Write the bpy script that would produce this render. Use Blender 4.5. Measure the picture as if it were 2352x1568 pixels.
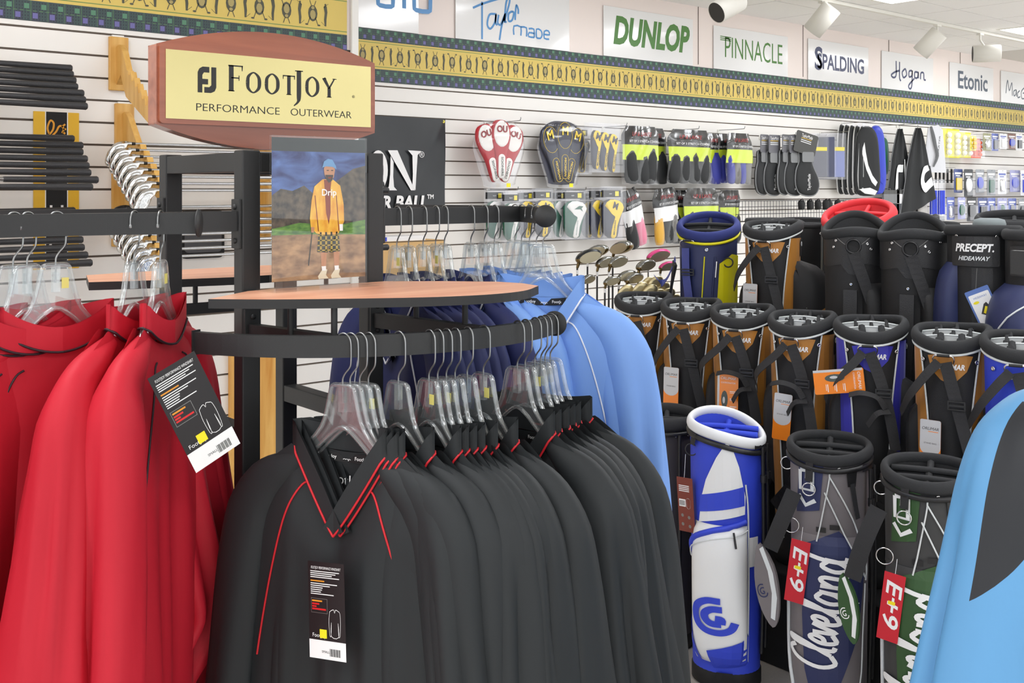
import bpy, bmesh, math, random
from math import sin, cos, pi, radians, sqrt, atan2
from mathutils import Vector, Matrix
from mathutils.bvhtree import BVHTree

# ------------------------------------------------------------------ clear
for o in list(bpy.data.objects):
    bpy.data.objects.remove(o, do_unlink=True)
scene = bpy.context.scene
COL = scene.collection

# ------------------------------------------------------------------ camera
F_PX, CX, HY = 2400.0, 1176.0, 433.0
EYE = 1.70
YAW = radians(40.36)
SY, CY = sin(YAW), cos(YAW)
cam_d = bpy.data.cameras.new('camera')
cam = bpy.data.objects.new('camera', cam_d)
COL.objects.link(cam)
cam.location = (0, 0, EYE)
cam.rotation_euler = (radians(90), 0, -YAW)
cam_d.sensor_width = 36.0
cam_d.lens = 36.0 * F_PX / 2352.0
cam_d.shift_y = -(784.0 - HY) / 2352.0
cam_d.clip_start = 0.05
scene.camera = cam

# ------------------------------------------------------------------ world, exposure
world = bpy.data.worlds.new('store_ambient')
scene.world = world
world.use_nodes = True
bg = world.node_tree.nodes['Background']
bg.inputs[0].default_value = (0.97, 0.985, 1.0, 1)
bg.inputs[1].default_value = 1.05
vs = scene.view_settings
vs.view_transform = 'Standard'
try:
    vs.look = 'None'
except Exception:
    pass
vs.exposure = 0.66
vs.gamma = 1.0
vs.use_curve_mapping = False

CEIL = 2.93
# fluorescent troffers in the ceiling: (x, y) centres
TROFFERS = [(6.1, 3.05, 1), (8.7, 3.41, 0), (4.1, 3.0, 1), (3.4, 1.2, 0), (6.6, 0.9, 0), (0.3, 2.1, 1), (0.9, -0.8, 0), (3.6, -1.2, 0),  # third and sixth are unseen panels added to brighten the far and near walls
            (-1.5, 1.4, 0), (-1.5, -0.9, 0), (1.2, -2.6, 0), (9.2, 1.0, 0), (6.6, -1.2, 0)]

def at(px, py, zc):
    xc = (px - CX) / F_PX * zc
    return Vector((zc * SY + xc * CY, zc * CY - xc * SY, EYE - (py - HY) / F_PX * zc))
def on_y(px, py, Y):
    k = (px - CX) / F_PX
    return at(px, py, Y / (CY - k * SY))
def on_x(px, py, X):
    k = (px - CX) / F_PX
    return at(px, py, X / (SY + k * CY))
def on_z(px, py, Z):
    return at(px, py, (EYE - Z) * F_PX / (py - HY))

# ------------------------------------------------------------------ materials
def lin(c):
    c = c / 255.0
    return c / 12.92 if c <= 0.04045 else ((c + 0.055) / 1.055) ** 2.4
def rgb(r, g, b):
    return (lin(r), lin(g), lin(b), 1.0)
_M = {}
def mat(name, col, rough=0.55, metal=0.0, noise=0.0, scale=40.0, bump=0.0, coat=0.0, emit=0.0, spec=0.5, sheen=0.0, stretch=None):
    if name in _M:
        return _M[name]
    m = bpy.data.materials.new(name)
    m.use_nodes = True
    nt = m.node_tree
    p = nt.nodes['Principled BSDF']
    c = rgb(*col)
    p.inputs['Base Color'].default_value = c
    p.inputs['Roughness'].default_value = rough
    p.inputs['Metallic'].default_value = metal
    p.inputs['Specular IOR Level'].default_value = spec
    if coat:
        p.inputs['Coat Weight'].default_value = coat
        p.inputs['Coat Roughness'].default_value = 0.08
    if sheen:
        p.inputs['Sheen Weight'].default_value = sheen
    if emit:
        p.inputs['Emission Color'].default_value = c
        p.inputs['Emission Strength'].default_value = emit
    if noise or bump:
        tc = nt.nodes.new('ShaderNodeTexCoord')
        mp = nt.nodes.new('ShaderNodeMapping')
        if stretch:
            mp.inputs['Scale'].default_value = stretch
        nz = nt.nodes.new('ShaderNodeTexNoise')
        nz.inputs['Scale'].default_value = scale
        nz.inputs['Detail'].default_value = 4.0
        nt.links.new(tc.outputs['Object'], mp.inputs['Vector'])
        nt.links.new(mp.outputs[0], nz.inputs['Vector'])
        if noise:
            mx = nt.nodes.new('ShaderNodeMix')
            mx.data_type = 'RGBA'
            d = max(0.0, 1 - noise)
            mx.inputs['A'].default_value = (c[0] * d, c[1] * d, c[2] * d, 1)
            u = 1 + noise
            mx.inputs['B'].default_value = (min(1, c[0] * u), min(1, c[1] * u), min(1, c[2] * u), 1)
            nt.links.new(nz.outputs['Fac'], mx.inputs['Factor'])
            nt.links.new(mx.outputs['Result'], p.inputs['Base Color'])
        if bump:
            bp = nt.nodes.new('ShaderNodeBump')
            bp.inputs['Strength'].default_value = bump
            bp.inputs['Distance'].default_value = 0.004
            nt.links.new(nz.outputs['Fac'], bp.inputs['Height'])
            nt.links.new(bp.outputs['Normal'], p.inputs['Normal'])
    _M[name] = m
    return m
def wood(name, c1, c2, axis=0, scale=3.0, rough=0.4, coat=0.0):
    if name in _M:
        return _M[name]
    m = bpy.data.materials.new(name)
    m.use_nodes = True
    nt = m.node_tree
    p = nt.nodes['Principled BSDF']
    tc = nt.nodes.new('ShaderNodeTexCoord')
    mp = nt.nodes.new('ShaderNodeMapping')
    s = [14.0, 14.0, 14.0]
    s[axis] = 1.2
    mp.inputs['Scale'].default_value = s
    nz = nt.nodes.new('ShaderNodeTexNoise')
    nz.inputs['Scale'].default_value = scale
    nz.inputs['Detail'].default_value = 6
    nz.inputs['Distortion'].default_value = 0.6
    rp = nt.nodes.new('ShaderNodeValToRGB')
    rp.color_ramp.elements[0].position = 0.32
    rp.color_ramp.elements[0].color = rgb(*c1)
    rp.color_ramp.elements[1].position = 0.68
    rp.color_ramp.elements[1].color = rgb(*c2)
    nt.links.new(tc.outputs['Object'], mp.inputs['Vector'])
    nt.links.new(mp.outputs[0], nz.inputs['Vector'])
    nt.links.new(nz.outputs['Fac'], rp.inputs[0])
    nt.links.new(rp.outputs[0], p.inputs['Base Color'])
    p.inputs['Roughness'].default_value = rough
    if coat:
        p.inputs['Coat Weight'].default_value = coat
        p.inputs['Coat Roughness'].default_value = 0.1
    _M[name] = m
    return m
def clear(name, tint=(255, 255, 255), gloss=0.22, rough=0.06, haze=0.0, edge=0.12):
    """thin clear plastic: see-through sheet with a glossy skin and a little milky haze"""
    if name in _M:
        return _M[name]
    m = bpy.data.materials.new(name)
    m.use_nodes = True
    nt = m.node_tree
    nt.nodes.clear()
    out = nt.nodes.new('ShaderNodeOutputMaterial')
    tr = nt.nodes.new('ShaderNodeBsdfTransparent')
    tr.inputs[0].default_value = rgb(*tint)
    gl = nt.nodes.new('ShaderNodeBsdfGlossy')
    gl.inputs[0].default_value = (1, 1, 1, 1)
    gl.inputs['Roughness'].default_value = rough
    df = nt.nodes.new('ShaderNodeBsdfDiffuse')
    df.inputs[0].default_value = (0.9, 0.92, 0.93, 1)
    m1 = nt.nodes.new('ShaderNodeMixShader')
    m1.inputs[0].default_value = haze
    m2 = nt.nodes.new('ShaderNodeMixShader')
    fr = nt.nodes.new('ShaderNodeLayerWeight')
    fr.inputs['Blend'].default_value = 0.25
    ma = nt.nodes.new('ShaderNodeMath')
    ma.operation = 'MULTIPLY_ADD'
    ma.inputs[1].default_value = edge
    ma.inputs[2].default_value = gloss * 0.3
    nt.links.new(fr.outputs['Facing'], ma.inputs[0])
    nt.links.new(tr.outputs[0], m1.inputs[1])
    nt.links.new(df.outputs[0], m1.inputs[2])
    nt.links.new(m1.outputs[0], m2.inputs[1])
    nt.links.new(gl.outputs[0], m2.inputs[2])
    nt.links.new(ma.outputs[0], m2.inputs[0])
    nt.links.new(m2.outputs[0], out.inputs[0])
    _M[name] = m
    return m

# ------------------------------------------------------------------ mesh builder
def catmull(pts, n=6, closed=False):
    P = [Vector(p) for p in pts]
    if len(P) < 3 and not closed:
        return P
    out = []
    m = len(P)
    rng = range(m) if closed else range(m - 1)
    for i in rng:
        p1, p2 = P[i], P[(i + 1) % m]
        p0 = P[i - 1] if (i > 0 or closed) else p1 * 2 - p2
        p3 = P[(i + 2) % m] if (i + 2 < m or closed) else p2 * 2 - p1
        for j in range(n):
            t = j / n
            out.append(0.5 * ((2 * p1) + (p2 - p0) * t + (2 * p0 - 5 * p1 + 4 * p2 - p3) * t * t + (3 * p1 - p0 - 3 * p2 + p3) * t ** 3))
    if not closed:
        out.append(P[-1])
    return out

class MB:
    def __init__(s):
        s.v, s.f, s.m, s.sm = [], [], [], []
    def add(s, vs, fs, mi=0, smooth=False):
        b = len(s.v)
        s.v.extend([tuple(v) for v in vs])
        for f in fs:
            s.f.append([b + i for i in f])
            s.m.append(mi)
            s.sm.append(smooth)
    def box(s, x0, x1, y0, y1, z0, z1, mi=0, bev=0.0):
        if bev:
            b = min(bev, (x1 - x0) * .45, (y1 - y0) * .45, (z1 - z0) * .45)
            bm = bmesh.new()
            bmesh.ops.create_cube(bm, size=1)
            for v in bm.verts:
                v.co = Vector(((x0 + x1) / 2 + v.co.x * (x1 - x0), (y0 + y1) / 2 + v.co.y * (y1 - y0), (z0 + z1) / 2 + v.co.z * (z1 - z0)))
            bmesh.ops.bevel(bm, geom=list(bm.edges), offset=b, segments=2, affect='EDGES', profile=0.5)
            s.addbm(bm, mi)
            return s
        s.add([(x0, y0, z0), (x1, y0, z0), (x1, y1, z0), (x0, y1, z0), (x0, y0, z1), (x1, y0, z1), (x1, y1, z1), (x0, y1, z1)],
              [(0, 3, 2, 1), (4, 5, 6, 7), (0, 1, 5, 4), (1, 2, 6, 5), (2, 3, 7, 6), (3, 0, 4, 7)], mi)
        return s
    def addbm(s, bm, mi=0, smooth=False):
        bm.verts.index_update()
        s.add([v.co for v in bm.verts], [[v.index for v in f.verts] for f in bm.faces], mi, smooth)
        bm.free()
    def prism(s, poly, y0, y1, mi=0, mi_side=None):
        """poly: (x,z) outline, counter-clockwise seen from -y; extruded from y0 (front) to y1"""
        n = len(poly)
        ms = mi if mi_side is None else mi_side
        s.add([(p[0], y0, p[1]) for p in poly], [list(range(n))], mi)
        s.add([(p[0], y1, p[1]) for p in poly], [list(range(n))[::-1]], mi)
        s.add([(p[0], y0, p[1]) for p in poly] + [(p[0], y1, p[1]) for p in poly],
              [(i, i + n, (i + 1) % n + n, (i + 1) % n) for i in range(n)], ms)
        return s
    def plate(s, poly, z0, z1, mi=0, mi_side=None):
        """poly: (x,y) outline counter-clockwise from above"""
        n = len(poly)
        ms = mi if mi_side is None else mi_side
        s.add([(p[0], p[1], z1) for p in poly], [list(range(n))], mi)
        s.add([(p[0], p[1], z0) for p in poly], [list(range(n))[::-1]], ms)
        s.add([(p[0], p[1], z0) for p in poly] + [(p[0], p[1], z1) for p in poly],
              [(i, (i + 1) % n, (i + 1) % n + n, i + n) for i in range(n)], ms)
        return s
    def flat(s, poly, y=0.0, mi=0):
        s.add([(p[0], y, p[1]) for p in poly], [list(range(len(poly)))], mi)
        return s
    def tube(s, path, r, n=8, mi=0, caps=True, closed=False, flat=1.0, up=None):
        P = [Vector(p) for p in path]
        m = len(P)
        R = r if isinstance(r, (list, tuple)) else [r] * m
        if len(R) != m:
            R = [R[min(len(R) - 1, int(round(i * (len(R) - 1) / (m - 1))))] for i in range(m)]
        vs = []
        prev = None
        for i in range(m):
            if closed:
                t = P[(i + 1) % m] - P[i - 1]
            else:
                t = P[min(i + 1, m - 1)] - P[max(i - 1, 0)]
            if t.length < 1e-9:
                t = Vector((0, 0, 1))
            t.normalize()
            if prev is None:
                a = Vector(up) if up else (Vector((0, 0, 1)) if abs(t.z) < 0.9 else Vector((1, 0, 0)))
            else:
                a = prev
            a = a - t * a.dot(t)
            if a.length < 1e-6:
                a = Vector((0, 1, 0)) - t * t.y
            a.normalize()
            prev = a
            b = t.cross(a)
            for j in range(n):
                th = 2 * pi * j / n
                vs.append(P[i] + a * (R[i] * cos(th)) + b * (R[i] * flat * sin(th)))
        fs = []
        rng = m if closed else m - 1
        for i in range(rng):
            for j in range(n):
                i2 = (i + 1) % m
                fs.append((i * n + j, i * n + (j + 1) % n, i2 * n + (j + 1) % n, i2 * n + j))
        s.add(vs, fs, mi, True)
        if caps and not closed:
            s.add([vs[j] for j in range(n)], [list(range(n))[::-1]], mi)
            s.add([vs[(m - 1) * n + j] for j in range(n)], [list(range(n))], mi)
        return s
    def bar(s, path, w, h, mi=0, up=(0, 0, 1), caps=True):
        """rectangular section swept along path: w sideways, h along up"""
        P = [Vector(p) for p in path]
        m = len(P)
        vs = []
        U = Vector(up)
        for i in range(m):
            t = (P[min(i + 1, m - 1)] - P[max(i - 1, 0)]).normalized()
            sd = t.cross(U)
            if sd.length < 1e-5:
                sd = Vector((1, 0, 0))
            sd.normalize()
            u = sd.cross(t).normalized()
            for a, b in ((-1, -1), (1, -1), (1, 1), (-1, 1)):
                vs.append(P[i] + sd * (a * w / 2) + u * (b * h / 2))
        fs = [(i * 4 + j, i * 4 + (j + 1) % 4, (i + 1) * 4 + (j + 1) % 4, (i + 1) * 4 + j) for i in range(m - 1) for j in range(4)]
        if caps:
            fs += [(3, 2, 1, 0), tuple((m - 1) * 4 + j for j in range(4))]
        s.add(vs, fs, mi)
        return s
    def lathe(s, prof, n=20, mi=0, o=(0, 0, 0), axis='z', smooth=True, sx=1.0, sy=1.0):
        vs = []
        for r, h in prof:
            for j in range(n):
                th = 2 * pi * j / n
                a, b = r * cos(th) * sx, r * sin(th) * sy
                if axis == 'z':
                    p = (a, b, h)
                elif axis == 'y':
                    p = (a, h, b)
                else:
                    p = (h, a, b)
                vs.append((p[0] + o[0], p[1] + o[1], p[2] + o[2]))
        m = len(prof)
        fs = [(i * n + j, i * n + (j + 1) % n, (i + 1) * n + (j + 1) % n, (i + 1) * n + j) for i in range(m - 1) for j in range(n)]
        s.add(vs, fs, mi, smooth)
        if prof[0][0] > 1e-6:
            s.add(vs[:n], [list(range(n))[::-1]], mi)
        if prof[-1][0] > 1e-6:
            s.add(vs[-n:], [list(range(n))], mi)
        return s
    def grid(s, fn, nu, nv, mi=0, smooth=True, wrap=False, mf=None):
        vs = [fn(i / (nu if wrap else nu - 1), j / (nv - 1)) for j in range(nv) for i in range(nu)]
        fs = []
        b = len(s.v)
        s.v.extend([tuple(v) for v in vs])
        for j in range(nv - 1):
            for i in range(nu if wrap else nu - 1):
                i2 = (i + 1) % nu
                s.f.append([b + j * nu + i, b + j * nu + i2, b + (j + 1) * nu + i2, b + (j + 1) * nu + i])
                s.m.append(mf((i + .5) / nu, (j + .5) / (nv - 1)) if mf else mi)
                s.sm.append(smooth)
        return s
    def xform(s, M):
        s.v = [tuple(M @ Vector(v)) for v in s.v]
        return s
    def mesh(s, name, mats):
        me = bpy.data.meshes.new(name)
        me.from_pydata(s.v, [], s.f)
        for m in (mats if isinstance(mats, (list, tuple)) else [mats]):
            me.materials.append(m)
        me.polygons.foreach_set('material_index', s.m)
        me.polygons.foreach_set('use_smooth', s.sm)
        me.update()
        return me
    def build(s, name, mats, parent=None, loc=None, rotz=None, label=None):
        o = bpy.data.objects.new(name, s.mesh(name, mats))
        COL.objects.link(o)
        if parent:
            o.parent = parent
        if loc is not None:
            o.location = loc
        if rotz is not None:
            o.rotation_euler = (0, 0, rotz)
        if label:
            o['label'] = label
        return o

def thing(name, label, cat, loc=(0, 0, 0), rotz=0.0, group=None, rot=None):
    o = bpy.data.objects.new(name, None)
    COL.objects.link(o)
    o.empty_display_size = 0.05
    o.location = loc
    o.rotation_euler = rot if rot else (0, 0, rotz)
    return tag(o, label, cat, group)
def tag(o, label, cat, group=None):
    o['label'] = label
    o['category'] = cat
    if group:
        o['group'] = group
    return o
def struct(o):
    o['kind'] = 'structure'
    return o
def dup(root, loc, rotz, label, group=None):
    def cp(o, par):
        c = o.copy()
        COL.objects.link(c)
        c.parent = par
        for ch in list(o.children):
            cp(ch, c)
        return c
    r = cp(root, None)
    r.location = loc
    r.rotation_euler = (0, 0, rotz)
    r['label'] = label
    if group:
        r['group'] = group
    return r

# ------------------------------------------------------------------ lettering
def text_bm(s, size, width=None, bold=0.0, shear=0.0, align='CENTER', extr=0.0):
    """flat letters in the x-z plane, facing -y; returns bmesh"""
    cu = bpy.data.curves.new('lettering', 'FONT')
    cu.body = s
    cu.size = size
    cu.align_x = align
    cu.align_y = 'CENTER'
    cu.offset = bold
    cu.shear = shear
    cu.resolution_u = 3
    o = bpy.data.objects.new('lettering_tmp', cu)
    COL.objects.link(o)
    bpy.context.view_layer.update()
    dg = bpy.context.evaluated_depsgraph_get()
    me = bpy.data.meshes.new_from_object(o.evaluated_get(dg))
    bpy.data.objects.remove(o, do_unlink=True)
    bm = bmesh.new()
    bm.from_mesh(me)
    bpy.data.meshes.remove(me)
    if width and bm.verts:
        xs = [v.co.x for v in bm.verts]
        k = width / max(1e-6, max(xs) - min(xs))
        mid = (max(xs) + min(xs)) / 2 if align == 'CENTER' else 0
        for v in bm.verts:
            v.co.x = (v.co.x - mid) * k
    for v in bm.verts:
        v.co = Vector((v.co.x, 0, v.co.y))
    return bm
def text(mb, s, x, y, z, size, mi=0, rot=0.0, **kw):
    bm = text_bm(s, size, **kw)
    c, sn = cos(rot), sin(rot)
    for v in bm.verts:
        v.co = Vector((x + v.co.x * c - v.co.z * sn, y, z + v.co.x * sn + v.co.z * c))
    mb.addbm(bm, mi)
    return mb
def stroke_bm(strokes, w, smooth=5, sx=1.0, sz=1.0):
    """pen strokes: list of polylines of (x,z) or (x,z,width)"""
    bm = bmesh.new()
    for st in strokes:
        pts = [Vector((p[0] * sx, p[1] * sz, p[2] if len(p) > 2 else w)) for p in st]
        if smooth and len(pts) > 2:
            pts = catmull(pts, smooth)
        L, Rr = [], []
        m = len(pts)
        for i in range(m):
            a, b = pts[max(i - 1, 0)], pts[min(i + 1, m - 1)]
            t = Vector((b.x - a.x, b.y - a.y))
            if t.length < 1e-9:
                t = Vector((1, 0))
            t.normalize()
            ex = 0.5 * pts[i].z
            L.append(bm.verts.new((pts[i].x - t.y * ex, 0, pts[i].y + t.x * ex)))
            Rr.append(bm.verts.new((pts[i].x + t.y * ex, 0, pts[i].y - t.x * ex)))
        for i in range(m - 1):
            bm.faces.new((L[i], Rr[i], Rr[i + 1], L[i + 1]))
    return bm
def strokes(mb, st, x, y, z, w, scale=1.0, mi=0, rot=0.0, smooth=5):
    bm = stroke_bm(st, w / scale, smooth)
    c, sn = cos(rot) * scale, sin(rot) * scale
    for v in bm.verts:
        v.co = Vector((x + v.co.x * c - v.co.z * sn, y, z + v.co.x * sn + v.co.z * c))
    mb.addbm(bm, mi)
    return mb
def poly_bm(poly):
    bm = bmesh.new()
    bm.faces.new([bm.verts.new((p[0], 0, p[1])) for p in poly])
    return bm
def ell(cx, cz, rx, rz, n=20, a0=0.0, a1=2 * pi):
    return [(cx + rx * cos(a0 + (a1 - a0) * i / n), cz + rz * sin(a0 + (a1 - a0) * i / n)) for i in range(n if abs(a1 - a0 - 2 * pi) < 1e-6 else n + 1)]
def rrect(x0, x1, z0, z1, r, n=4):
    out = []
    for cx, cz, a in ((x1 - r, z0 + r, -pi / 2), (x1 - r, z1 - r, 0), (x0 + r, z1 - r, pi / 2), (x0 + r, z0 + r, pi)):
        for i in range(n + 1):
            t = a + (pi / 2) * i / n
            out.append((cx + r * cos(t), cz + r * sin(t)))
    return out
def subdivide_bm(bm, step):
    xs = [v.co.x for v in bm.verts]
    zs = [v.co.z for v in bm.verts]
    for lo, hi, n in ((min(xs), max(xs), (1, 0, 0)), (min(zs), max(zs), (0, 0, 1))):
        k = math.ceil(lo / step) * step
        while k < hi:
            bmesh.ops.bisect_plane(bm, geom=bm.verts[:] + bm.edges[:] + bm.faces[:], plane_co=Vector(n) * k, plane_no=n)
            k += step
    return bm

# common materials
BLACK = mat('black_powder_coat', (38, 39, 40), 0.5, bump=0.12, scale=900)
DARK = mat('matte_black', (18, 18, 20), 0.7)
WHITE = mat('white_print', (248, 248, 248), 0.5)
CHROME = mat('chrome', (225, 225, 225), 0.12, 1.0)
WIRE = mat('hook_wire', (150, 152, 152), 0.3, 0.9)
SILVER = mat('brushed_silver', (190, 188, 180), 0.3, 1.0)
GREYMET = mat('grey_zinc', (140, 140, 138), 0.4, 0.7)
PINKWALL = mat('pale_pink_paint', (246, 234, 228), 0.6)
SLAT = mat('cream_slat', (240, 237, 232), 0.5)
GROOVE = mat('slat_groove', (120, 108, 98), 0.8)
YEL = mat('price_yellow', (252, 232, 30), 0.5)
OAK = wood('oak', (205, 152, 70), (226, 182, 104), axis=2, scale=3, rough=0.4)
CLEAR = clear('clear_plastic', (244, 247, 248), 0.30, 0.05, 0.08, 0.45)
FILM = clear('clear_film', (253, 253, 254), 0.08, 0.10, 0.016, 0.22)
# ================================================================== SETTING
YF, YN, XN = 4.57, 3.64, 2.264          # far wall, near wall planes, near wall's right end
XE = 13.0
SP, L1 = 0.0762, 2.227

# floor
fm = mat('terrazzo_floor', (196, 190, 182), 0.5, noise=0.12, scale=120)
fl = struct(MB().box(-4, XE, -5, YF + 0.1, -0.05, 0.0).build('floor', fm))
# ceiling of acoustic tiles
cm = mat('acoustic_tile', (250, 249, 247), 0.9, noise=0.04, scale=160, bump=0.25)
cgrid = mat('ceiling_grid', (214, 210, 202), 0.6)
ce = struct(MB().box(-4, XE, -5, YF + 0.1, CEIL + 0.012, CEIL + 0.06).build('ceiling', cgrid))
tile_me = None
nx = 0
for ix in range(4, 22):
    for iy in range(2, 15):
        x0, y0 = -4 + ix * 0.61, -4.44 + iy * 0.61
        if x0 < 2.4 and y0 < 1.0:
            continue
        if any(abs(x0 + .3 - tx) < (0.36 if tv else 0.62) and abs(y0 + .3 - ty) < (0.62 if tv else 0.36) for tx, ty, tv in TROFFERS[:3]):
            continue
        if tile_me is None:
            tile_me = MB().box(0.004, 0.606, 0.004, 0.606, 0, 0.014).mesh('ceiling_tile', cm)
        o = bpy.data.objects.new('ceiling_tile', tile_me)
        COL.objects.link(o)
        o.location = (x0, y0, CEIL)
        o.parent = ce

# walls: backing board, painted upper wall, slats
def wall(name, x0, x1, Y, seams):
    b = MB()
    b.box(x0, x1, Y + 0.012, Y + 0.10, 0, 2.26, 0)
    b.box(x0, x1, Y + 0.004, Y + 0.10, 2.26, CEIL + 0.02, 1)
    w = struct(b.build(name, [GROOVE, PINKWALL]))
    z = 2.2505
    tops = [z] + [L1 - SP * i for i in range(0, 30)]
    for i in range(len(tops) - 1):
        zt, zb = tops[i], tops[i + 1]
        if zb < 0:
            break
        MB().box(x0, x1, Y, Y + 0.013, zb + 0.0075, zt, 0).build('slat', SLAT, w)
    for sx in seams:
        MB().box(sx - 0.0012, sx + 0.0012, Y - 0.0004, Y + 0.004, 2.54, CEIL, 0).build('panel_seam', GROOVE, w)
    return w
wf = wall('wall_back', 1.7, XE, YF, [3.1, 4.32, 5.54, 6.76, 7.98, 9.2])
wn = wall('wall_left', -3.5, XN, YN, [])
rt = struct(MB().box(XN - 0.03, XN, YN + 0.1, YF + 0.1, 0, CEIL).build('wall_return', PINKWALL))
t1 = MB().box(XN - 0.028, XN, YN - 0.014, YN - 0.0005, 0, CEIL).box(XN, XN + 0.002, YN - 0.014, YN + 0.1, 0, CEIL)
struct(t1.build('trim_1', mat('white_trim', (240, 238, 232), 0.5)))

# wallpaper border: plaid / gold with crests / plaid
def plaid_mat():
    m = bpy.data.materials.new('plaid_print')
    m.use_nodes = True
    nt = m.node_tree
    p = nt.nodes['Principled BSDF']
    p.inputs['Roughness'].default_value = 0.55
    tc = nt.nodes.new('ShaderNodeTexCoord')
    sp = nt.nodes.new('ShaderNodeSeparateXYZ')
    nt.links.new(tc.outputs['Object'], sp.inputs[0])
    def M(op, a, b=None, c=None):
        n = nt.nodes.new('ShaderNodeMath')
        n.operation = op
        for i, q in enumerate((a, b, c)):
            if q is None:
                continue
            if isinstance(q, (int, float)):
                n.inputs[i].default_value = q
            else:
                nt.links.new(q, n.inputs[i])
        return n.outputs[0]
    P = 0.0535
    def band(src, per, off, w):
        fr = M('FRACT', M('ADD', M('DIVIDE', src, per), off))
        return M('LESS_THAN', M('ABSOLUTE', M('SUBTRACT', fr, 0.5)), w / 2)
    def rowband(lo, hi):
        return M('MULTIPLY', M('GREATER_THAN', sp.outputs[2], lo), M('LESS_THAN', sp.outputs[2], hi))
    col = nt.nodes.new('ShaderNodeRGB')
    col.outputs[0].default_value = rgb(62, 68, 82)
    cur = col.outputs[0]
    def over(mask, c):
        nonlocal cur
        mx = nt.nodes.new('ShaderNodeMix')
        mx.data_type = 'RGBA'
        nt.links.new(mask, mx.inputs['Factor'])
        nt.links.new(cur, mx.inputs['A'])
        mx.inputs['B'].default_value = rgb(*c)
        cur = mx.outputs['Result']
    over(band(sp.outputs[0], P, 0.5, 0.42), (60, 80, 80))
    over(rowband(0.032, 0.064), (58, 76, 76))
    fine = band(sp.outputs[0], P / 6, 0.0, 0.35)
    over(M('MULTIPLY', fine, band(sp.outputs[2], 0.0107, 0, 0.5)), (44, 48, 60))
    over(M('MULTIPLY', band(sp.outputs[0], P, 0.0, 0.30), rowband(0.008, 0.026)), (110, 106, 164))
    over(M('MULTIPLY', band(sp.outputs[0], P, 0.5, 0.30), rowband(0.039, 0.056)), (88, 136, 108))
    over(band(sp.outputs[0], P, 0.25, 0.035), (84, 124, 84))
    over(M('MULTIPLY', rowband(0.0315, 0.0335), band(sp.outputs[0], 0.02, 0, .6)), (92, 132, 84))
    nt.links.new(cur, p.inputs['Base Color'])
    return m
PLAID = plaid_mat()
GOLD = mat('gold_wallpaper', (222, 196, 104), 0.55, noise=0.06, scale=8)
GLINE = mat('green_line', (122, 146, 84), 0.6)
INK1 = mat('crest_ink', (84, 84, 70), 0.6)
INK2 = mat('crest_tan', (176, 160, 104), 0.6)
def crests(x0, x1, zc, Y):
    b = MB()
    per = 0.1145
    x = x0 + 0.03
    k = 0
    while x < x1 - 0.05:
        d = 1 if k % 2 == 0 else -1
        sc = 1.0
        def pt(a, c):
            return (x + a * sc, zc + d * c * sc)
        def F(poly, mi=0, dy=0.0):
            q = poly if d > 0 else poly[::-1]
            b.flat([pt(*p) for p in q], Y - dy, mi)
        # oval crest with crossed clubs
        F(ell(0, 0.0, 0.0205, 0.032, 12))
        F(ell(0, 0.005, 0.0125, 0.019, 10), 1, 0.0004)
        F(ell(0, -0.022, 0.008, 0.007, 6), 1, 0.0004)
        for sg in (-1, 1):
            b.addbm(stroke_bm([[pt(sg * -0.014, -0.05), pt(sg * 0.022, 0.042)]], 0.003, 0), 0)
            for v in range(len(b.v) - 4, len(b.v)):
                b.v[v] = (b.v[v][0], Y, b.v[v][2])
            F(ell(sg * 0.027, 0.045, 0.0075, 0.0038, 6))
        # golfer
        gx = 0.0573
        fd = 1 if k % 2 == 0 else -1
        def G(poly):
            q = [(x + gx + a * fd, zc + c) for a, c in poly]
            if fd < 0:
                q = q[::-1]
            b.flat(q, Y, 0)
        G([(-0.003, -0.046), (0.004, -0.046), (0.007, -0.02), (0.004, 0.006), (0.009, 0.03), (0.004, 0.036), (-0.005, 0.033), (-0.008, 0.01), (-0.004, -0.018)])
        G(ell(0.001, 0.039, 0.0042, 0.005, 6))
        b.addbm(stroke_bm([[(x + gx + fd * 0.008, zc + 0.028), (x + gx + fd * -0.012, zc + 0.044)],
                           [(x + gx + fd * 0.004, zc - 0.044), (x + gx + fd * 0.02, zc - 0.03)]], 0.0014, 0), 0)
        for v in range(len(b.v) - 8, len(b.v)):
            b.v[v] = (b.v[v][0], Y, b.v[v][2])
        x += per
        k += 1
    return b
def border(name, x0, x1, Y):
    g = struct(MB().box(x0, x1, Y - 0.0022, Y - 0.0004, 2.318, 2.463).build(name, GOLD))
    for zb, nm in ((2.2515, 'lower_plaid_band'), (2.463, 'upper_plaid_band')):
        h = 0.0665 if zb < 2.3 else 0.060
        o = MB().box(0, x1 - x0, 0, 0.0022, 0, h).build(nm, PLAID, g, loc=(x0, Y - 0.0026, zb))
    for zz in (2.3285, 2.4515):
        MB().box(x0, x1, Y - 0.0026, Y - 0.002, zz, zz + 0.0032).build('green_rule', GLINE, g)
    crests(x0, x1, 2.389, Y - 0.0030).build('crest_print', [INK1, INK2], g)
    return g
border('trim_2', XN + 0.013, 11.0, YF)
border('trim_3', -0.6, XN - 0.045, YN)

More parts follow.
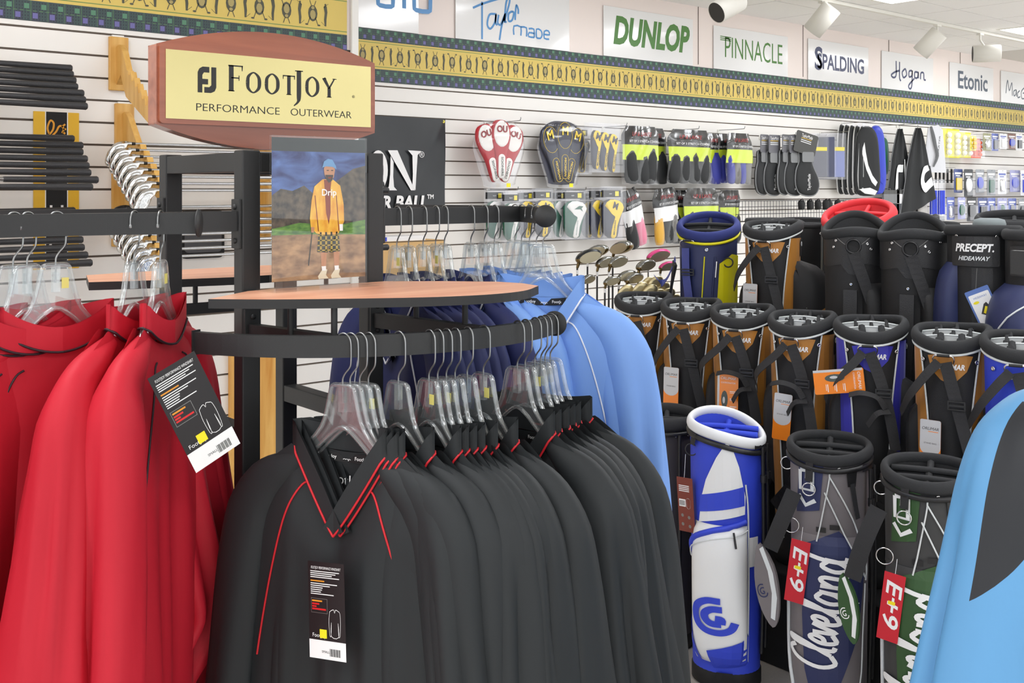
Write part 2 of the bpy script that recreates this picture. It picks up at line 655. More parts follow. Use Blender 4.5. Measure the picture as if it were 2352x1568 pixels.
# ------------------------------------------------------------------ ceiling lights
TROFF_E = mat('fluorescent_diffuser', (250, 252, 255), 0.5, emit=6.5)
FRAME_W = mat('white_enamel', (238, 236, 228), 0.4)
for i, (tx, ty, tv) in enumerate(TROFFERS):
    lb = ['bright fluorescent ceiling panel above the track of spotlights', 'fluorescent ceiling panel at the far right end of the room'][i] if i < 2 else 'fluorescent ceiling panel above the picture, %s counted from the track' % ['third', 'fourth', 'fifth', 'sixth', 'seventh', 'eighth', 'ninth', 'tenth', 'eleventh', 'twelfth', 'last'][i - 2]
    t = thing('ceiling_light', lb, 'light', (tx, ty, CEIL - 0.002), rotz=pi / 2 if tv else 0, group='fluorescent ceiling panels')
    MB().box(-0.6, 0.6, -0.3, 0.3, 0.0, 0.006).build('diffuser', TROFF_E, t)
    f = MB()
    for a in ((-0.62, 0.62, -0.32, -0.3), (-0.62, 0.62, 0.3, 0.32), (-0.62, -0.6, -0.3, 0.3), (0.6, 0.62, -0.3, 0.3)):
        f.box(*a, -0.004, 0.006)
    f.build('frame', FRAME_W, t)

# track with spotlights
TY = 3.84
tr = MB().box(4.2, 12.0, TY - 0.018, TY + 0.018, CEIL - 0.024, CEIL - 0.001, bev=0.003).build('light_track', FRAME_W)
tag(tr, 'long white lighting track running across the ceiling', 'track')
SPOTIN = mat('spot_inside', (52, 50, 48), 0.7)
def spot(px, py, zc, az, el, L, r, label):
    """can centred at the pixel; az = direction of the open end in plan, el below horizontal"""
    c = at(px, py, zc)
    t = thing('track_spotlight', label, 'spotlight', (c.x, TY, CEIL - 0.024), group='white can spotlights on the ceiling track')
    cl = Vector((0, c.y - TY, c.z - (CEIL - 0.024)))
    d = Vector((cos(az) * cos(el), sin(az) * cos(el), -sin(el)))
    M = Matrix.Translation(cl) @ d.to_track_quat('Z', 'Y').to_matrix().to_4x4()
    can = MB().lathe([(r * .94, -L / 2), (r, -L / 2 + .006), (r, L / 2), (r * .93, L / 2)], 28).xform(M)
    can.build('can', FRAME_W, t)
    MB().lathe([(r * .93, L / 2 + .0005), (r * .9, L / 2 - 0.03), (0.0, L / 2 - 0.05)], 28).xform(M).build('reflector', SPOTIN, t)
    st = MB().tube([(0, 0, 0.0), (0, 0, -0.05), cl * 0.6 + Vector((0, 0, 0.0)), cl], 0.008, 8)
    st.box(-0.03, 0.03, -0.016, 0.016, -0.012, 0.002)
    st.build('stem', FRAME_W, t)
    return t
spot(1672, 14, 6.05, radians(168), radians(28), 0.19, 0.066, 'white can spotlight nearest the camera with its dark open end showing')
spot(1888, 45, 6.75, radians(105), radians(48), 0.20, 0.066, 'white can spotlight tilted down above the navy lettered sign')
spot(2136, 98, 7.75, radians(105), radians(46), 0.20, 0.066, 'white can spotlight tilted down, third along the track')
spot(2266, 123, 8.1, radians(122), radians(0), 0.20, 0.066, 'white can spotlight lying level at the far right of the track')

# ------------------------------------------------------------------ maker signs above the border
SIGNW = mat('sign_board', (240, 240, 240), 0.18, coat=0.5)
def placard(pxl, pxr, ytop, label):
    a = on_y(pxl, 200, YF)
    b = on_y(pxr, 200, YF)
    w = b.x - a.x
    top = on_y(pxl, ytop, YF).z
    z0 = 2.524
    t = thing('maker_sign', label, 'sign', (a.x, YF - 0.0005, z0), group='maker signs above the border')
    MB().box(0, w, -0.006, 0.0, 0, top - z0, bev=0.001).build('board', SIGNW, t)
    return t, w, top - z0
def ink(n, c):
    return mat(n, c, 0.4)
BLUEI, GRNI, NAVI = ink('sky_blue_ink', (88, 150, 208)), ink('leaf_green_ink', (74, 128, 52)), ink('navy_ink', (62, 70, 106))
GRYI = ink('slate_ink', (84, 96, 112))
t, w, h = placard(700, 960, -110, 'white sign with rounded pale blue letters cut off by the picture top')
b = MB()
for s, xx in (('o', .50), ('l', .66), ('o', .80)):
    pass
lw = 0.024
for x0, x1 in ((0.36, 0.44), (0.555, 0.645)):
    x0 *= w / .58 * 1.0; x1 *= w / .58 * 1.0
    b.addbm(stroke_bm([[(x0, .26), (x0, .15), (x0 + .012, .125), (x1 - .012, .125), (x1, .15), (x1, .26), (x1 - .012, .285), (x0 + .012, .285), (x0, .26)]], lw, 2), 0)
b.addbm(stroke_bm([[(0.5 * w / .58, .285), (0.5 * w / .58, .125)]], lw, 0), 0)
b.xform(Matrix.Translation((0, -0.0068, 0)))
b.build('lettering', BLUEI, t)

def sx(t):
    ox, oz = t.location.x, t.location.z
    return lambda px, py: ((lambda p: (p.x - ox, p.z - oz))(on_y(px, py, YF - .006)))
def pen_px(t, st, w, mi, smooth=5):
    f = sx(t)
    b = MB()
    for q in st:
        bm = stroke_bm([[f(*p) for p in q]], w, smooth if len(q) > 2 else 0)
        for v in bm.verts:
            v.co.y = -.0068
        b.addbm(bm)
    return b.build('lettering', mi, t)
t, w, h = placard(1045, 1306, -62, 'white sign with Taylor made in sky blue script')
pen_px(t, [[(1086, 18), (1110, 8), (1150, -4), (1190, -12)], [(1107, 4), (1107, 90)],
           [(1138, 32), (1124, 34), (1119, 56), (1126, 66), (1136, 52), (1139, 32), (1138, 52), (1142, 58)],
           [(1145, 34), (1143, 52), (1150, 56), (1160, 32), (1152, 60), (1147, 92)],
           [(1158, 52), (1162, 8), (1168, -6), (1170, 6), (1160, 44), (1163, 52)],
           [(1176, 26), (1168, 32), (1168, 48), (1176, 46), (1180, 30), (1176, 26)],
           [(1183, 46), (1184, 24), (1186, 12), (1190, 22), (1190, 32)]], .0125, BLUEI)
pen_px(t, [[(1180, 80), (1180, 60), (1196, 62), (1196, 82)], [(1196, 62), (1209, 64), (1209, 84)],
           [(1214, 66), (1226, 67), (1227, 86)], [(1227, 77), (1215, 75), (1214, 84), (1227, 86)],
           [(1232, 87), (1232, 67), (1242, 70), (1245, 80), (1241, 88), (1232, 87)],
           [(1261, 90), (1250, 88), (1250, 72), (1259, 71), (1262, 80), (1250, 79)]], .0105, BLUEI, 2)

t, w, h = placard(1385, 1590, 12, 'white sign reading DUNLOP in slanted green slab letters')
b = MB()
text(b, 'DUNLOP', w * .53, -0.0068, .160, .235, width=w * .86, bold=.010, shear=.2)
for i in range(6):
    pass
b.build('lettering', GRNI, t)
t, w, h = placard(1638, 1808, 58, 'white sign reading PINNACLE in thin tall green capitals')
b = MB()
text(b, 'PINNACLE', w * .53, -0.0068, .15, .21, width=w * .78, bold=-.001)
for q in range(3):
    b.box(w * .08, w * .22, -0.0068, -0.0062, .225 - q * .012, .231 - q * .012)
b.build('lettering', GRNI, t)
t, w, h = placard(1855, 1993, 88, 'white sign reading SPALDING in bold navy capitals')
b = MB()
text(b, 'SPALDING', w * .53, -0.0068, .145, .16, width=w * .78, bold=.004)
text(b, 'S', w * .16, -0.0068, .16, .24, bold=.006)
b.build('lettering', NAVI, t)
t, w, h = placard(2024, 2142, 116, 'white sign with a navy handwritten Hogan')
pen_px(t, [[(2058, 140), (2058, 172), (2052, 178), (2047, 172), (2056, 165), (2066, 162)], [(2066, 142), (2066, 178), (2069, 186)],
           [(2078, 158), (2072, 166), (2075, 178), (2082, 172), (2080, 160), (2078, 158)], [(2094, 162), (2088, 164), (2088, 176), (2094, 174), (2095, 162), (2094, 196), (2090, 204), (2087, 196), (2100, 180)],
           [(2108, 166), (2101, 166), (2101, 178), (2107, 178), (2109, 166), (2109, 180)], [(2114, 182), (2115, 168), (2121, 168), (2122, 182), (2126, 184)]], .016, NAVI)
t, w, h = placard(2180, 2280, 142, 'white sign reading Etonic in slate serif letters')
b = MB()
text(b, 'Etonic', w * .52, -0.0068, .15, .22, width=w * .68, bold=.004)
b.build('lettering', GRYI, t)
t, w, h = placard(2298, 2420, 162, 'white sign with slate handwriting starting Mac at the picture edge')
pen_px(t, [[(2310, 214), (2314, 184), (2318, 208), (2324, 190), (2325, 220)], [(2333, 206), (2328, 210), (2329, 220), (2333, 216), (2334, 206), (2335, 222)],
           [(2342, 208), (2337, 214), (2338, 224), (2343, 222)], [(2354, 200), (2346, 210), (2347, 226), (2354, 224), (2354, 214), (2349, 214)], [(2359, 228), (2360, 214), (2365, 216)]], .012, GRYI)
# ================================================================== GARMENT RACK (tower, shelves, curved rails)
TX0, TX1, TYF, TYB, TTOP, TW = 0.898, 1.18, 1.85, 2.22, 1.774, 0.038
LAM = wood('cherry_laminate', (216, 150, 118), (232, 176, 144), axis=0, scale=2.2, rough=0.35)
LAMEDGE = mat('black_edge_band', (30, 30, 31), 0.5)
rack = thing('garment_rack', 'black steel garment rack with curved rails and cherry laminate shelves', 'clothes rack', (1.058, 2.055, 0))
RO = Vector((1.058, 2.055, 0))
def rk(b, name, mats, label=None):
    b.xform(Matrix.Translation(-RO))
    return b.build(name, mats, rack, label=label)
for x in (TX0, TX1):
    for y in (TYF, TYB):
        rk(MB().box(x, x + TW, y, y + TW, 0.0, TTOP, bev=0.003), 'post', BLACK)
for y in (TYF, TYB):
    rk(MB().box(TX0 + TW, TX1, y + .002, y + TW - .002, TTOP - 0.042, TTOP - 0.004, bev=0.002), 'top_rail', BLACK)
    rk(MB().box(TX0 + TW, TX1, y + .002, y + TW - .002, 0.20, 0.238, bev=0.002), 'bottom_rail', BLACK)
for x in (TX0, TX1):
    rk(MB().box(x + .002, x + TW - .002, TYF + TW, TYB, TTOP - 0.042, TTOP - 0.004, bev=0.002), 'top_rail', BLACK)
    rk(MB().box(x + .002, x + TW - .002, TYF + TW, TYB, 0.20, 0.238, bev=0.002), 'bottom_rail', BLACK)
    rk(MB().box(x + .002, x + TW - .002, TYF + TW, TYB, 1.20, 1.238, bev=0.002), 'side_rail', BLACK)
rk(MB().box(TX0 - .1, TX1 + .14, TYF - .1, TYB + .14, 0.10, 0.125), 'base_shelf', LAM)
# bolted brackets on the post flanks
def bracket(x, y, z0, z1, nx, ny):
    b = MB()
    if nx:
        b.box(x - .006 if nx < 0 else x, x if nx < 0 else x + .006, y - .017, y + .017, z0, z1, bev=.0015)
        for z in (z0 + .015, z1 - .015):
            b.lathe([(.0055, 0), (.0055, .003), (0, .0042)], 10, 0, (x + nx * .006, y, z), 'x') if nx > 0 else b.lathe([(.0055, 0), (.0055, -.003), (0, -.0042)], 10, 0, (x + nx * .006, y, z), 'x')
    else:
        b.box(x - .017, x + .017, y - .006 if ny < 0 else y, y if ny < 0 else y + .006, z0, z1, bev=.0015)
        for z in (z0 + .015, z1 - .015):
            b.lathe([(.0055, 0), (.0055, ny * .003), (0, ny * .0042)], 10, 0, (x, y + ny * .006, z), 'y')
    rk(b, 'bolted_bracket', BLACK)
bracket(TX0, TYF + .019, 1.585, 1.68, -1, 0)
bracket(TX0, TYB + .019, 1.585, 1.68, -1, 0)
bracket(TX1 + TW, TYF + .019, 1.585, 1.68, 1, 0)
bracket(TX0 + .019, TYF, 1.39, 1.47, 0, -1)
bracket(TX1 + .019, TYF, 1.39, 1.47, 0, -1)
# curved hanging rails (plan points), flat steel section 15 x 38
BH, BT = 0.038, 0.014
ZS, ZFR = 1.638, 1.426          # rail centre heights: side rails, front rail
CF = (1.208, 1.9665); RF = 0.467
def front_pt(phi):
    return Vector((CF[0] + RF * cos(phi), CF[1] + RF * sin(phi), ZFR))
FRONT = [front_pt(radians(203 + (300 - 203) * i / 26)) for i in range(27)]
LEFT = catmull([(0.05, 1.80, ZS), (0.25, 1.845, ZS), (0.42, 1.86, ZS), (0.56, 1.858, ZS), (0.69, 1.835, ZS), (0.785, 1.793, ZS)], 5)
RIGHT = catmull([(1.60, 2.36, ZS), (1.66, 2.20, ZS), (1.685, 2.06, ZS), (1.672, 1.94, ZS), (1.635, 1.84, ZS), (1.579, 1.742, ZS)], 5)
def rail(path, name, disc_end, plug_end, label, nrm=None):
    rk(MB().bar(path, BT, BH), name, BLACK, label)
    if disc_end:
        p, q = Vector(path[-1]), Vector(path[-2])
        d = Vector(nrm) if nrm else (p - q).normalized()
        M = Matrix.Translation(p) @ d.to_track_quat('Z', 'Y').to_matrix().to_4x4()
        rk(MB().lathe([(0.0, -.001), (0.0245, -.001), (0.0255, 0.0005), (0.0245, 0.003), (0, 0.0036)], 32).xform(M), 'rail_end_disc', BLACK)
    if plug_end:
        p, q = Vector(path[0]), Vector(path[1])
        d = (p - q).normalized()
        rk(MB().bar([p, p + d * .003], BT + .006, BH + .006), 'rail_end_plug', BLACK)
rail(FRONT, 'front_rail', True, True, 'curved black rail carrying the black pullovers')
rail(LEFT, 'left_rail', True, False, 'curved black rail carrying the red pullovers', (.80, -.60, 0))
rail(RIGHT, 'right_rail', True, True, 'curved black rail carrying the light blue pullovers')
# straight arms from the posts to the rails
def arm(p, q, name='rail_arm', h=BH, w=0.02):
    rk(MB().bar([p, q], w, h), name, BLACK)
arm((TX0 - .006, TYF + .019, ZS), (0.45, TYF + .019, ZS))
arm((TX0 - .006, TYB + .019, ZS), (0.45, TYB + .019, ZS))
arm((TX1 + TW + .006, TYF + .075, ZS), (1.662, 1.935, ZS))
arm((TX0 + .019, TYF - .006, ZFR), (0.972, 1.566, ZFR), h=.030)
arm((TX1 + .019, TYF - .006, ZFR), (1.234, 1.507, ZFR), h=.030)
# front shelf
SHZ = 1.506
fr = catmull([(.782, 1.744, 0), (.87, 1.662, 0), (.975, 1.590, 0), (1.09, 1.522, 0), (1.20, 1.488, 0), (1.30, 1.497, 0), (1.392, 1.556, 0)], 5)
shp = [(p.x, p.y) for p in fr] + [(1.405, 1.62), (1.388, 1.68), (1.31, 1.765), (1.215, 1.842), (.95, 1.842), (.90, 1.832)]
rk(MB().plate(shp, SHZ - .0165, SHZ, 0, 1), 'front_shelf', [LAM, LAMEDGE], 'cherry laminate shelf with black edge holding the poster')
for p in ((0.93, 1.72), (1.225, 1.58), (1.21, 1.72), (0.962, 1.62)):
    rk(MB().tube([(p[0], p[1], ZFR - .005), (p[0], p[1], SHZ - .016)], .006, 8), 'shelf_support', BLACK)
# rear shelf
RZ = 1.495
RSH = [(.776, 2.345), (.9, 2.30), (1.073, 2.262), (1.35, 2.262), (1.5, 2.34), (1.45, 2.50), (1.3, 2.56), (.95, 2.56), (.835, 2.54)]
rk(MB().plate(RSH, RZ - .018, RZ, 0, 1), 'rear_shelf', [LAM, LAMEDGE], 'cherry laminate shelf on the far side of the rack')
for p in ((1.0, 2.30), (1.2, 2.29), (1.36, 2.33)):
    rk(MB().tube([(p[0], p[1], 1.43), (p[0], p[1], RZ - .018)], .006, 8), 'shelf_support', BLACK)
rk(MB().bar([(0.93, 2.30, 1.425), (1.45, 2.29, 1.425)], .018, .024), 'rear_rail', BLACK)

# ------------------------------------------------------------------ header sign
MAHO = wood('mahogany', (134, 70, 46), (162, 90, 62), axis=0, scale=2.0, rough=0.25, coat=0.6)
BRASS = mat('brushed_brass', (208, 196, 140), 0.26, 0.9, noise=0.04, scale=30, stretch=(1, 1, 60))
INK = mat('black_ink', (34, 34, 34), 0.5)
SGY = 2.03
a = on_y(377, 113, SGY); c = on_y(847, 290, SGY)
PX0, PX1 = a.x, c.x
PZ1, PZ0 = a.z, on_y(381, 272, SGY).z
sg = thing('header_sign', 'mahogany and brass FootJoy sign on top of the rack', 'sign', ((PX0 + PX1) / 2, SGY + .02, TTOP - 0.002))
PW = (PX1 - PX0) / 2
zb, zt = PZ0 - TTOP + .002, PZ1 - TTOP + .002
zm = (zb + zt) / 2
W2 = PW + 0.016
def arch(hw, zlo, zhi, rise, n=16):
    top = [(hw - 2 * hw * i / n, zhi + rise * (1 - (1 - 2 * i / n) ** 2)) for i in range(n + 1)]
    bot = [(-hw + 2 * hw * i / n, zlo - rise * (1 - (-1 + 2 * i / n) ** 2)) for i in range(n + 1)]
    return bot + top
board = MB().prism(arch(W2, zb - .012, zt + .010, .045), -.02, .022)
bo = board.build('board', MAHO, sg)
mo = bo.modifiers.new('edge', 'BEVEL'); mo.width = .003; mo.segments = 2; mo.limit_method = 'ANGLE'
MB().prism(rrect(-PW - .012, PW + .012, zb - .010, zt + .010, .008), -.027, -.0199).build('raised_moulding', MAHO, sg)
MB().box(-PW, PW, -.0285, -.0269, zb, zt).build('brass_plate', BRASS, sg)
lt = MB()
Yk = -.0289
ph = zt - zb
# rounded FJ mark
kx, kz, ks = -PW + .066, zm + .013, .044
def fj(poly):
    lt.flat([(kx + p[0] * ks, kz + (p[1] - .5) * ks * 1.2) for p in poly], Yk)
fj([(0, 0), (.22, 0), (.22, .32), (.50, .32), (.50, .53), (.22, .53), (.22, .68), (.30, .78), (.56, .78), (.56, 1.0), (.24, 1.0), (.08, .92), (0, .78)])
fj([(.66, 1.0), (.90, 1.0), (.90, .22), (.82, .07), (.64, 0), (.32, 0), (.32, .22), (.56, .22), (.66, .30)])
# serif capitals FOOTJOY from pen strokes: x advance, strokes (x,z,width)
def serif_word(b, word, x, z, mi=0):
    T, t = .19, .07
    G = {'F': (.62, [[(.12, 0, T), (.12, 1, T)], [(.0, .98, .05), (.6, .98, .05)], [(.57, 1, .05), (.57, .8, .03)], [(.12, .52, .05), (.45, .52, .05)], [(.44, .62, .03), (.44, .42, .03)], [(.0, .02, .04), (.25, .02, .04)]]),
         'O': (.92, [[(.1, .5, T), (.14, .2, .15), (.4, .0, t), (.68, .2, .15), (.74, .5, T), (.68, .8, .15), (.42, 1.0, t), (.15, .8, .15), (.1, .5, T)]]),
         'T': (.72, [[(.34, 0, T), (.34, 1, T)], [(.0, .97, .06), (.68, .97, .06)], [(.02, 1, .05), (.02, .8, .03)], [(.66, 1, .05), (.66, .8, .03)], [(.2, .02, .04), (.48, .02, .04)]]),
         'J': (.40, [[(.22, 1, T), (.22, .0, T), (.18, -.25, .1), (.0, -.42, .04)], [(.05, .98, .04), (.4, .98, .04)]]),
         'Y': (.80, [[(.08, 1, T), (.4, .48, .12)], [(.72, 1, .07), (.4, .48, .09)], [(.4, .5, T), (.4, 0, T)], [(0, .98, .04), (.22, .98, .04)], [(.6, .98, .04), (.84, .98, .04)], [(.26, .02, .04), (.54, .02, .04)]])}
    for ch, s in word:
        adv, st = G[ch]
        bm = stroke_bm([[(p[0] * s, p[1] * s, p[2] * s) for p in q] for q in st], .01, 5)
        for v in bm.verts:
            v.co = Vector((x + v.co.x, b, z + v.co.z))
        lt.addbm(bm, mi)
        x += adv * s + .10 * s
    return x
serif_word(Yk, [('F', .054), ('O', .042), ('O', .042), ('T', .042)], -PW + .132, zm - .007)
serif_word(Yk, [('J', .054), ('O', .042), ('Y', .042)], -PW + .283, zm - .007)
text(lt, '®', PW - .046, Yk, zm - .002, .009)
text(lt, 'PERFORMANCE', -.083, Yk, zm - .044, .0225, width=.186, bold=-.0002)
text(lt, 'OUTERWEAR', .112, Yk, zm - .044, .0225, width=.152, bold=-.0002)
lt.build('lettering', INK, sg)
# ------------------------------------------------------------------ acrylic poster holder
ACR = clear('acrylic', (253, 254, 254), 0.06, 0.02, 0.0, 0.2)
hx0, hx1, hy = 0.926, 1.136, 1.79
HW, HH = hx1 - hx0, 0.295
ph = thing('poster_holder', 'clear acrylic stand with a poster of a man in a yellow rain jacket', 'poster stand', ((hx0 + hx1) / 2, hy, SHZ + .0003))
hw = HW / 2
b = MB()
b.box(-hw, hw, -.0045, -.0022, .004, HH, bev=.0008)
b.box(-hw, hw, .0018, .0042, .004, HH, bev=.0008)
b.build('acrylic_sleeve', ACR, ph)
MB().box(-hw - .012, hw + .012, -.034, .036, .0, .004, bev=.001).build('acrylic_foot', ACR, ph)
# printed poster, flat artwork: sky, hills, sand, standing man
def nmat(name, c1, c2, scale, det=5, st=(1, 1, 1), dist=0.0):
    m = bpy.data.materials.new(name); m.use_nodes = True
    nt = m.node_tree; p = nt.nodes['Principled BSDF']
    tc = nt.nodes.new('ShaderNodeTexCoord'); mp = nt.nodes.new('ShaderNodeMapping'); mp.inputs['Scale'].default_value = st
    nz = nt.nodes.new('ShaderNodeTexNoise'); nz.inputs['Scale'].default_value = scale; nz.inputs['Detail'].default_value = det; nz.inputs['Distortion'].default_value = dist
    rp = nt.nodes.new('ShaderNodeValToRGB')
    rp.color_ramp.elements[0].position = .35; rp.color_ramp.elements[0].color = rgb(*c1)
    rp.color_ramp.elements[1].position = .65; rp.color_ramp.elements[1].color = rgb(*c2)
    nt.links.new(tc.outputs['Object'], mp.inputs[0]); nt.links.new(mp.outputs[0], nz.inputs['Vector']); nt.links.new(nz.outputs['Fac'], rp.inputs[0]); nt.links.new(rp.outputs[0], p.inputs['Base Color'])
    p.inputs['Roughness'].default_value = .45
    return m
PM = [nmat('poster_sky', (24, 38, 104), (84, 116, 182), 14, st=(1, 1, 2.2), dist=1.0), nmat('poster_bush', (40, 36, 32), (104, 90, 74), 60), nmat('poster_grass', (56, 104, 40), (112, 156, 64), 50, st=(1, 1, 3)),
      nmat('poster_sand', (116, 84, 56), (186, 148, 106), 26, st=(1, 1, 2)), mat('poster_header', (44, 50, 52), .5), mat('poster_hat', (118, 164, 208), .6), mat('poster_skin', (196, 140, 104), .6),
      nmat('poster_jacket', (226, 150, 26), (246, 200, 70), 60, st=(1, 1, .5)), mat('poster_maroon', (140, 56, 28), .6), mat('poster_plaid_dark', (30, 34, 30), .6), mat('poster_plaid_gold', (176, 150, 50), .6),
      mat('poster_cream', (232, 222, 196), .6), WHITE, mat('poster_beard', (52, 36, 30), .6)]
b = MB()
cw, cz0, cz1 = hw - .002, .018, HH - .004
def PX(px, py):      # poster pixel -> local
    return ((px - 725) / 208.0 * 2 * cw * 1.0, HH - .003 - (py - 312) / 343.0 * (HH + .004))
def Q(poly, mi, lay):
    P = [PX(*p) for p in poly]
    A = sum(P[i][0] * P[(i + 1) % len(P)][1] - P[(i + 1) % len(P)][0] * P[i][1] for i in range(len(P)))
    if A < 0:
        P = P[::-1]
    P = [(max(-cw, min(cw, x)), max(cz0, min(cz1, z))) for x, z in P]
    b.flat(P, -.0002 * lay, mi)
Q([(620, 312), (830, 312), (830, 640), (620, 640)], 4, 0)
Q([(620, 343), (830, 343), (830, 480), (620, 480)], 0, 1)
Q([(620, 440), (640, 425), (665, 430), (690, 418), (715, 440), (760, 410), (800, 380), (830, 372), (830, 530), (620, 530)], 1, 2)
Q([(620, 512), (680, 500), (760, 508), (830, 496), (830, 545), (620, 545)], 2, 3)
Q([(620, 526), (700, 526), (830, 530), (830, 640), (620, 640)], 3, 4)
# shoes, socks, legs
for x0 in (728, 757):
    Q([(x0 - 8, 620), (x0 + 4, 602), (x0 + 13, 606), (x0 + 10, 618), (x0 + 16, 626), (x0 - 6, 628)], 11, 6)
    Q([(x0, 598), (x0 + 10, 598), (x0 + 10, 608), (x0 + 1, 608)], 12, 7)
    Q([(x0 - 2, 560), (x0 + 12, 560), (x0 + 10, 600), (x0, 600)], 6, 6)
Q([(722, 520), (766, 520), (770, 566), (746, 568), (744, 545), (742, 568), (718, 566)], 9, 7)
for i in range(4):
    Q([(724 + i * 12, 522), (728 + i * 12, 522), (729 + i * 12, 566), (724 + i * 12, 566)], 10, 8)
for i in range(4):
    Q([(719, 528 + i * 11), (768, 528 + i * 11), (769, 531 + i * 11), (719, 531 + i * 11)], 10, 8)
# jacket
Q([(712, 420), (730, 404), (752, 403), (770, 418), (778, 460), (779, 500), (772, 512), (766, 526), (750, 530), (735, 530), (716, 524), (704, 510), (702, 490), (706, 450)], 7, 8)
Q([(733, 405), (750, 405), (748, 425), (748, 480), (744, 505), (738, 480), (735, 430)], 8, 9)
for x0, x1 in ((712, 722), (760, 768)):
    Q([(x0, 440), (x0 + 2, 440), (x1, 520), (x1 - 2, 520)], 8, 9)
Q([(704, 510), (712, 510), (711, 522), (705, 522)], 6, 9)
Q([(768, 505), (776, 505), (776, 520), (769, 520)], 12, 9)
# head
Q([(733, 380), (736, 372), (756, 372), (758, 384), (755, 400), (748, 408), (738, 402), (734, 392)], 6, 9)
Q([(736, 394), (754, 394), (752, 406), (744, 412), (738, 404)], 13, 10)
Q([(729, 378), (733, 364), (742, 358), (752, 360), (760, 374), (761, 381), (752, 376), (738, 375)], 5, 11)
for x0 in (739, 749):
    Q([(x0, 383), (x0 + 5, 383), (x0 + 5, 385), (x0, 385)], 13, 10)
Q([(742, 399), (750, 399), (749, 402), (743, 402)], 8, 11)
# club and ball
Q([(706, 522), (708, 522), (700, 595), (698, 595)], 9, 9)
Q(ell(786, 632, 4, 4, 10), 12, 9)
c = PX(744, 434)
text(b, 'Drip', c[0], -.0026, c[1], .018, mi=12, bold=.0003)
b.build('poster', PM, ph, label='advertising print of a man in yellow rain jacket, blue hat and plaid shorts reading Drip')
# ================================================================== GARMENTS
random.seed(7)
def cloth(name, col, rough=0.6, sheen=0.0, spec=0.3):
    m = mat(name, col, rough, noise=0.06, scale=9, bump=0.55, sheen=sheen, spec=spec, stretch=(1.6, 1.6, .45))
    return m
RED = cloth('red_microfibre', (190, 30, 48))
BLK = cloth('black_microfibre', (42, 45, 47), 0.62)
NVY = cloth('navy_microfibre', (40, 46, 92))
LBL = cloth('light_blue_microfibre', (126, 166, 232))
REDP, BLKP, WHTP = mat('red_piping', (206, 32, 44), .5), mat('black_piping', (44, 26, 34), .5), mat('white_piping', (240, 242, 248), .5)
TAPE = mat('black_neck_tape', (26, 26, 28), .6)

def smooth01(x):
    x = max(0.0, min(1.0, x))
    return x * x * (3 - 2 * x)
def pl_interp(pts, t):
    t = max(0, min(1, t)) * (len(pts) - 1)
    i = min(int(t), len(pts) - 2)
    f = t - i
    return [a + (b - a) * f for a, b in zip(pts[i], pts[i + 1])]

XNK, XSH, ZHEM = 0.098, 0.205, -0.84
def body_fn(seed, fold, side, slump=0.0, vneck=True):
    rnd = random.Random(seed)
    ph = [rnd.uniform(0, 6.28) for _ in range(6)]
    ks = [rnd.uniform(2.2, 3.6), rnd.uniform(4.2, 6.5), rnd.uniform(8, 11)]
    lean = rnd.uniform(-.015, .015)
    def fn(a, v):
        u = a * 2 - 1
        sg = 1 if u >= 0 else -1
        au = abs(u)
        # horizontal position at the top edge
        xt = XSH * au
        if xt < XNK:
            f = xt / XNK
            zt = (-.215 + .148 * f ** 1.1) if (side < 0 and vneck) else (-.105 + .040 * f ** 2 if side < 0 else -.078 + .014 * f ** 2)
        else:
            f = (xt - XNK) / (XSH - XNK)
            zt = -.066 - .070 * f - .012 * f ** 3
        z = zt + (ZHEM - zt) * v ** 1.05
        wz = XSH + (.240 - XSH) * smooth01((-z - .12) / .40)
        x = u * wz
        d = .030 * (1 - au ** 2.6) ** .5
        d *= .35 + .65 * smooth01((v + .02) / .22)
        amp = fold * smooth01((v - .06) / .5)
        w = amp * (.55 * sin(ks[0] * u * 3.14 + ph[0] + v * .8) + .35 * sin(ks[1] * u * 3.14 + ph[1] - v * 1.2) + .14 * sin(ks[2] * u * 3.14 + ph[2] + 2 * v))
        w *= (1 - au ** 4)
        drp = .010 * sin(ph[3] + 3.2 * u + 4 * v) * v
        y = side * d + w + drp + lean * v
        return Vector((x, y, z))
    return fn
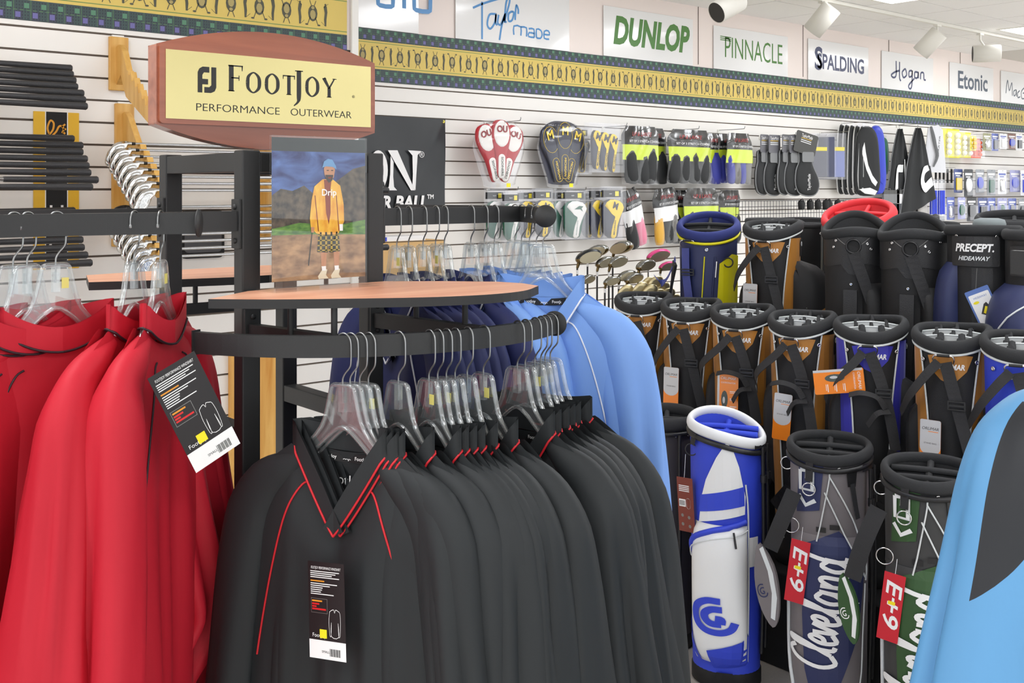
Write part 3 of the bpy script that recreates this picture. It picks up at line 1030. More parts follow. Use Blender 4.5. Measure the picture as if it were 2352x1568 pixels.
def sleeve(b, sgn, seed, bend=0.0, wide=1.0, elbow=0.0, fwd=0.0, mi=0, n=32):
    rnd = random.Random(seed)
    ph = [rnd.uniform(0, 6.28) for _ in range(5)]
    #        x      y     z      a(in plane) b(y)
    K = [(.078, .0, -.090, .014, .014), (.118, 0, -.116, .030, .024), (.162, 0, -.150, .046, .030), (.194, 0, -.205, .055, .036 * wide), (.212, fwd * .2, -.30, .056, .043 * wide),
         (.224 + elbow * .3, fwd * .5, -.42, .054, .050 * wide), (.233 + elbow * .8, fwd * .8, -.54, .052, .057 * wide), (.236 + elbow, fwd * 1.1, -.63, .050, .062 * wide),
         (.222 + elbow * .3 + bend * .4, fwd * 1.15, -.71, .046, .054 * wide), (.208 + bend, fwd, -.80, .040, .042 * wide), (.200 + bend * 1.2, fwd * .9, -.86, .034, .034)]
    cr = [(rnd.uniform(0, 6.28), rnd.uniform(-1.2, 1.2), rnd.uniform(.16, .34), rnd.uniform(.22, .42)) for _ in range(5)]
    m = (len(K) - 1) * 4 + 1
    rows = []
    cen = catmull([(k[0], k[1], k[2]) for k in K], 4)
    for i in range(m):
        t = i / (m - 1)
        _, _, _, a, bb = pl_interp(K, t)
        c = cen[i]
        tg = (cen[min(i + 1, m - 1)] - cen[max(i - 1, 0)]).normalized()
        nx = Vector((-tg.z, 0, tg.x))
        if nx.length < 1e-5:
            nx = Vector((1, 0, 0))
        nx.normalize()
        if nx.x < 0:
            nx = -nx
        ny = Vector((0, 1, 0))
        row = []
        for j in range(n):
            th = 2 * pi * j / n
            f = 1 + t * (.10 * sin(3 * th + ph[0] + 3 * t) + .05 * sin(5 * th + ph[1] - 6 * t) + .03 * sin(14 * t + ph[2] + th))
            for c0, dr, wd, dp in cr:
                dd = (th - c0 - dr * t + pi) % (2 * pi) - pi
                f -= dp * smooth01((t - .15) / .5) * math.exp(-(dd / wd) ** 2)
                f += .35 * dp * smooth01((t - .15) / .5) * math.exp(-((abs(dd) - 1.9 * wd) / wd) ** 2)
            if t > .55:
                f += .05 * sin(26 * t + ph[3] + 2 * th) * smooth01((t - .55) / .2)
            p = c + nx * (a * f * cos(th)) + ny * (bb * f * sin(th))
            row.append(Vector((p.x * sgn, p.y, p.z)))
        rows.append(row)
    vs = [p for r in rows for p in r]
    fs = []
    for i in range(m - 1):
        for j in range(n):
            q = (i * n + j, i * n + (j + 1) % n, (i + 1) * n + (j + 1) % n, (i + 1) * n + j)
            fs.append(q if sgn < 0 else q[::-1])
    b.add(vs, fs, mi, True)
    b.add(rows[-1], [list(range(n))], mi, True)
    return b
def shirt(name, label, group, fab, pipe, seed, fold=.014, wide=1.0, elbow=0.0, bend=0.0, fwd=0.0, vneck=True, tape=True, raglan=(-1, 1), near=0):
    t = thing(name, label, 'pullover', group=group)
    ff, bf = body_fn(seed, fold, -1, vneck=vneck), body_fn(seed, fold * .8, 1, vneck=vneck)
    b = MB()
    b.grid(ff, 49, 34)
    b.grid(lambda a, v: bf(1 - a, v), 49, 34)
    b.build('body', fab, t)
    trees = [BVHTree.FromPolygons([Vector(v) for v in b.v], b.f)]
    for sgn in (-1, 1):
        sl = sleeve(MB(), sgn, seed * 3 + sgn, bend, wide if sgn == near or not near else 1.0, elbow, fwd)
        sl.build('sleeve', fab, t)
        trees.append(BVHTree.FromPolygons([Vector(v) for v in sl.v], sl.f))
    def front_y(x, z):
        ys = [h[0].y for h in (tr.ray_cast(Vector((x, -.6, z)), Vector((0, 1, 0))) for tr in trees) if h[0] is not None]
        return min(ys) if ys else None
    # collar: a band standing up from the neckline, front V and back
    def ring(q, h):
        # q 0..1 around: front centre -> right -> back -> left -> front centre
        if q <= .25 or q >= .75:
            u = (q / .25 if q <= .25 else (1 - q) / .25)
            sg = 1 if q <= .25 else -1
            x = XNK * min(1, u) * sg
            f = min(1, u)
            z = (-.215 + .148 * f ** 1.1) if vneck else (-.105 + .04 * f ** 2)
            y = -.012 - .012 * (1 - f)
            oy = -.012
        else:
            u = 1 - (q - .25) / .25
            x = XNK * u
            z = -.078 + .014 * u * u
            y = .012 * (1 - abs(u)) + .006 - .018 * max(0, abs(u) - .0) ** 6
            oy = .004
        c = Vector((x, y, z))
        up = Vector((-x * .10, -.001, 1)).normalized()
        if (q < .25 or q > .75) and vneck:
            sg = 1 if q <= .25 else -1
            k = Vector((-sg * .80, -.12, .42))
            f = min(1, (q / .25 if q <= .25 else (1 - q) / .25))
            up = (k * (1 - f) + up * f * 1.0)
            if up.length > 0:
                up.normalize()
            hh = .044 * (.55 + .45 * f)
        else:
            hh = .042
        return c + up * hh * h + Vector((0, -.003 if (q < .25 or q > .75) else .003, 0))
    cb = MB()
    cb.grid(lambda a, v: ring(a, v), 41, 5)
    cb.grid(lambda a, v: ring(a, 1 - v) + Vector((0, .004 if (a < .25 or a > .75) else -.004, 0)), 41, 5)
    cb.build('collar', fab, t)
    # piping on the collar seam and along the raglan seams
    pb = MB()
    pb.tube([ring(q / 40, 0) + Vector((0, -.0015 if (q < 10 or q > 30) else .0015, 0)) for q in range(41)], .0021, 6)
    pb.build('collar_piping', pipe, t)
    for sgn in raglan:
        pr = []
        for i in range(25):
            f = i / 24
            x = (XNK * .62 + .085 * f ** .7 + .022 * f) * sgn
            z = -.130 - .02 * f - .30 * f ** 1.4
            y = front_y(x, z)
            if y is not None:
                pr.append(Vector((x, y - .0012, z)))
        MB().tube(catmull(pr, 2), .0019, 6).build('raglan_piping', pipe, t)
    if tape:
        tb = MB()
        def tp(a, v):
            q = .29 + .42 * a
            c = ring(q, .02)
            return c + Vector((0, -.0075, -.004 - .016 * v))
        tb.grid(tp, 19, 2)
        tb.build('neck_tape', TAPE, t)
        lb = MB()
        for k in range(5):
            q = .33 + .085 * k
            c = ring(q, .02)
            bm = text_bm('FootJoy', .009, bold=.0001)
            for v in bm.verts:
                v.co = Vector((c.x * 1.0 - 0 + v.co.x, c.y - .0085, c.z - .0125 + v.co.z))
            lb.addbm(bm, 0)
        lb.build('neck_tape_lettering', WHITE, t)
    return t

# ------------------------------------------------------------------ hanger
def make_hanger():
    t = thing('clothes_hanger', 'x', 'hanger')
    def outline(sg):
        return [(.165 * sg, -.196), (.155 * sg, -.186), (.135 * sg, -.166), (.105 * sg, -.136), (.072 * sg, -.106), (.045 * sg, -.076), (.033 * sg, -.046), (.0255 * sg, -.012), (.021 * sg, -.002), (.012 * sg, .0)]
    top = [(x, 0, z) for x, z in outline(-1)] + [(x, 0, z) for x, z in outline(1)[::-1]]
    top = catmull(top, 2)
    lowr = [(.165, 0, -.1965), (.145, 0, -.186), (.112, 0, -.160), (.07, 0, -.128), (.04, 0, -.100), (.018, 0, -.081), (0, 0, -.073)]
    low = catmull([(-p[0], 0, p[2]) for p in lowr] + [p for p in lowr[::-1][1:]], 2)
    b = MB()
    b.tube(top, .0042, 6, flat=1.2)
    b.tube(low, .0040, 6, flat=1.2)
    # thin web between the two ribs
    n = 40
    def fw(a, v):
        i = a * (len(top) - 1); j = a * (len(low) - 1)
        p = Vector(pl_interp([tuple(q) for q in top], a)); q = Vector(pl_interp([tuple(r) for r in low], a))
        return p.lerp(q, v)
    b.grid(fw, 34, 2)
    # notches near the ends and the boss that holds the hook
    b.box(-.006, .006, -.0045, .0045, -.046, -.001)
    b.box(-.004, .004, -.005, .005, -.03, -.012)
    b.build('plastic_body', CLEAR, t)
    hk = [(0, 0, -.03), (0, 0, .003), (.001, 0, .013), (.0065, 0, .022), (.0145, 0, .031), (.0175, 0, .040), (.0178, 0, .064), (.0165, 0, .078), (.0115, 0, .0865), (.0035, 0, .0905), (-.0055, 0, .0885), (-.0110, 0, .081), (-.0125, 0, .072), (-.0120, 0, .066)]
    MB().tube(catmull(hk, 4), .0016, 7).build('wire_hook', WIRE, t)
    MB().lathe([(0, -.004), (.0026, -.003), (.0026, .003), (0, .004)], 8, 0, (-.012, 0, .064)).build('hook_tip', CLEAR, t)
    return t
HOOK = 0.0895
_hangers = []
def hang(shirt_root, pos, psi, hlabel, hgroup, size_tab=None):
    """pos: point on top of a rail; psi: yaw of the hanger plane"""
    if not _hangers:
        h = make_hanger()
        h['label'] = hlabel; h['group'] = hgroup
    else:
        h = dup(_hangers[0], (0, 0, 0), 0, hlabel, hgroup)
    _hangers.append(h)
    h.location = (pos[0], pos[1], pos[2] - HOOK + .001)
    h.rotation_euler = (0, 0, psi)
    if size_tab:
        MB().box(.008, .020, -.0058, -.0048, -.040, -.022).build('size_sticker', mat(*size_tab), h)
    if shirt_root:
        shirt_root.location = h.location
        shirt_root.location.z -= .040
        shirt_root.rotation_euler = (0, 0, psi)
    return h

# local +x of a hanger plane given the camera-space direction (right part, toward-camera part)
def plane_yaw(deg):
    """deg: 0 = plane faces the camera squarely, 90 = seen edge on with the right end nearest"""
    r = radians(deg)
    xr, xf = cos(r), -sin(r)          # camera right / forward components
    X = xf * SY + xr * CY
    Y = xf * CY - xr * SY
    return atan2(Y, X)
def rail_at(path, px, z):
    """point on the rail polyline that projects to pixel column px"""
    def col(p):
        xc = p.x * CY - p.y * SY; zc = p.x * SY + p.y * CY
        return CX + F_PX * xc / zc
    best = None
    for i in range(len(path) - 1):
        a, b2 = Vector(path[i]), Vector(path[i + 1])
        ca, cb = col(a), col(b2)
        if (ca - px) * (cb - px) <= 0 and ca != cb:
            p = a.lerp(b2, (px - ca) / (cb - ca))
            p.z = z
            return p
    p = min((Vector(q) for q in path), key=lambda q: abs(col(q) - px))
    p.z = z
    return p

# ------------------------------------------------------------------ hang tags
TAGB = mat('tag_black', (28, 24, 26), .35)
TAGR, TAGO = mat('tag_red', (216, 30, 34), .4), mat('tag_orange', (228, 150, 40), .4)
BAR = mat('barcode', (60, 60, 60), .5)
def garment_tag(parent, loc, rot, w=.074, h=.158):
    """black swing tag with white footer"""
    b = MB()
    b.box(-w / 2, w / 2, 0, .0008, -h, 0, 0)
    b.box(-w / 2, w / 2, -.0004, 0, -h, -h + .030, 1)
    text(b, 'FOOTJOY PERFORMANCE WINDSHIRT', 0, -.0005, -.010, .0062, mi=1, width=w * .82, shear=.2)
    for i in range(4):
        b.box(-w * .43, w * (.36 - .1 * (i % 3)), -.0004, 0, -.0165 - i * .0032, -.0152 - i * .0032, 1)
    b.box(-w * .43, -w * .05, -.0004, 0, -.0325, -.0305, 3)
    for i in range(6):
        b.box(-w * .43, w * (.3, .1, -.1, -.12, -.15, .2)[i], -.0004, 0, -.0365 - i * .0034, -.0352 - i * .0034, 1)
    b.box(-w * .43, w * .02, -.0003, 0, -.084, -.060, 4)
    b.box(-w * .42, w * .01, -.0004, 0, -.0832, -.0608, 0)
    b.box(-w * .40, -w * .12, -.0005, 0, -.0655, -.0630, 3)
    for i, q in enumerate((-.2, -.28, -.02)):
        b.box(-w * .40, w * q, -.0005, 0, -.0705 - i * .0042, -.0678 - i * .0042, 2)
    st = [[(0, 1), (.12, 1.06), (.3, 1.1), (.36, .98), (.44, 1.1), (.62, 1.06), (.74, .98), (.78, .6), (.72, .12), (.62, .1), (.60, .6)], [(0, 1), (-.06, .6), (-.02, .1), (.08, .1), (.12, .6), (.10, .06), (.62, .06), (.60, .6)]]
    bm = stroke_bm(st, .022, 3)
    for v in bm.verts:
        v.co = Vector((w * .08 + v.co.x * .028, -.0006, -.122 + v.co.z * .042))
    b.addbm(bm, 1)
    text(b, 'FootJoy', -w * .22, -.0006, -h + .0375, .009, mi=1)
    for i in range(12):
        x0 = w * .06 + i * .0018
        b.box(x0, x0 + (.0011 if i % 3 else .0006), -.0008, -.0003, -h + .006, -h + .018, 5)
    text(b, 'SMALL', -w * .05, -.0008, -h + .012, .0055, mi=5)
    b.box(-w * .20, -w * .01, -.0010, -.0004, -h + .034, -h + .048, 6)
    o = b.build('hang_tag', [TAGB, WHITE, TAGR, TAGO, GREYMET, BAR, YEL], parent, label='black hang tag with white barcode footer and yellow price sticker')
    o.location = loc
    o.rotation_euler = rot
    return o

TABY = ('size_tab_yellow', (226, 214, 120), .6)
# ---- red pullovers on the left rail (their hooks by pixel column, left to right)
ords = ['first', 'second', 'third', 'fourth', 'fifth', 'sixth', 'seventh', 'eighth', 'ninth', 'tenth', 'eleventh', 'twelfth', 'thirteenth', 'fourteenth', 'fifteenth', 'sixteenth', 'seventeenth', 'eighteenth']
RG = 'red pullovers on the left rail'
reds = [(-70, -62, 'red pullover at the left edge of the picture on the left rail'), (30, -56, 'red pullover second from the left edge, mostly behind its neighbour'), (62, -62, 'red pullover third from the left edge on the left rail'),
        (128, -48, 'red pullover with wide raised collar in the middle of the left rail'), (308, -80, 'red pullover with wide draped sleeve, second from the right end of the left rail'),
        (368, -88, 'red pullover carrying a slanted black hang tag at the right end of the left rail')]
for i, (px, dg, lb) in enumerate(reds):
    s = shirt('red_pullover', lb, RG, RED, BLKP, 11 + i, fold=.016, wide=1.25, elbow=.03, bend=-.03, vneck=False, tape=False, near=-1)
    p = rail_at(LEFT, px, ZS + BH / 2 + .0016)
    hang(s, p, plane_yaw(dg) , 'clear hanger of the %s red pullover from the left on the left rail' % ords[i], 'clear hangers on the left rail', TABY if i in (3, 5) else None)
    if i == 5:
        garment_tag(s, (-.165, -.080, -.115), (radians(0), radians(-26), radians(-50))).scale = (1.15, 1, 1.15)
# ---- black pullovers on the front rail
BG = 'black pullovers on the front rail'
blk = [(787, 26), (804, 28), (826, 34), (846, 38), (915, 40), (985, 46), (1005, 48), (1025, 49), (1045, 50), (1073, 50), (1110, 44), (1188, 40), (1206, 42), (1228, 44), (1242, 44), (1252, 42), (1264, 30)]
for i, (px, dg) in enumerate(blk):
    lb = 'black pullover with red piping, %s from the left on the front rail' % ords[i]
    if i == 0:
        lb = 'black V-neck pullover with red piping and hang tag, leftmost on the front rail'
    s = shirt('black_pullover', lb, BG, BLK, REDP, 41 + i % 6 if i else 40, fold=.015, wide=1.0 + .1 * (i % 3), elbow=.01 * (i % 4), bend=-.01 * (i % 3), tape=(i in (0, 1, 4, 11)), raglan=(-1, 1) if i == 0 else ((1,) if i in (4, 11) else ()))
    p = rail_at(FRONT, px, ZFR + BH / 2 + .0016)
    hang(s, p, plane_yaw(dg), 'clear hanger of the ' + ('black V-neck with the hang tag' if i == 0 else '%s black pullover from the left on the front rail' % ords[i]), 'clear hangers on the front rail', TABY if i in (3, 5, 7, 10, 13) else None)
    if i == 0:
        garment_tag(s, (.012, -.066, -.245), (radians(-3), radians(-4), 0))
        fb = MB()
        text(fb, 'FootJoy', -.004, .010, -.128, .026, rot=-.05)
        fb.build('neck_logo', WHITE, s)
# ---- navy and light blue pullovers on the right rail
NG = 'navy pullovers on the right arm'
ARM_R = [(1.225, 1.925, ZS), (1.662, 1.935, ZS)]
navy = [(905, 52), (930, 55), (962, 55), (990, 56), (1010, 56), (1072, 57)]
for i, (px, dg) in enumerate(navy):
    lb = 'navy pullover with white piping, %s from the sign post on the right arm' % ords[i]
    s = shirt('navy_pullover', lb, NG, NVY, WHTP, 71 + i % 3, fold=.02, wide=1.0, tape=False)
    p = rail_at(ARM_R, px, ZS + BH / 2 + .0016)
    hang(s, p, plane_yaw(dg), 'clear hanger of the %s navy pullover from the sign post' % ords[i], 'clear hangers on the right arm', TABY if i in (0, 3) else None)
LG = 'light blue pullovers on the right rail'
lb_px = [(1105, 58), (1130, 52), (1182, 44), (1198, 38), (1216, 34), (1232, 28), (1247, 14)]
for i, (px, dg) in enumerate(lb_px):
    lb = 'light blue pullover with white piping, %s from the end disc of the right rail' % ords[len(lb_px) - 1 - i]
    if i == len(lb_px) - 1:
        lb = 'light blue V-neck pullover facing the camera at the end of the right rail'
    s = shirt('light_blue_pullover', lb, LG, LBL, WHTP, 81 + i % 3, fold=.012, wide=1.1, tape=(i > 4))
    p = rail_at(ARM_R if i < 2 else RIGHT[len(RIGHT) // 2:], px, ZS + BH / 2 + .0016)
    hang(s, p, plane_yaw(dg), 'clear hanger of the %s light blue pullover from the end disc' % ords[len(lb_px) - 1 - i], 'clear hangers on the right rail', None)
# ================================================================== GOLF BAGS
NYLON = mat('black_nylon', (30, 30, 32), .6, bump=.2, scale=500)
FOAM = mat('black_foam_rim', (46, 47, 49), .85, bump=.3, scale=700)
LINER = mat('grey_mesh_liner', (222, 226, 228), .8, bump=.2, scale=600)
WEB = mat('black_webbing', (44, 44, 46), .75, bump=.3, scale=400)
TAN = mat('tan_satin', (182, 122, 46), .42, noise=.12, scale=9, sheen=.2)
BAGBLUE = mat('royal_satin', (52, 50, 176), .42, noise=.08, scale=9, sheen=.2)
ROYAL = mat('royal_nylon', (50, 72, 208), .5, noise=.05, scale=12)
WHITEV = mat('white_vinyl', (240, 241, 241), .4)
PIPEW = mat('silver_white_piping', (222, 226, 226), .45)
GREYN = mat('grey_nylon', (122, 116, 118), .6, noise=.05, scale=14)
CHAR = mat('charcoal_nylon', (62, 62, 62), .6, noise=.05, scale=14)
NAVYN = mat('navy_nylon', (42, 50, 92), .5, noise=.05, scale=14)
GRNN = mat('forest_nylon', (52, 86, 46), .55, noise=.05, scale=14)
YELN = mat('yellow_nylon', (232, 224, 24), .45, noise=.05, scale=10)
MIDBLUE = mat('mid_blue_webbing', (76, 86, 160), .7, bump=.3, scale=400)
REDF = mat('red_foam', (236, 62, 70), .75)
ORANGE = mat('tag_orange_card', (248, 138, 28), .35, coat=.4)
TAGGREY = mat('tag_grey_card', (206, 206, 208), .35, coat=.4)
TAGRED = mat('tag_red_card', (206, 30, 48), .35)
TAGBRN = mat('tag_brown_card', (124, 52, 40), .35)
BUCK = mat('black_buckle', (34, 34, 36), .35)

class Bag:
    def __init__(s, name, label, loc, rotz, H=.86, rx=.112, ry=.10, tilt=.035, cat='golf bag', group='golf bags on the display', wave=0.0, bot=.92):
        s.H, s.rx, s.ry, s.tilt, s.wave, s.bot = H, rx, ry, tilt, wave, bot
        s.pk = []
        s.t = thing(name, label, cat, loc, rotz, group)
    def r(s, h):
        k = s.bot + (1 - s.bot) * min(1, max(0, h / s.H))
        return s.rx * k, s.ry * k
    def zr(s, a):
        return s.H - s.tilt * cos(a) + s.wave * cos(2 * a)
    def off(s, x, z):
        d = 0.0
        for (x0, x1, z0, z1, dd, ex) in s.pk:
            u = (x - (x0 + x1) / 2) / ((x1 - x0) / 2)
            v = (z - (z0 + z1) / 2) / ((z1 - z0) / 2)
            if abs(u) < 1 and abs(v) < 1:
                d = max(d, dd * ((1 - abs(u) ** ex) * (1 - abs(v) ** ex)) ** .6)
        return d
    def P(s, x, z, eps=0.0):
        rx, ry = s.r(z)
        a = x / ((s.rx + s.ry) / 2)
        n = Vector((sin(a) / rx, -cos(a) / ry, 0)).normalized()
        return Vector((rx * sin(a), -ry * cos(a), z)) + n * (eps + s.off(x, z))
    def body(s, m, base=None, cuff=None, cuffh=.0, rimm=None, rimr=.014):
        R = (s.rx + s.ry) / 2
        b = MB()
        def fn(u, v):
            a = u * 2 * pi - pi
            z = .05 + (s.zr(a) - .05) * v
            rx, ry = s.r(z)
            return (rx * sin(a), -ry * cos(a), z)
        b.grid(fn, 40, 20, 0, wrap=True)
        b.build('body', m, s.t)
        rx, ry = s.r(0)
        MB().lathe([(rx * .97, 0), (rx * 1.04, .006), (rx * 1.04, .052), (rx * 1.0, .058)], 36, 0, sy=ry / rx).build('base', base or DARK, s.t)
        if cuff:
            def fc(u, v):
                a = u * 2 * pi - pi
                z = s.zr(a) - cuffh * (1 - v)
                rx, ry = s.r(z)
                return ((rx + .004) * sin(a), -(ry + .004) * cos(a), z)
            MB().grid(fc, 48, 4, 0, wrap=True).build('cuff', cuff, s.t)
        s.rimr = rimr
        pts = []
        for i in range(48):
            a = 2 * pi * i / 48
            rx, ry = s.r(s.H)
            pts.append((rx * sin(a), -ry * cos(a), s.zr(a)))
        MB().tube(pts, rimr * 1.35, 12, closed=True, flat=.62, up=(0, 0, 1)).build('rim', rimm or FOAM, s.t)
    def inside(s, nx, ny, lin=None, div=None, drop=.012, rr=.006, depth=.10):
        """liner wall and padded dividers: ny bars across, nx ribs front to back"""
        lin = lin or LINER
        div = div or FOAM
        b = MB()
        def fl(u, v):
            a = u * 2 * pi - pi
            z = s.zr(a) - .004 - depth * v
            rx, ry = s.r(s.H)
            k = .93
            return (rx * k * sin(a), -ry * k * cos(a), z)
        b.grid(fl, 40, 4, 0, wrap=True)
        b.grid(lambda u, v: (s.rx * .93 * v * sin(u * 2 * pi), -s.ry * .93 * v * cos(u * 2 * pi), s.H - depth - s.tilt * .6), 30, 2, 1, wrap=True)
        b.build('liner', [lin, DARK], s.t)
        def zin(x, y):
            return s.H + s.tilt * (y / s.ry) - drop
        for k in range(ny):
            y = s.ry * (-.55 + 1.15 * (k + .5) / ny) if ny > 1 else 0.0
            w = s.rx * .9 * sqrt(max(.05, 1 - (y / s.ry) ** 2))
            p = [(w * (i / 6 * 2 - 1), y - .012 * cos((i / 6 * 2 - 1) * 1.57), zin(0, y) + .006 * cos((i / 6 * 2 - 1) * 1.57)) for i in range(7)]
            q = MB()
            q.tube(p, rr, 6)
            q.add([(x, yy, z) for x, yy, z in p] + [(x, yy, z - .07) for x, yy, z in p], [(i, i + 1, i + 8, i + 7) for i in range(6)])
            q.build('divider', lin if (ny > 1 and lin is LINER) else div, s.t)
        for k in range(nx):
            x = s.rx * .9 * (-1 + 2 * (k + 1) / (nx + 1))
            l = s.ry * .88 * sqrt(max(.05, 1 - (x / s.rx) ** 2))
            p = [(x, l * (i / 6 * 2 - 1), zin(x, l * (i / 6 * 2 - 1)) + .002 - .012 * (i % 2 if ny > 1 else 0)) for i in range(7)]
            q = MB()
            q.tube(p, rr * 1.1, 6)
            q.add([(xx, y, z) for xx, y, z in p] + [(xx, y, z - .06) for xx, y, z in p], [(i, i + 1, i + 8, i + 7) for i in range(6)])
            q.build('divider', div, s.t)
    def multi(s):
        depth = .09
        b = MB()
        def fl(u, v):
            a = u * 2 * pi - pi
            return (s.rx * .93 * sin(a), -s.ry * .93 * cos(a), s.zr(a) - .002 - depth * v)
        b.grid(fl, 40, 4, 0, wrap=True)
        b.grid(lambda u, v: (s.rx * .93 * v * sin(u * 2 * pi), -s.ry * .93 * v * cos(u * 2 * pi), s.H - depth), 30, 2, 1, wrap=True)
        b.build('liner', [LINER, DARK], s.t)
        ys = (-.30 * s.ry, .30 * s.ry)
        def top(y):
            return s.H + .9 * s.tilt * (y / s.ry) + .006
        for k, y in enumerate(ys):
            w = s.rx * .9 * sqrt(1 - (y / s.ry) ** 2)
            def fs(u, v, y=y, w=w):
                x = w * (u * 2 - 1)
                return (x, y - .010 * cos(x / w * 1.57), top(y) + .012 * cos(x / w * 1.57) - .075 * (1 - v))
            q = MB().grid(fs, 13, 3)
            q.tube([fs(i / 12, 1) for i in range(13)], .0028, 6)
            q.build('divider_sheet', LINER, s.t)
        spans = ((-.92 * s.ry, ys[0] - .006, (-.28, .28), .0115), (ys[0], ys[1], (-.45, 0, .45), .0065), (ys[1], .9 * s.ry, (-.4, .05, .45), .0065))
        for y0, y1, xs, rr in spans:
            for fx in xs:
                x = s.rx * fx
                p = [(x + .004 * sin(t * 3.14), y0 + (y1 - y0) * t, top(y0 + (y1 - y0) * t) + .014 - .016 * sin(t * 3.14)) for t in (0, .17, .33, .5, .67, .83, 1)]
                q = MB().tube(p, rr, 6)
                q.add(p + [(a, c, z - .06) for a, c, z in p], [(i, i + 1, i + 8, i + 7) for i in range(6)])
                q.build('divider_rib', FOAM, s.t)
    def panel(s, poly, m, name='panel', eps=.003, step=.025, label=None):
        bm = subdivide_bm(poly_bm(poly), step)
        return s.wrap(bm, m, name, eps, label)
    def wrap(s, bm, m, name, eps=.004, label=None):
        for v in bm.verts:
            v.co = s.P(v.co.x, v.co.z, eps)
        bmesh.ops.recalc_face_normals(bm, faces=bm.faces)
        b = MB()
        b.addbm(bm, 0, False)
        return b.build(name, m, s.t, label=label)
    def letters(s, txt, x, z, size, m, rot=0.0, name='lettering', eps=.006, step=.03, **kw):
        bm = text_bm(txt, size, **kw)
        c, sn = cos(rot), sin(rot)
        for v in bm.verts:
            v.co = Vector((x + v.co.x * c - v.co.z * sn, 0, z + v.co.x * sn + v.co.z * c))
        return s.wrap(subdivide_bm(bm, step), m, name, eps)
    def pen(s, st, x, z, w, scale, m, rot=0.0, name='logo', eps=.006, smooth=5):
        bm = stroke_bm(st, w / scale, smooth)
        c, sn = cos(rot) * scale, sin(rot) * scale
        for v in bm.verts:
            v.co = Vector((x + v.co.x * c - v.co.z * sn, 0, z + v.co.x * sn + v.co.z * c))
        return s.wrap(bm, m, name, eps)
    def pipe(s, pts, m=None, r=.0028, eps=.004, name='piping', sm=4):
        q = catmull([(p[0], 0, p[1]) for p in pts], sm) if len(pts) > 2 else [Vector((p[0], 0, p[1])) for p in pts]
        MB().tube([s.P(p.x, p.z, eps) for p in q], r, 6).build(name, m or PIPEW, s.t)
    def rimpipe(s, m, dz=-.02, r=.004, a0=-pi, a1=pi, eps=.006, n=40):
        pts = []
        for i in range(n + 1):
            a = a0 + (a1 - a0) * i / n
            rx, ry = s.r(s.H)
            pts.append(((rx + eps) * sin(a), -(ry + eps) * cos(a), s.zr(a) + dz))
        MB().tube(pts, r, 6).build('rim_piping', m, s.t)
    def snap(s, x, z, r=.0065, m=None):
        c = s.P(x, z, .004)
        a = x / ((s.rx + s.ry) / 2)
        b = MB().lathe([(r * .45, .001), (r * .5, .003), (r, .003), (r, 0)][::-1], 12)
        d = Vector((sin(a), -cos(a), 0))
        b.xform(Matrix.Translation(c) @ d.to_track_quat('Z', 'Y').to_matrix().to_4x4())
        b.build('rivet', m or CHROME, s.t)
    def pocket(s, x0, x1, z0, z1, d, m, ex=4, name='pocket'):
        s.pk.append((x0, x1, z0, z1, d, ex))
        b = MB()
        b.grid(lambda u, v: s.P(x0 + (x1 - x0) * u, z0 + (z1 - z0) * v, .0015), 18, 22)
        b.build(name, m, s.t)
    def strap(s, pts, w, m=None, name='strap', th=.0025, face=None, sm=6):
        """free ribbon through local 3-D points"""
        P = catmull(pts, sm)
        vs, fs = [], []
        m_ = len(P)
        for i in range(m_):
            t = (P[min(i + 1, m_ - 1)] - P[max(i - 1, 0)]).normalized()
            n = Vector(face) if face else Vector((P[i].x, P[i].y, 0))
            if n.length < 1e-4:
                n = Vector((0, -1, 0))
            n.normalize()
            sd = t.cross(n)
            if sd.length < 1e-4:
                sd = Vector((1, 0, 0))
            sd.normalize()
            n = sd.cross(t).normalized()
            for a, c in ((-1, 0), (1, 0), (1, 1), (-1, 1)):
                vs.append(P[i] + sd * a * w / 2 + n * c * th)
        for i in range(m_ - 1):
            for j in range(4):
                fs.append((i * 4 + j, i * 4 + (j + 1) % 4, (i + 1) * 4 + (j + 1) % 4, (i + 1) * 4 + j))
        fs += [(3, 2, 1, 0), tuple((m_ - 1) * 4 + j for j in range(4))]
        b = MB()
        b.add(vs, fs)
        return b.build(name, m or WEB, s.t)
    def buckle(s, c, w, rotx=0.0, m=None):
        b = MB()
        x, y, z = c
        b.box(x - w * .6, x + w * .6, y - .006, y, z + .010, z + .015, bev=.001).box(x - w * .6, x + w * .6, y - .006, y, z - .015, z - .010, bev=.001)
        b.box(x - w * .6, x - w * .5, y - .006, y, z - .012, z + .012).box(x + w * .5, x + w * .6, y - .006, y, z - .012, z + .012)
        b.box(x - w * .5, x + w * .5, y - .008, y - .002, z - .004, z + .004, bev=.001)
        b.build('buckle', m or BUCK, s.t)
    def ring(s, x, z, r=.016, m=None, tube=.0018, eps=.012):
        c = s.P(x, z, eps)
        MB().tube([c + Vector((r * cos(2 * pi * i / 20), 0, r * sin(2 * pi * i / 20))) for i in range(20)], tube, 6, closed=True).build('ring', m or CHROME, s.t)
    def handle(s, x, w=.058, dz=-.028):
        a = x / ((s.rx + s.ry) / 2)
        z = s.zr(a) + dz
        c = s.P(x, z, .012)
        b = MB()
        p = [c + Vector((-w / 2, .004, -.022)), c + Vector((-w / 2 - .002, -.008, -.006)), c + Vector((-w / 2 + .008, -.012, .004)), c + Vector((w / 2 - .008, -.012, .004)), c + Vector((w / 2 + .002, -.008, -.006)), c + Vector((w / 2, .004, -.022))]
        b.tube(catmull(p, 4), .0026, 7)
        b.build('handle_ring', CHROME, s.t)
        MB().tube([c + Vector((-w / 2 + .010, -.012, .004)), c + Vector((w / 2 - .010, -.012, .004))], .0048, 8).build('handle_grip', BUCK, s.t)
        return c
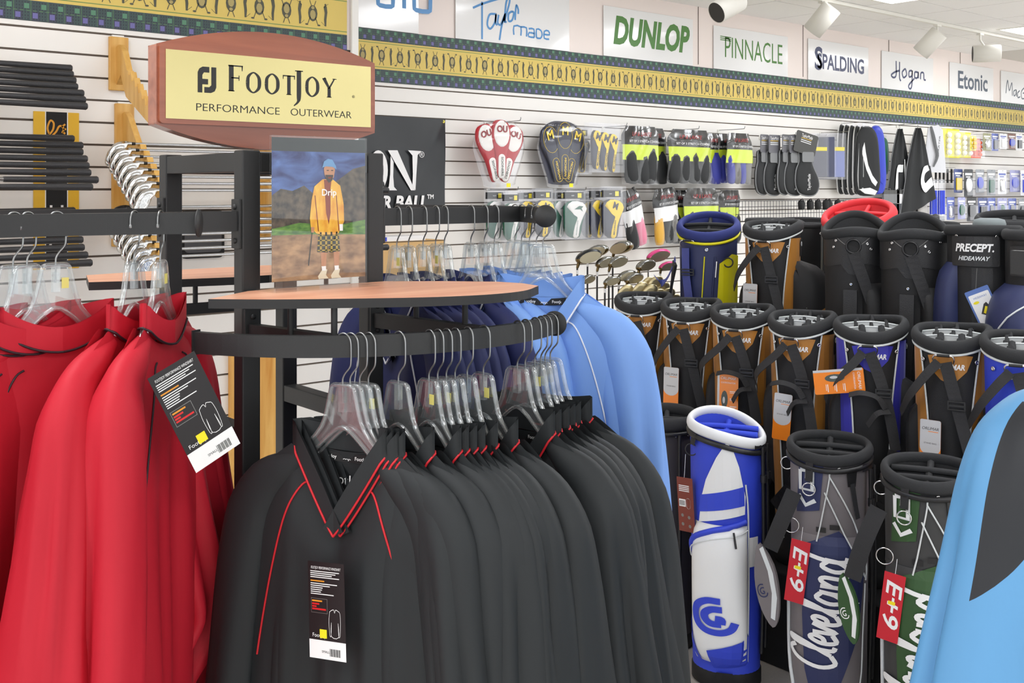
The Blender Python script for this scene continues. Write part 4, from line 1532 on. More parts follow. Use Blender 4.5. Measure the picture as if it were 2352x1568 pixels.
    def card(s, poly, c, rot, mats, name='swing_tag', th=.001, extra=None):
        """flat card: poly in local x-z about its top hole at c"""
        b = MB().prism(poly, 0, th, 0)
        if extra:
            extra(b)
        o = b.build(name, mats, s.t)
        o.location = c
        o.rotation_euler = rot
        return o
    def legs(s, x0=.075, m=None):
        for sg in (-1, 1):
            p0 = Vector((sg * x0 * .6 + .0, s.ry + .012, s.H - .03))
            MB().tube([p0, Vector((sg * x0 * .9, s.ry + .02, s.H * .5)), Vector((sg * x0, s.ry + .022, .10))], .0055, 8).build('stand_leg', m or BUCK, s.t)
            MB().lathe([(0, -.012), (.010, -.010), (.010, .012), (0, .014)], 10, 0, (sg * x0, s.ry + .022, .09)).build('leg_foot', DARK, s.t)

def side_tag(b, w, h, kind):
    """orange and grey swing tag print"""
    if kind == 'grey':
        b.flat([(-w / 2, -h * .52)] + [(w / 2 * cos(pi + pi * i / 10) * 1.0, -h * .52 + h * .16 * sin(pi + pi * i / 10)) for i in range(11)] + [(w / 2, -.003), (w / 2 - .004, 0), (-w / 2 + .004, 0), (-w / 2, -.003)], -.0004, 1)
        text(b, 'ORLIMAR', 0, -.0007, -h * .17, w * .20, mi=2, width=w * .8, shear=.25)
        text(b, 'STAND BAG', 0, -.0007, -h * .45, w * .10, mi=2, width=w * .6)
        b.box(-w * .1, w * .38, -.0008, -.0003, -h * .23, -h * .218, 0)
    else:
        b.box(-w / 2, -w * .40, -.0004, 0, -h, -.004, 1)
        text(b, 'ORLIMAR', .02 * w, -.0007, -h * .1, w * .17, mi=3, width=w * .72, shear=.25)
        text(b, 'COORDINATOR', .02 * w, -.0007, -h * .2, w * .1, mi=3, width=w * .7)
        b.flat(ell(-w * .15, -h * .58, w * .16, h * .2, 14), -.0006, 4)
        b.flat(ell(-w * .18, -h * .60, w * .06, h * .08, 10), -.0008, 1)
        for i in range(3):
            b.box(w * .1, w * .42, -.0006, 0, -h * (.40 + .17 * i), -h * (.385 + .17 * i), 3)
            b.box(w * .1, w * .36, -.0006, 0, -h * (.43 + .17 * i), -h * (.42 + .17 * i), 3)
DKGREY = mat('tag_photo_grey', (78, 86, 82), .4)
TAGINK = mat('tag_ink', (54, 52, 52), .5)

def orlimar(label, loc, rotz, acc, strapv=0, tagk='grey', tagpos=None, H=.86, all_acc=False):
    s = Bag('golf_bag', label, loc, rotz, H=H, rx=.113, ry=.096, tilt=.020, group='stand bags on the middle step', bot=.84)
    s.zr = lambda a: H - .020 * cos(a) + (.022 * max(0, sin(a)) ** 2 + .012 * max(0, -sin(a)) ** 2)
    s.body(ACC_BODY if not all_acc else acc, rimr=.016)
    s.multi()
    zf = s.zr(0)
    # accent shield under the front rim
    if not all_acc:
        s.panel([(-.062, zf - .030), (-.05, zf - .075), (-.022, zf - .105), (0, zf - .115), (.022, zf - .105), (.05, zf - .075), (.068, zf - .026), (.03, zf - .022), (-.03, zf - .022)], acc, 'front_shield', .003)
        for sg in (-1, 1):
            xi = [(.090, H - .03), (.078, H - .12), (.064, H - .26), (.058, H - .42), (.052, .30), (.050, .10)]
            xo = [(.215, H - .03), (.205, H - .12), (.165, H - .26), (.125, H - .42), (.105, .30), (.10, .10)]
            s.panel([(sg * x, z) for x, z in (xi + xo[::-1])][::sg], acc, 'side_panel', .003)
            s.pipe([(sg * x, z) for x, z in xi], PIPEW, .0030)
    s.rimpipe(PIPEW, -.024, .0042)
    s.letters('ORLIMAR', .006, zf - .062, .024, WHITE, width=.075, bold=.0008, shear=.2)
    for sg in (-1, 1):
        s.snap(sg * .079, H - .065, .007)
    c = s.handle(-.012)
    # glove patch at the right
    gp = [(.15, H - .035), (.19, H - .03), (.195, H - .10), (.15, H - .105)]
    s.panel(gp, NYLON, 'glove_patch', .007)
    s.snap(.172, H - .055, .010, LINER)
    # straps from the ring
    k = strapv
    x0 = c.x
    pts = [(x0 + .006, c.y - .006, c.z - .018), (x0 + .03 + .01 * k, c.y - .010, c.z - .11), (x0 + .058 + .01 * k, c.y - .016, c.z - .22), (x0 + .088, c.y - .020, c.z - .34)]
    s.strap(pts, .038)
    s.buckle((x0 + .040 + .01 * k, c.y - .018, c.z - .15), .044)
    pts = [(x0 - .014, c.y - .004, c.z - .018), (x0 - .05, c.y - .014, c.z - .06), (x0 - .10 - .02 * k, c.y - .006, c.z - .13), (x0 - .135, c.y + .05, c.z - .20)]
    s.strap(pts, .030)
    if k == 1:
        pts = [(x0 - .06, c.y - .03, c.z - .16), (x0 - .02, c.y - .04, c.z - .150), (x0 + .03, c.y - .03, c.z - .165), (x0 + .055, c.y - .028, c.z - .20)]
        s.strap(pts, .022, face=(0, -.6, .8))
        pts = [(x0 + .0, c.y - .03, c.z - .26), (x0 + .03, c.y - .045, c.z - .215), (x0 + .07, c.y - .03, c.z - .21)]
        s.strap(pts, .022, face=(0, -.6, .8))
    # shoulder strap bundle and side pocket
    s.pocket(-.21, -.12, .28, H - .22, .035, NYLON, name='side_pocket')
    s.pocket(.11, .24, .22, H - .16, .07, NYLON, name='side_pocket')
    s.panel([(.13, H - .30), (.15, H - .295), (.215, H - .21), (.20, H - .20)], acc, 'pocket_zip_flap', .004)
    s.pipe([(.125, H - .315), (.195, H - .205)], SILVER, .0022, .006, name='zipper', sm=1)
    # carry pad lying against the front
    s.strap([(x0 + .09, c.y - .022, c.z - .34), (x0 + .07, c.y - .035, c.z - .42), (x0 + .02, c.y - .03, c.z - .52), (x0 - .04, c.y - .022, c.z - .60)], .06, NYLON, 'shoulder_pad', th=.012)
    s.legs()
    if tagk:
        w, h = .066, .165
        tx, tz = tagpos or (-.045, H - .24)
        p = s.P(tx, tz, .022)
        if tagk == 'grey':
            s.card(rrect(-w / 2, w / 2, -h, 0, .006), p, (radians(-3), radians(3 * k), radians(-14 + 10 * k)), [ORANGE, TAGGREY, TAGINK, WHITE, DKGREY], extra=lambda b: side_tag(b, w, h, 'grey'))
        else:
            ro = (radians(-3), 0, radians(-8)) if tagk == 'orange' else (radians(-2), radians(84), radians(4))
            w, h = .082, .165
            s.card(rrect(-w / 2, w / 2, -h, 0, .006), p, ro, [ORANGE, TAGGREY, TAGINK, WHITE, DKGREY], extra=lambda b: side_tag(b, w, h, 'orange'))
        MB().tube([p + Vector((0, 0, -.004)), p + Vector((0, .012, .02))], .0008, 4).build('tag_cord', DARK, s.t)
    return s
ACC_BODY = NYLON

def face(px, extra=0.0):
    """yaw that turns a bag's front to the camera column px, plus extra degrees"""
    return -(YAW + math.atan((px - CX) / F_PX)) + radians(extra)
# stepped display
STEP = mat('black_carpet_step', (26, 26, 28), .95)
for nm, lb, x0, x1, z in (('display_riser', 'low black carpeted display step under the middle row of golf bags', 3.12, 3.50, .34), ('display_riser', 'tall black carpeted display step under the back row of golf bags', 3.505, 4.35, .64)):
    r = MB().box(x0, x1, 1.0, 3.22, 0, z, bev=.006).build(nm, STEP)
    tag(r, lb, 'display step')
def rowpos(px, X, z):
    p = on_x(px, 500, X)
    return (p.x, p.y, z + .0005)
Z2, Z3 = .34, .64
orlimar('tan and black stand bag half hidden behind the light blue pullover', rowpos(1478, 3.32, Z2), face(1478, -10), TAN, 0, None, H=.872)
orlimar('tan and black stand bag, first on the middle step beside the blue pullover', rowpos(1588, 3.31, Z2), face(1588, -12), TAN, 0, 'grey', (-.050, .645), H=.868)
orlimar('tan and black stand bag with all orange tag on the middle step', rowpos(1706, 3.31, Z2), face(1706, -10), TAN, 1, 'orange', (-.03, .655), H=.866)
orlimar('tan and black stand bag with tilted grey and orange tag on the middle step', rowpos(1843, 3.28, Z2), face(1843, -16), TAN, 1, 'grey', (-.030, .625), H=.868)
orlimar('blue and black stand bag with sideways orange tag on the middle step', rowpos(2000, 3.30, Z2), face(2000, 2), BAGBLUE, 1, 'side', (-.02, .715), H=.872)
orlimar('tan and black stand bag, rightmost tan one on the middle step', rowpos(2187, 3.30, Z2), face(2187, -6), TAN, 0, 'grey', (-.045, .62), H=.874)
orlimar('bright blue golf bag with red rimmed tag at the right picture edge', rowpos(2352, 3.28, Z2), face(2352, -4), ROYAL, 0, None, H=.875, all_acc=True)

# ---- back row
def simple_bag(name, label, loc, rotz, m=NYLON, rim=FOAM, H=.90, rx=.108, ry=.10, tilt=.03, div=FOAM, cuff=None, nx=1, ny=1, rimr=.014, group='golf bags on the back step', lin=None):
    s = Bag(name, label, loc, rotz, H=H, rx=rx, ry=ry, tilt=tilt, group=group)
    s.body(m, cuff=cuff, cuffh=.10 if cuff else 0, rimm=rim, rimr=rimr)
    s.inside(nx, ny, lin or rim, div, rr=.008)
    return s
# navy and yellow
s = simple_bag('golf_bag', 'navy and yellow golf bag with blue webbing strap on the back step', rowpos(1627, 3.70, Z3), face(1627, -6), NAVYN, mat('navy_velour', (44, 54, 118), .85), H=.892, rx=.128, ry=.115, tilt=.045, nx=1, ny=2, rimr=.017)
s.pk.append((.0, .25, .1, .75, .0, 4))
zf = s.zr(0)
s.panel([(.058, H_ - .16) for H_ in (.892,)] + [(.02, .10), (.19, .10), (.19, .892 - .13), (.12, .892 - .12)], YELN, 'yellow_panel', .004)
s.rimpipe(YELN, -.030, .0065)
s.pipe([(-.004, .892 - .13), (-.022, .45), (-.035, .12)], YELN, .0028)
s.pipe([(.040, .892 - .13), (.018, .45), (.0, .12)], NAVYN, .004)
s.handle(-.075)
s.strap([s.P(-.085, zf - .05, .012), s.P(-.082, zf - .16, .014), s.P(-.068, zf - .30, .012), s.P(-.058, zf - .55, .012)], .046, MIDBLUE, 'webbing_strap')
c = s.P(-.072, zf - .155, .020); s.buckle((c.x, c.y, c.z), .05)
s.strap([s.P(-.16, zf - .10, .02), s.P(-.19, zf - .18, .05), s.P(-.21, zf - .22, .09), s.P(-.22, zf - .19, .13)], .035, MIDBLUE, 'webbing_tail')
s.strap([s.P(-.15, zf - .12, .02), s.P(-.19, zf - .28, .04), s.P(-.20, zf - .45, .05), s.P(-.20, zf - .60, .05)], .06, NYLON, 'shoulder_pad', th=.012)
s.snap(.005, zf - .055, .008); s.snap(.105, zf + .02, .005); s.snap(-.12, zf - .01, .005)
s.ring(.093, .892 - .155, .020, BUCK, .0032)
s.pipe([(.045, .892 - .15), (.040, .892 - .22)], CHROME, .004, .008, name='zip_pull', sm=1)
s.legs()
# tan orlimar on the back step with grey and orange tag
s = orlimar('tan and black stand bag with wide grey and orange tag on the back step', rowpos(1775, 3.68, Z3), face(1775, -14), TAN, 0, 'grey', (-.060, .665), H=.885)
s.t['group'] = 'golf bags on the back step'
s.pocket(.12, .30, .30, .76, .13, NYLON, name='side_pocket')
for q in (.66, .54):
    s.panel([(.14, q - .10), (.165, q - .12), (.265, q + .03), (.235, q + .045)], TAN, 'pocket_zip_flap', .006)
    s.pipe([(.145, q - .11), (.23, q + .03)], SILVER, .003, .008, name='zipper', sm=1)
# black bags behind
s = simple_bag('golf_bag', 'plain black golf bag with raised rim behind the tan bag on the back step', rowpos(1850, 4.10, Z3), face(1850, 10), NYLON, FOAM, H=.905, rx=.15, ry=.12, tilt=.012, rimr=.008)
for q in (-.05, .04, .09):
    s.snap(q, .86, .006)
s = simple_bag('golf_bag', 'black golf bag with arched carry handle behind the tan bag', rowpos(1770, 4.12, Z3), face(1770, 0), NYLON, FOAM, H=.905, rx=.11, ry=.10, tilt=.0, rimr=.012)
# red topped bag
s = simple_bag('golf_bag', 'black golf bag with bright red padded rim and dividers', rowpos(1972, 4.02, Z3), face(1972, -25), NYLON, REDF, H=.945, rx=.145, ry=.12, tilt=.055, div=REDF, nx=1, ny=2, rimr=.017, lin=REDF)
s.legs()
MB().tube([(-.15, -.03, .90), (-.152, -.03, .45), (-.15, -.03, .10)], .007, 8).build('stand_leg', GREYMET, s.t)
# plain black pair with V cuffs
VINYL = mat('black_vinyl', (40, 40, 42), .45, bump=.3, scale=350)
def vbag(label, px, X, ex):
    s = Bag('golf_bag', label, rowpos(px, X, Z3), face(px, ex), H=.905, rx=.118, ry=.105, tilt=.03, group='golf bags on the back step', wave=.020)
    s.body(NYLON, cuff=VINYL, cuffh=.12, rimm=FOAM, rimr=.015)
    s.inside(0, 1, FOAM, FOAM)
    zf = s.zr(0)
    s.ring(-.012, zf - .055, .026, BUCK, .004, .008)
    bm = poly_bm(ell(-.012, zf - .055, .022, .022, 16)); s.wrap(bm, DARK, 'grommet_hole', .006)
    s.pipe([(-.10, zf + .0), (-.05, zf - .042), (-.036, zf - .05)], GREYMET, .0012)
    s.pipe([(.012, zf - .05), (.06, zf - .01), (.11, zf + .01)], GREYMET, .0012)
    for x, z in ((-.075, -.035), (-.085, -.06), (.035, -.045), (.048, -.065), (.09, -.03), (-.02, -.20), (.16, -.05)):
        s.snap(x, zf + z, .0055)
    s.strap([s.P(-.01, zf - .08, .012), s.P(.025, zf - .20, .018), s.P(.06, zf - .32, .02), s.P(.09, zf - .40, .03)], .042, WEB)
    s.strap([s.P(-.02, zf - .22, .012), s.P(-.022, zf - .40, .02), s.P(-.03, zf - .6, .016)], .05, VINYL, 'shoulder_pad', th=.014)
    s.pocket(.02, .15, .15, .70, .05, NYLON, name='side_pocket')
    c = s.P(.105, zf - .16, .02)
    MB().tube([c + Vector((.010 * cos(t / 12 * 2 * pi), 0, .028 * sin(t / 12 * 2 * pi))) for t in range(12)], .0022, 6, closed=True).build('carabiner', CHROME, s.t)
    s.pipe([(.09, zf - .20), (.088, zf - .24)], SILVER, .003, .008, name='zip_pull', sm=1)
    s.panel([(-.075, zf - .10), (-.03, zf - .16), (.03, zf - .17), (.0, zf - .14), (-.05, zf - .09)][::-1], VINYL, 'lower_cuff', .004)
    return s
vbag('plain black golf bag with round grommet, in front of the red rimmed bag', 1966, 3.66, 2)
vbag('plain black golf bag with round grommet, left of the hooded bag', 2100, 3.66, 0)
s = simple_bag('golf_bag', 'wide open black golf bag with strap loop inside, behind the grommet bags', rowpos(2118, 4.05, Z3), face(2118, 0), NYLON, FOAM, H=.905, rx=.135, ry=.12, tilt=-.01, nx=0, ny=0, rimr=.013)
s.strap([(.04, .10, .88), (.045, .11, .93), (.05, .085, .935), (.05, .08, .88)], .035, VINYL, 'inner_loop', face=(0, -1, .3))
s.pocket(.05, .30, .2, .80, .06, NAVYN, name='side_pocket')
# hideaway bag
s = simple_bag('golf_bag', 'black golf bag with PRECEPT HIDEAWAY flap and blue bordered tag', rowpos(2258, 3.66, Z3), face(2258, 0), NYLON, FOAM, H=.912, rx=.118, ry=.105, tilt=-.004, nx=0, ny=0, rimr=.014)
zf = s.zr(0)
s.panel(rrect(-.100, .048, zf - .125, zf - .022, .006), VINYL, 'flap', .010)
s.letters('PRECEPT.', -.026, zf - .062, .037, WHITE, eps=.014, shear=.2, bold=.0014, width=.112)
s.letters('HIDEAWAY', -.026, zf - .098, .020, LINER, eps=.014, shear=.3, bold=.0006, width=.092)
for x in (-.085, .04):
    s.snap(x, zf - .022, .006)
b = MB().lathe([(.052, .0), (.055, .03), (.05, .045), (.03, .05), (0, .05)], 20, sy=.6).xform(Matrix.Translation((.02, .02, .905)))
b.build('folded_hood', mat('grey_fleece', (132, 140, 142), .9), s.t)
s.panel([(-.035, zf - .13), (-.035, .1), (.03, .1), (.03, zf - .13)][::1], VINYL, 'front_panel', .003)
p = s.P(-.018, zf - .20, .03)
def hide_tag(b):
    b.flat(rrect(-.034, .034, -.125, -.016, .004), -.0004, 1)
    text(b, 'HIDEAWAY', .002, -.0007, -.030, .010, mi=0, width=.045)
    b.flat(ell(-.018, -.045, .010, .005, 10), -.0006, 2)
    b.flat([(-.018, -.085), (-.004, -.095), (.016, -.064), (.012, -.052), (.002, -.056)], -.0006, 3)
    b.flat([(-.010, -.084), (-.004, -.090), (.010, -.068), (.004, -.064)], -.0008, 2)
    b.box(.012, .022, -.0008, -.0004, -.118, -.100, 3)
s.card(rrect(-.040, .040, -.148, 0, .004), p, (0, radians(-24), radians(0)), [mat('tag_blue_card', (92, 122, 190), .35), WHITE, YEL, TAGINK], extra=hide_tag)
MB().tube([p, p + Vector((.004, .01, .07))], .0007, 4).build('tag_cord', GREYMET, s.t)
s.pocket(.075, .20, .1, .74, .07, NAVYN, name='side_pocket')
s.pocket(-.20, -.085, .1, .80, .05, NAVYN, name='side_pocket')
# navy bag at the right edge
s = simple_bag('golf_bag', 'navy golf bag with white piped pocket at the right picture edge', rowpos(2395, 3.62, Z3), face(2395, 0), NYLON, FOAM, H=.905, rx=.115, ry=.105, tilt=.0, nx=0, ny=0)
s.pocket(-.22, -.03, .05, .74, .07, NAVYN, name='side_pocket')
s.pipe([(-.16, .05), (-.15, .35), (-.09, .60), (-.02, .70)], PIPEW, .003, .004)
s.panel(rrect(-.10, .04, .77, .87, .006), VINYL, 'flap', .010)
s = simple_bag('golf_bag', 'black golf bag lying hood behind the hooded bag at far right', rowpos(2330, 4.05, Z3), face(2330, 0), NYLON, FOAM, H=.94, rx=.13, ry=.11, tilt=.02, nx=1, ny=1)
s.rimpipe(PIPEW, -.05, .003)

# ---- front row on the floor: carry bags
CGs = [[(.62, 1.0), (.30, .98), (.06, .78), (0, .50), (.08, .20), (.30, .02), (.62, .0), (.86, .12), (.96, .34)],
       [(.66, .74), (.42, .72), (.26, .58), (.26, .40), (.40, .27), (.64, .27)], [(.64, .27), (.64, .42), (.50, .44)]]
SCRIPT = [  # Cleveland, running along +x
    [(.30, .62), (.20, .70), (.08, .55), (.04, .25), (.14, .05), (.28, .12)],
    [(.28, .12), (.40, .45), (.42, .72), (.36, .66), (.36, .15), (.44, .08)],
    [(.46, .22), (.56, .26), (.58, .38), (.52, .42), (.47, .26), (.52, .08), (.64, .14)],
    [(.64, .40), (.69, .10), (.78, .42)],
    [(.80, .22), (.90, .26), (.92, .38), (.86, .42), (.81, .26), (.86, .08), (.98, .14)],
    [(.98, .14), (1.10, .45), (1.12, .72), (1.06, .66), (1.06, .15), (1.14, .08)],
    [(1.34, .38), (1.24, .42), (1.18, .24), (1.24, .08), (1.34, .20), (1.36, .40), (1.36, .14), (1.42, .08)],
    [(1.46, .40), (1.47, .08)], [(1.47, .24), (1.55, .40), (1.62, .36), (1.63, .12), (1.70, .08)],
    [(1.90, .36), (1.80, .42), (1.74, .24), (1.80, .08), (1.90, .20), (1.92, .40)], [(1.96, .80), (1.91, .40), (1.92, .14), (2.0, .10)]]
def strap_pad(s, m1, m2, m3, x=-.17, z=.42, sc=.75):
    """lens shaped shoulder pad with its strap and ring, hanging at the bag's left"""
    zz = [(.0, .17), (.045, .08), (.05, -.03), (.03, -.13), (.0, -.17), (-.035, -.10), (-.045, .0), (-.030, .10)]
    pts = [(p.x, p.z) for p in catmull([(a, 0, b) for a, b in zz], 3, True)][::-1]
    o = MB().prism(pts, -.016, .0).build('shoulder_pad', m1, s.t)
    o.location = (x, -s.ry * .5 - .03, z)
    o.rotation_euler = (0, radians(-10), radians(-12))
    o.scale = (sc, 1, sc)
    o2 = MB().prism([(.0, .15), (.016, .16), (.040, .05), (.040, -.05), (.016, -.14), (.0, -.13), (.022, -.03), (.020, .06)][::-1], -.0185, -.0155).build('pad_stripe', m2, o)
    b = MB()
    bm = stroke_bm([[(p[0], p[1]) for p in st] for st in CGs], .10, 4)
    for v in bm.verts:
        v.co = Vector((-.036 + v.co.x * .042, -.0175, -.045 + v.co.z * .05))
    b.addbm(bm)
    b.build('pad_logo', m3, o)
    y = -s.ry * .5 - .04
    s.strap([(x + .01, y, z + .15 * sc), (x + .045, y - .01, z + .21), (x + .085, y, z + .31)], .05, WEB, 'shoulder_strap', face=(0, -1, 0))
    s.ring(-.10, .62, .024, CHROME, .002, .03)
def cleveland(label, loc, rotz, kind):
    if kind == 'blue':
        c1, c2, c3, rimm, linm = ROYAL, WHITEV, ROYAL, mat('white_rim', (236, 238, 240), .5), mat('blue_velour', (58, 80, 214), .85)
    elif kind == 'grey':
        c1, c2, c3, rimm, linm = GREYN, NAVYN, NAVYN, FOAM, FOAM
    else:
        c1, c2, c3, rimm, linm = CHAR, GRNN, GRNN, FOAM, FOAM
    H = .86 if kind != 'blue' else .872
    s = Bag('stand_bag', label, loc, rotz, H=H, rx=.124, ry=.105, tilt=.018 if kind != 'blue' else .012, group='stand bags on the floor', wave=-.004)
    if kind == 'blue':
        s.zr = lambda a: s.H + .035 * cos(a + 2.2) * (1 if 1 else 0) + .008 * cos(2 * a)
    s.body(c1, base=DARK, rimm=rimm, rimr=.0145)
    s.inside(1, 2, linm, linm, rr=.010)
    s.rimpipe(BUCK, -.030, .010, eps=.004)
    R = (s.rx + s.ry) / 2
    if kind == 'blue':
        # tall white front pocket with blue band
        s.pocket(-.105, .080, .09, .56, .045, c2, 5, 'front_pocket')
        s.panel([(-.085, .56), (.070, .60), (.072, .66), (.062, .70), (-.070, .66)][::1], c2, 'white_panel', .004)
        s.panel([(-.085, .595), (.068, .63), (.066, .695), (-.075, .655)], ROYAL, 'blue_band', .006)
        s.panel([(-.070, .655), (.064, .69), (.050, .76), (.030, .82), (.012, .845), (-.02, .79), (-.055, .71)], c2, 'white_panel', .005)
        s.pipe([(-.105, .45), (-.085, .51), (-.03, .545), (.03, .56), (.075, .575)], ROYAL, .010, .003, name='blue_trim')
        s.pipe([(-.105, .43), (-.085, .485), (-.03, .52), (.03, .535), (.075, .55)], PIPEW, .002, .008)
        s.pipe([(.030, .548), (.034, .50)], BUCK, .0035, .012, name='zip_pull', sm=1)
        s.panel([(-.075, .10), (-.06, .10), (-.105, .26), (-.118, .26)], ROYAL, 'blue_slash', .006)
        s.panel([(-.04, .145), (.08, .20), (.085, .09), (-.03, .075)][::-1], ROYAL, 'blue_foot', .006)
        s.pen(CGs, -.068, .215, .021, .105, ROYAL, name='logo', eps=.006)
        s.pipe([(.083, .10), (.086, .35), (.082, .60), (.072, .70)], PIPEW, .003, .004)
        s.panel(rrect(.084, .125, .42, .52, .003), WHITEV, 'side_patch', .006)
        s.ring(-.115, .80, .020, BUCK, .0022, .010)
        s.strap([s.P(-.10, .86, .006), s.P(-.105, .82, .012)], .028, WEB)
        s.panel([(-.02, .04), (.03, .04), (.03, .065), (-.02, .065)], DARK, 'base_patch', .012)
        def brn(b):
            for i in range(4):
                b.box(-.026, .018, -.0005, 0, -.030 - i * .006, -.027 - i * .006, 1)
            b.box(-.028, .0, -.0005, 0, -.10, -.075, 1)
            for i in range(8):
                b.box(-.026 + i * .003, -.0245 + i * .003, -.0008, -.0004, -.096, -.079, 2)
            b.addbm(stroke_bm([[(.010, -.07), (.004, -.075), (.004, -.10), (.012, -.106), (.019, -.10), (.019, -.075), (.010, -.07)]], .0016, 2), 1)
            for q in ((-.016, -.13), (.012, -.135), (-.016, -.16), (.014, -.165)):
                b.flat(ell(q[0], q[1], .006, .006, 8), -.0006, 3)
        p = s.P(-.130, .70, .03)
        s.card(rrect(-.034, .034, -.185, 0, .001), p, (0, radians(-4), radians(-30)), [TAGBRN, WHITE, TAGINK, GREYMET], extra=brn)
        MB().tube([p, p + Vector((.004, .005, .08))], .0008, 4).build('tag_cord', WHITE, s.t)
    else:
        # diamond shaped front panel with script
        s.pocket(-.14, .13, .06, .60, .030, c1, 4, 'front_pocket')
        s.panel([(-.035, .04), (.02, .11), (.075, .30), (.095, .48), (.050, .60), (.030, .62), (-.060, .575), (-.065, .35), (-.060, .18)], c2, 'script_panel', .004)
        s.pipe([(-.030, .585), (.0, .76), (.004, .80)], PIPEW, .0025, .005)
        s.pipe([(-.010, .74), (.045, .61), (.098, .48)], PIPEW, .0025, .007)
        s.pipe([(.004, .79), (.050, .70), (.085, .62), (.105, .52), (.100, .47)], PIPEW, .0025, .007)
        s.pipe([(.098, .46), (.090, .30), (.085, .15), (.06, .05)], PIPEW, .0025, .006)
        s.pipe([(-.10, .06), (-.125, .25), (-.12, .38)], LINER, .006, .006)
        s.pen(SCRIPT, .022, .185, .0125, .180, WHITE, rot=radians(83), name='script_lettering', eps=.009, smooth=4)
        s.letters('G O L F', .062, .36, .034, WHITE, rot=radians(84), eps=.009, bold=-.0002)
        # large initials turned along the neck
        s.panel([(-.105, .66), (-.025, .68), (-.012, .83), (-.09, .83)], c3, 'neck_panel', .003)
        s.pen([[(-.085, .80), (-.085, .74), (-.045, .74), (-.045, .80)], [(-.085, .80), (-.062, .80), (-.062, .775)], [(-.09, .72), (-.066, .69), (-.036, .71)]], 0, 0, .013, 1.0, WHITE if kind == 'green' else LINER, name='neck_initials', eps=.006, smooth=0)
        s.ring(-.052, .745, .020, CHROME, .0022, .014)
        s.ring(-.165, .80, .020, CHROME, .0022, .010)
        s.strap([s.P(-.052, .83, .006), s.P(-.052, .77, .012)], .026, WEB)
        s.panel([(.055, .76), (.08, .76), (.085, .82), (.05, .82)], BUCK, 'leg_clip', .006)
        for x in (-.085, .03, .068, .11):
            s.snap(x, .815, .006)
        s.strap([s.P(.068, .77, .006), s.P(.078, .70, .008), s.P(.085, .66, .010)], .016, WEB)
        for q in (-.02, .018):
            s.panel(rrect(q - .014, q + .014, .618 + q * .3, .634 + q * .3, .001), BUCK, 'size_label', .006)
        def e9(b):
            text(b, 'E+9', .0, -.0006, -.092, .062, mi=1, rot=radians(-90), width=.14, bold=.001, shear=.2)
            b.box(-.010, .010, -.0009, -.0004, -.092, -.082, 2)
        p = s.P(-.062, .585, .03)
        s.card([(-.03, -.20), (.03, -.20), (.03, 0), (-.03, 0)], p, (radians(0), radians(7), radians(-8)), [TAGRED, WHITE, YEL], extra=e9)
        MB().tube([p, p + Vector((.004, .012, .04))], .0008, 4).build('tag_cord', WHITE, s.t)
        strap_pad(s, c2 if kind != 'grey' else GREYN, LINER if kind == 'grey' else WHITEV, NAVYN if kind == 'grey' else WHITE, x=-.190 if kind == 'grey' else -.215, z=.42 if kind == 'grey' else .45, sc=.78 if kind == 'grey' else .6)
    s.panel([(.10, s.H - .055), (.18, s.H - .05), (.18, s.H - .03), (.10, s.H - .03)], BUCK, 'leg_bracket', .012)
    for x in (.135, .19):
        MB().tube([s.P(x, s.H - .05, .014), s.P(x + .004, s.H * .5, .022), s.P(x + .002, .12, .016)], .0065, 8).build('stand_leg', BUCK, s.t)
        MB().lathe([(.011, -.012), (.011, .012)], 10, 0, s.P(x + .001, s.H * .82, .018)).build('leg_sleeve', BUCK, s.t)
    return s
def rp(px, zc):
    p = at(px, 500, zc)
    return (p.x, p.y, .0005)
s = Bag('stand_bag', 'charcoal stand bag partly hidden between the blue pullover and the blue and white bag', rp(1532, 3.92), face(1532, 0), H=.845, rx=.105, ry=.095, tilt=.01, group='stand bags on the floor')
s.body(mat('dark_plum_nylon', (56, 52, 56), .6), rimr=.018)
s.inside(1, 1, FOAM, FOAM, rr=.01)
s.rimpipe(BUCK, -.035, .010, eps=.004)
for x in (.04, .12):
    MB().tube([s.P(x, .80, .014), s.P(x, .4, .02), s.P(x, .12, .016)], .0065, 8).build('stand_leg', BUCK, s.t)
for x in (-.03, .03, .08):
    s.snap(x, .795, .005)
cleveland('blue and white stand bag with round CG logo standing on the floor', rp(1668, 3.63), face(1668, -6), 'blue')
cleveland('grey and navy stand bag with white Cleveland script and red E+9 tag', rp(1905, 3.40), face(1905, -2), 'grey')
cleveland('charcoal and green stand bag with white Cleveland script and red E+9 tag', rp(2133, 3.10), face(2133, -4), 'green')
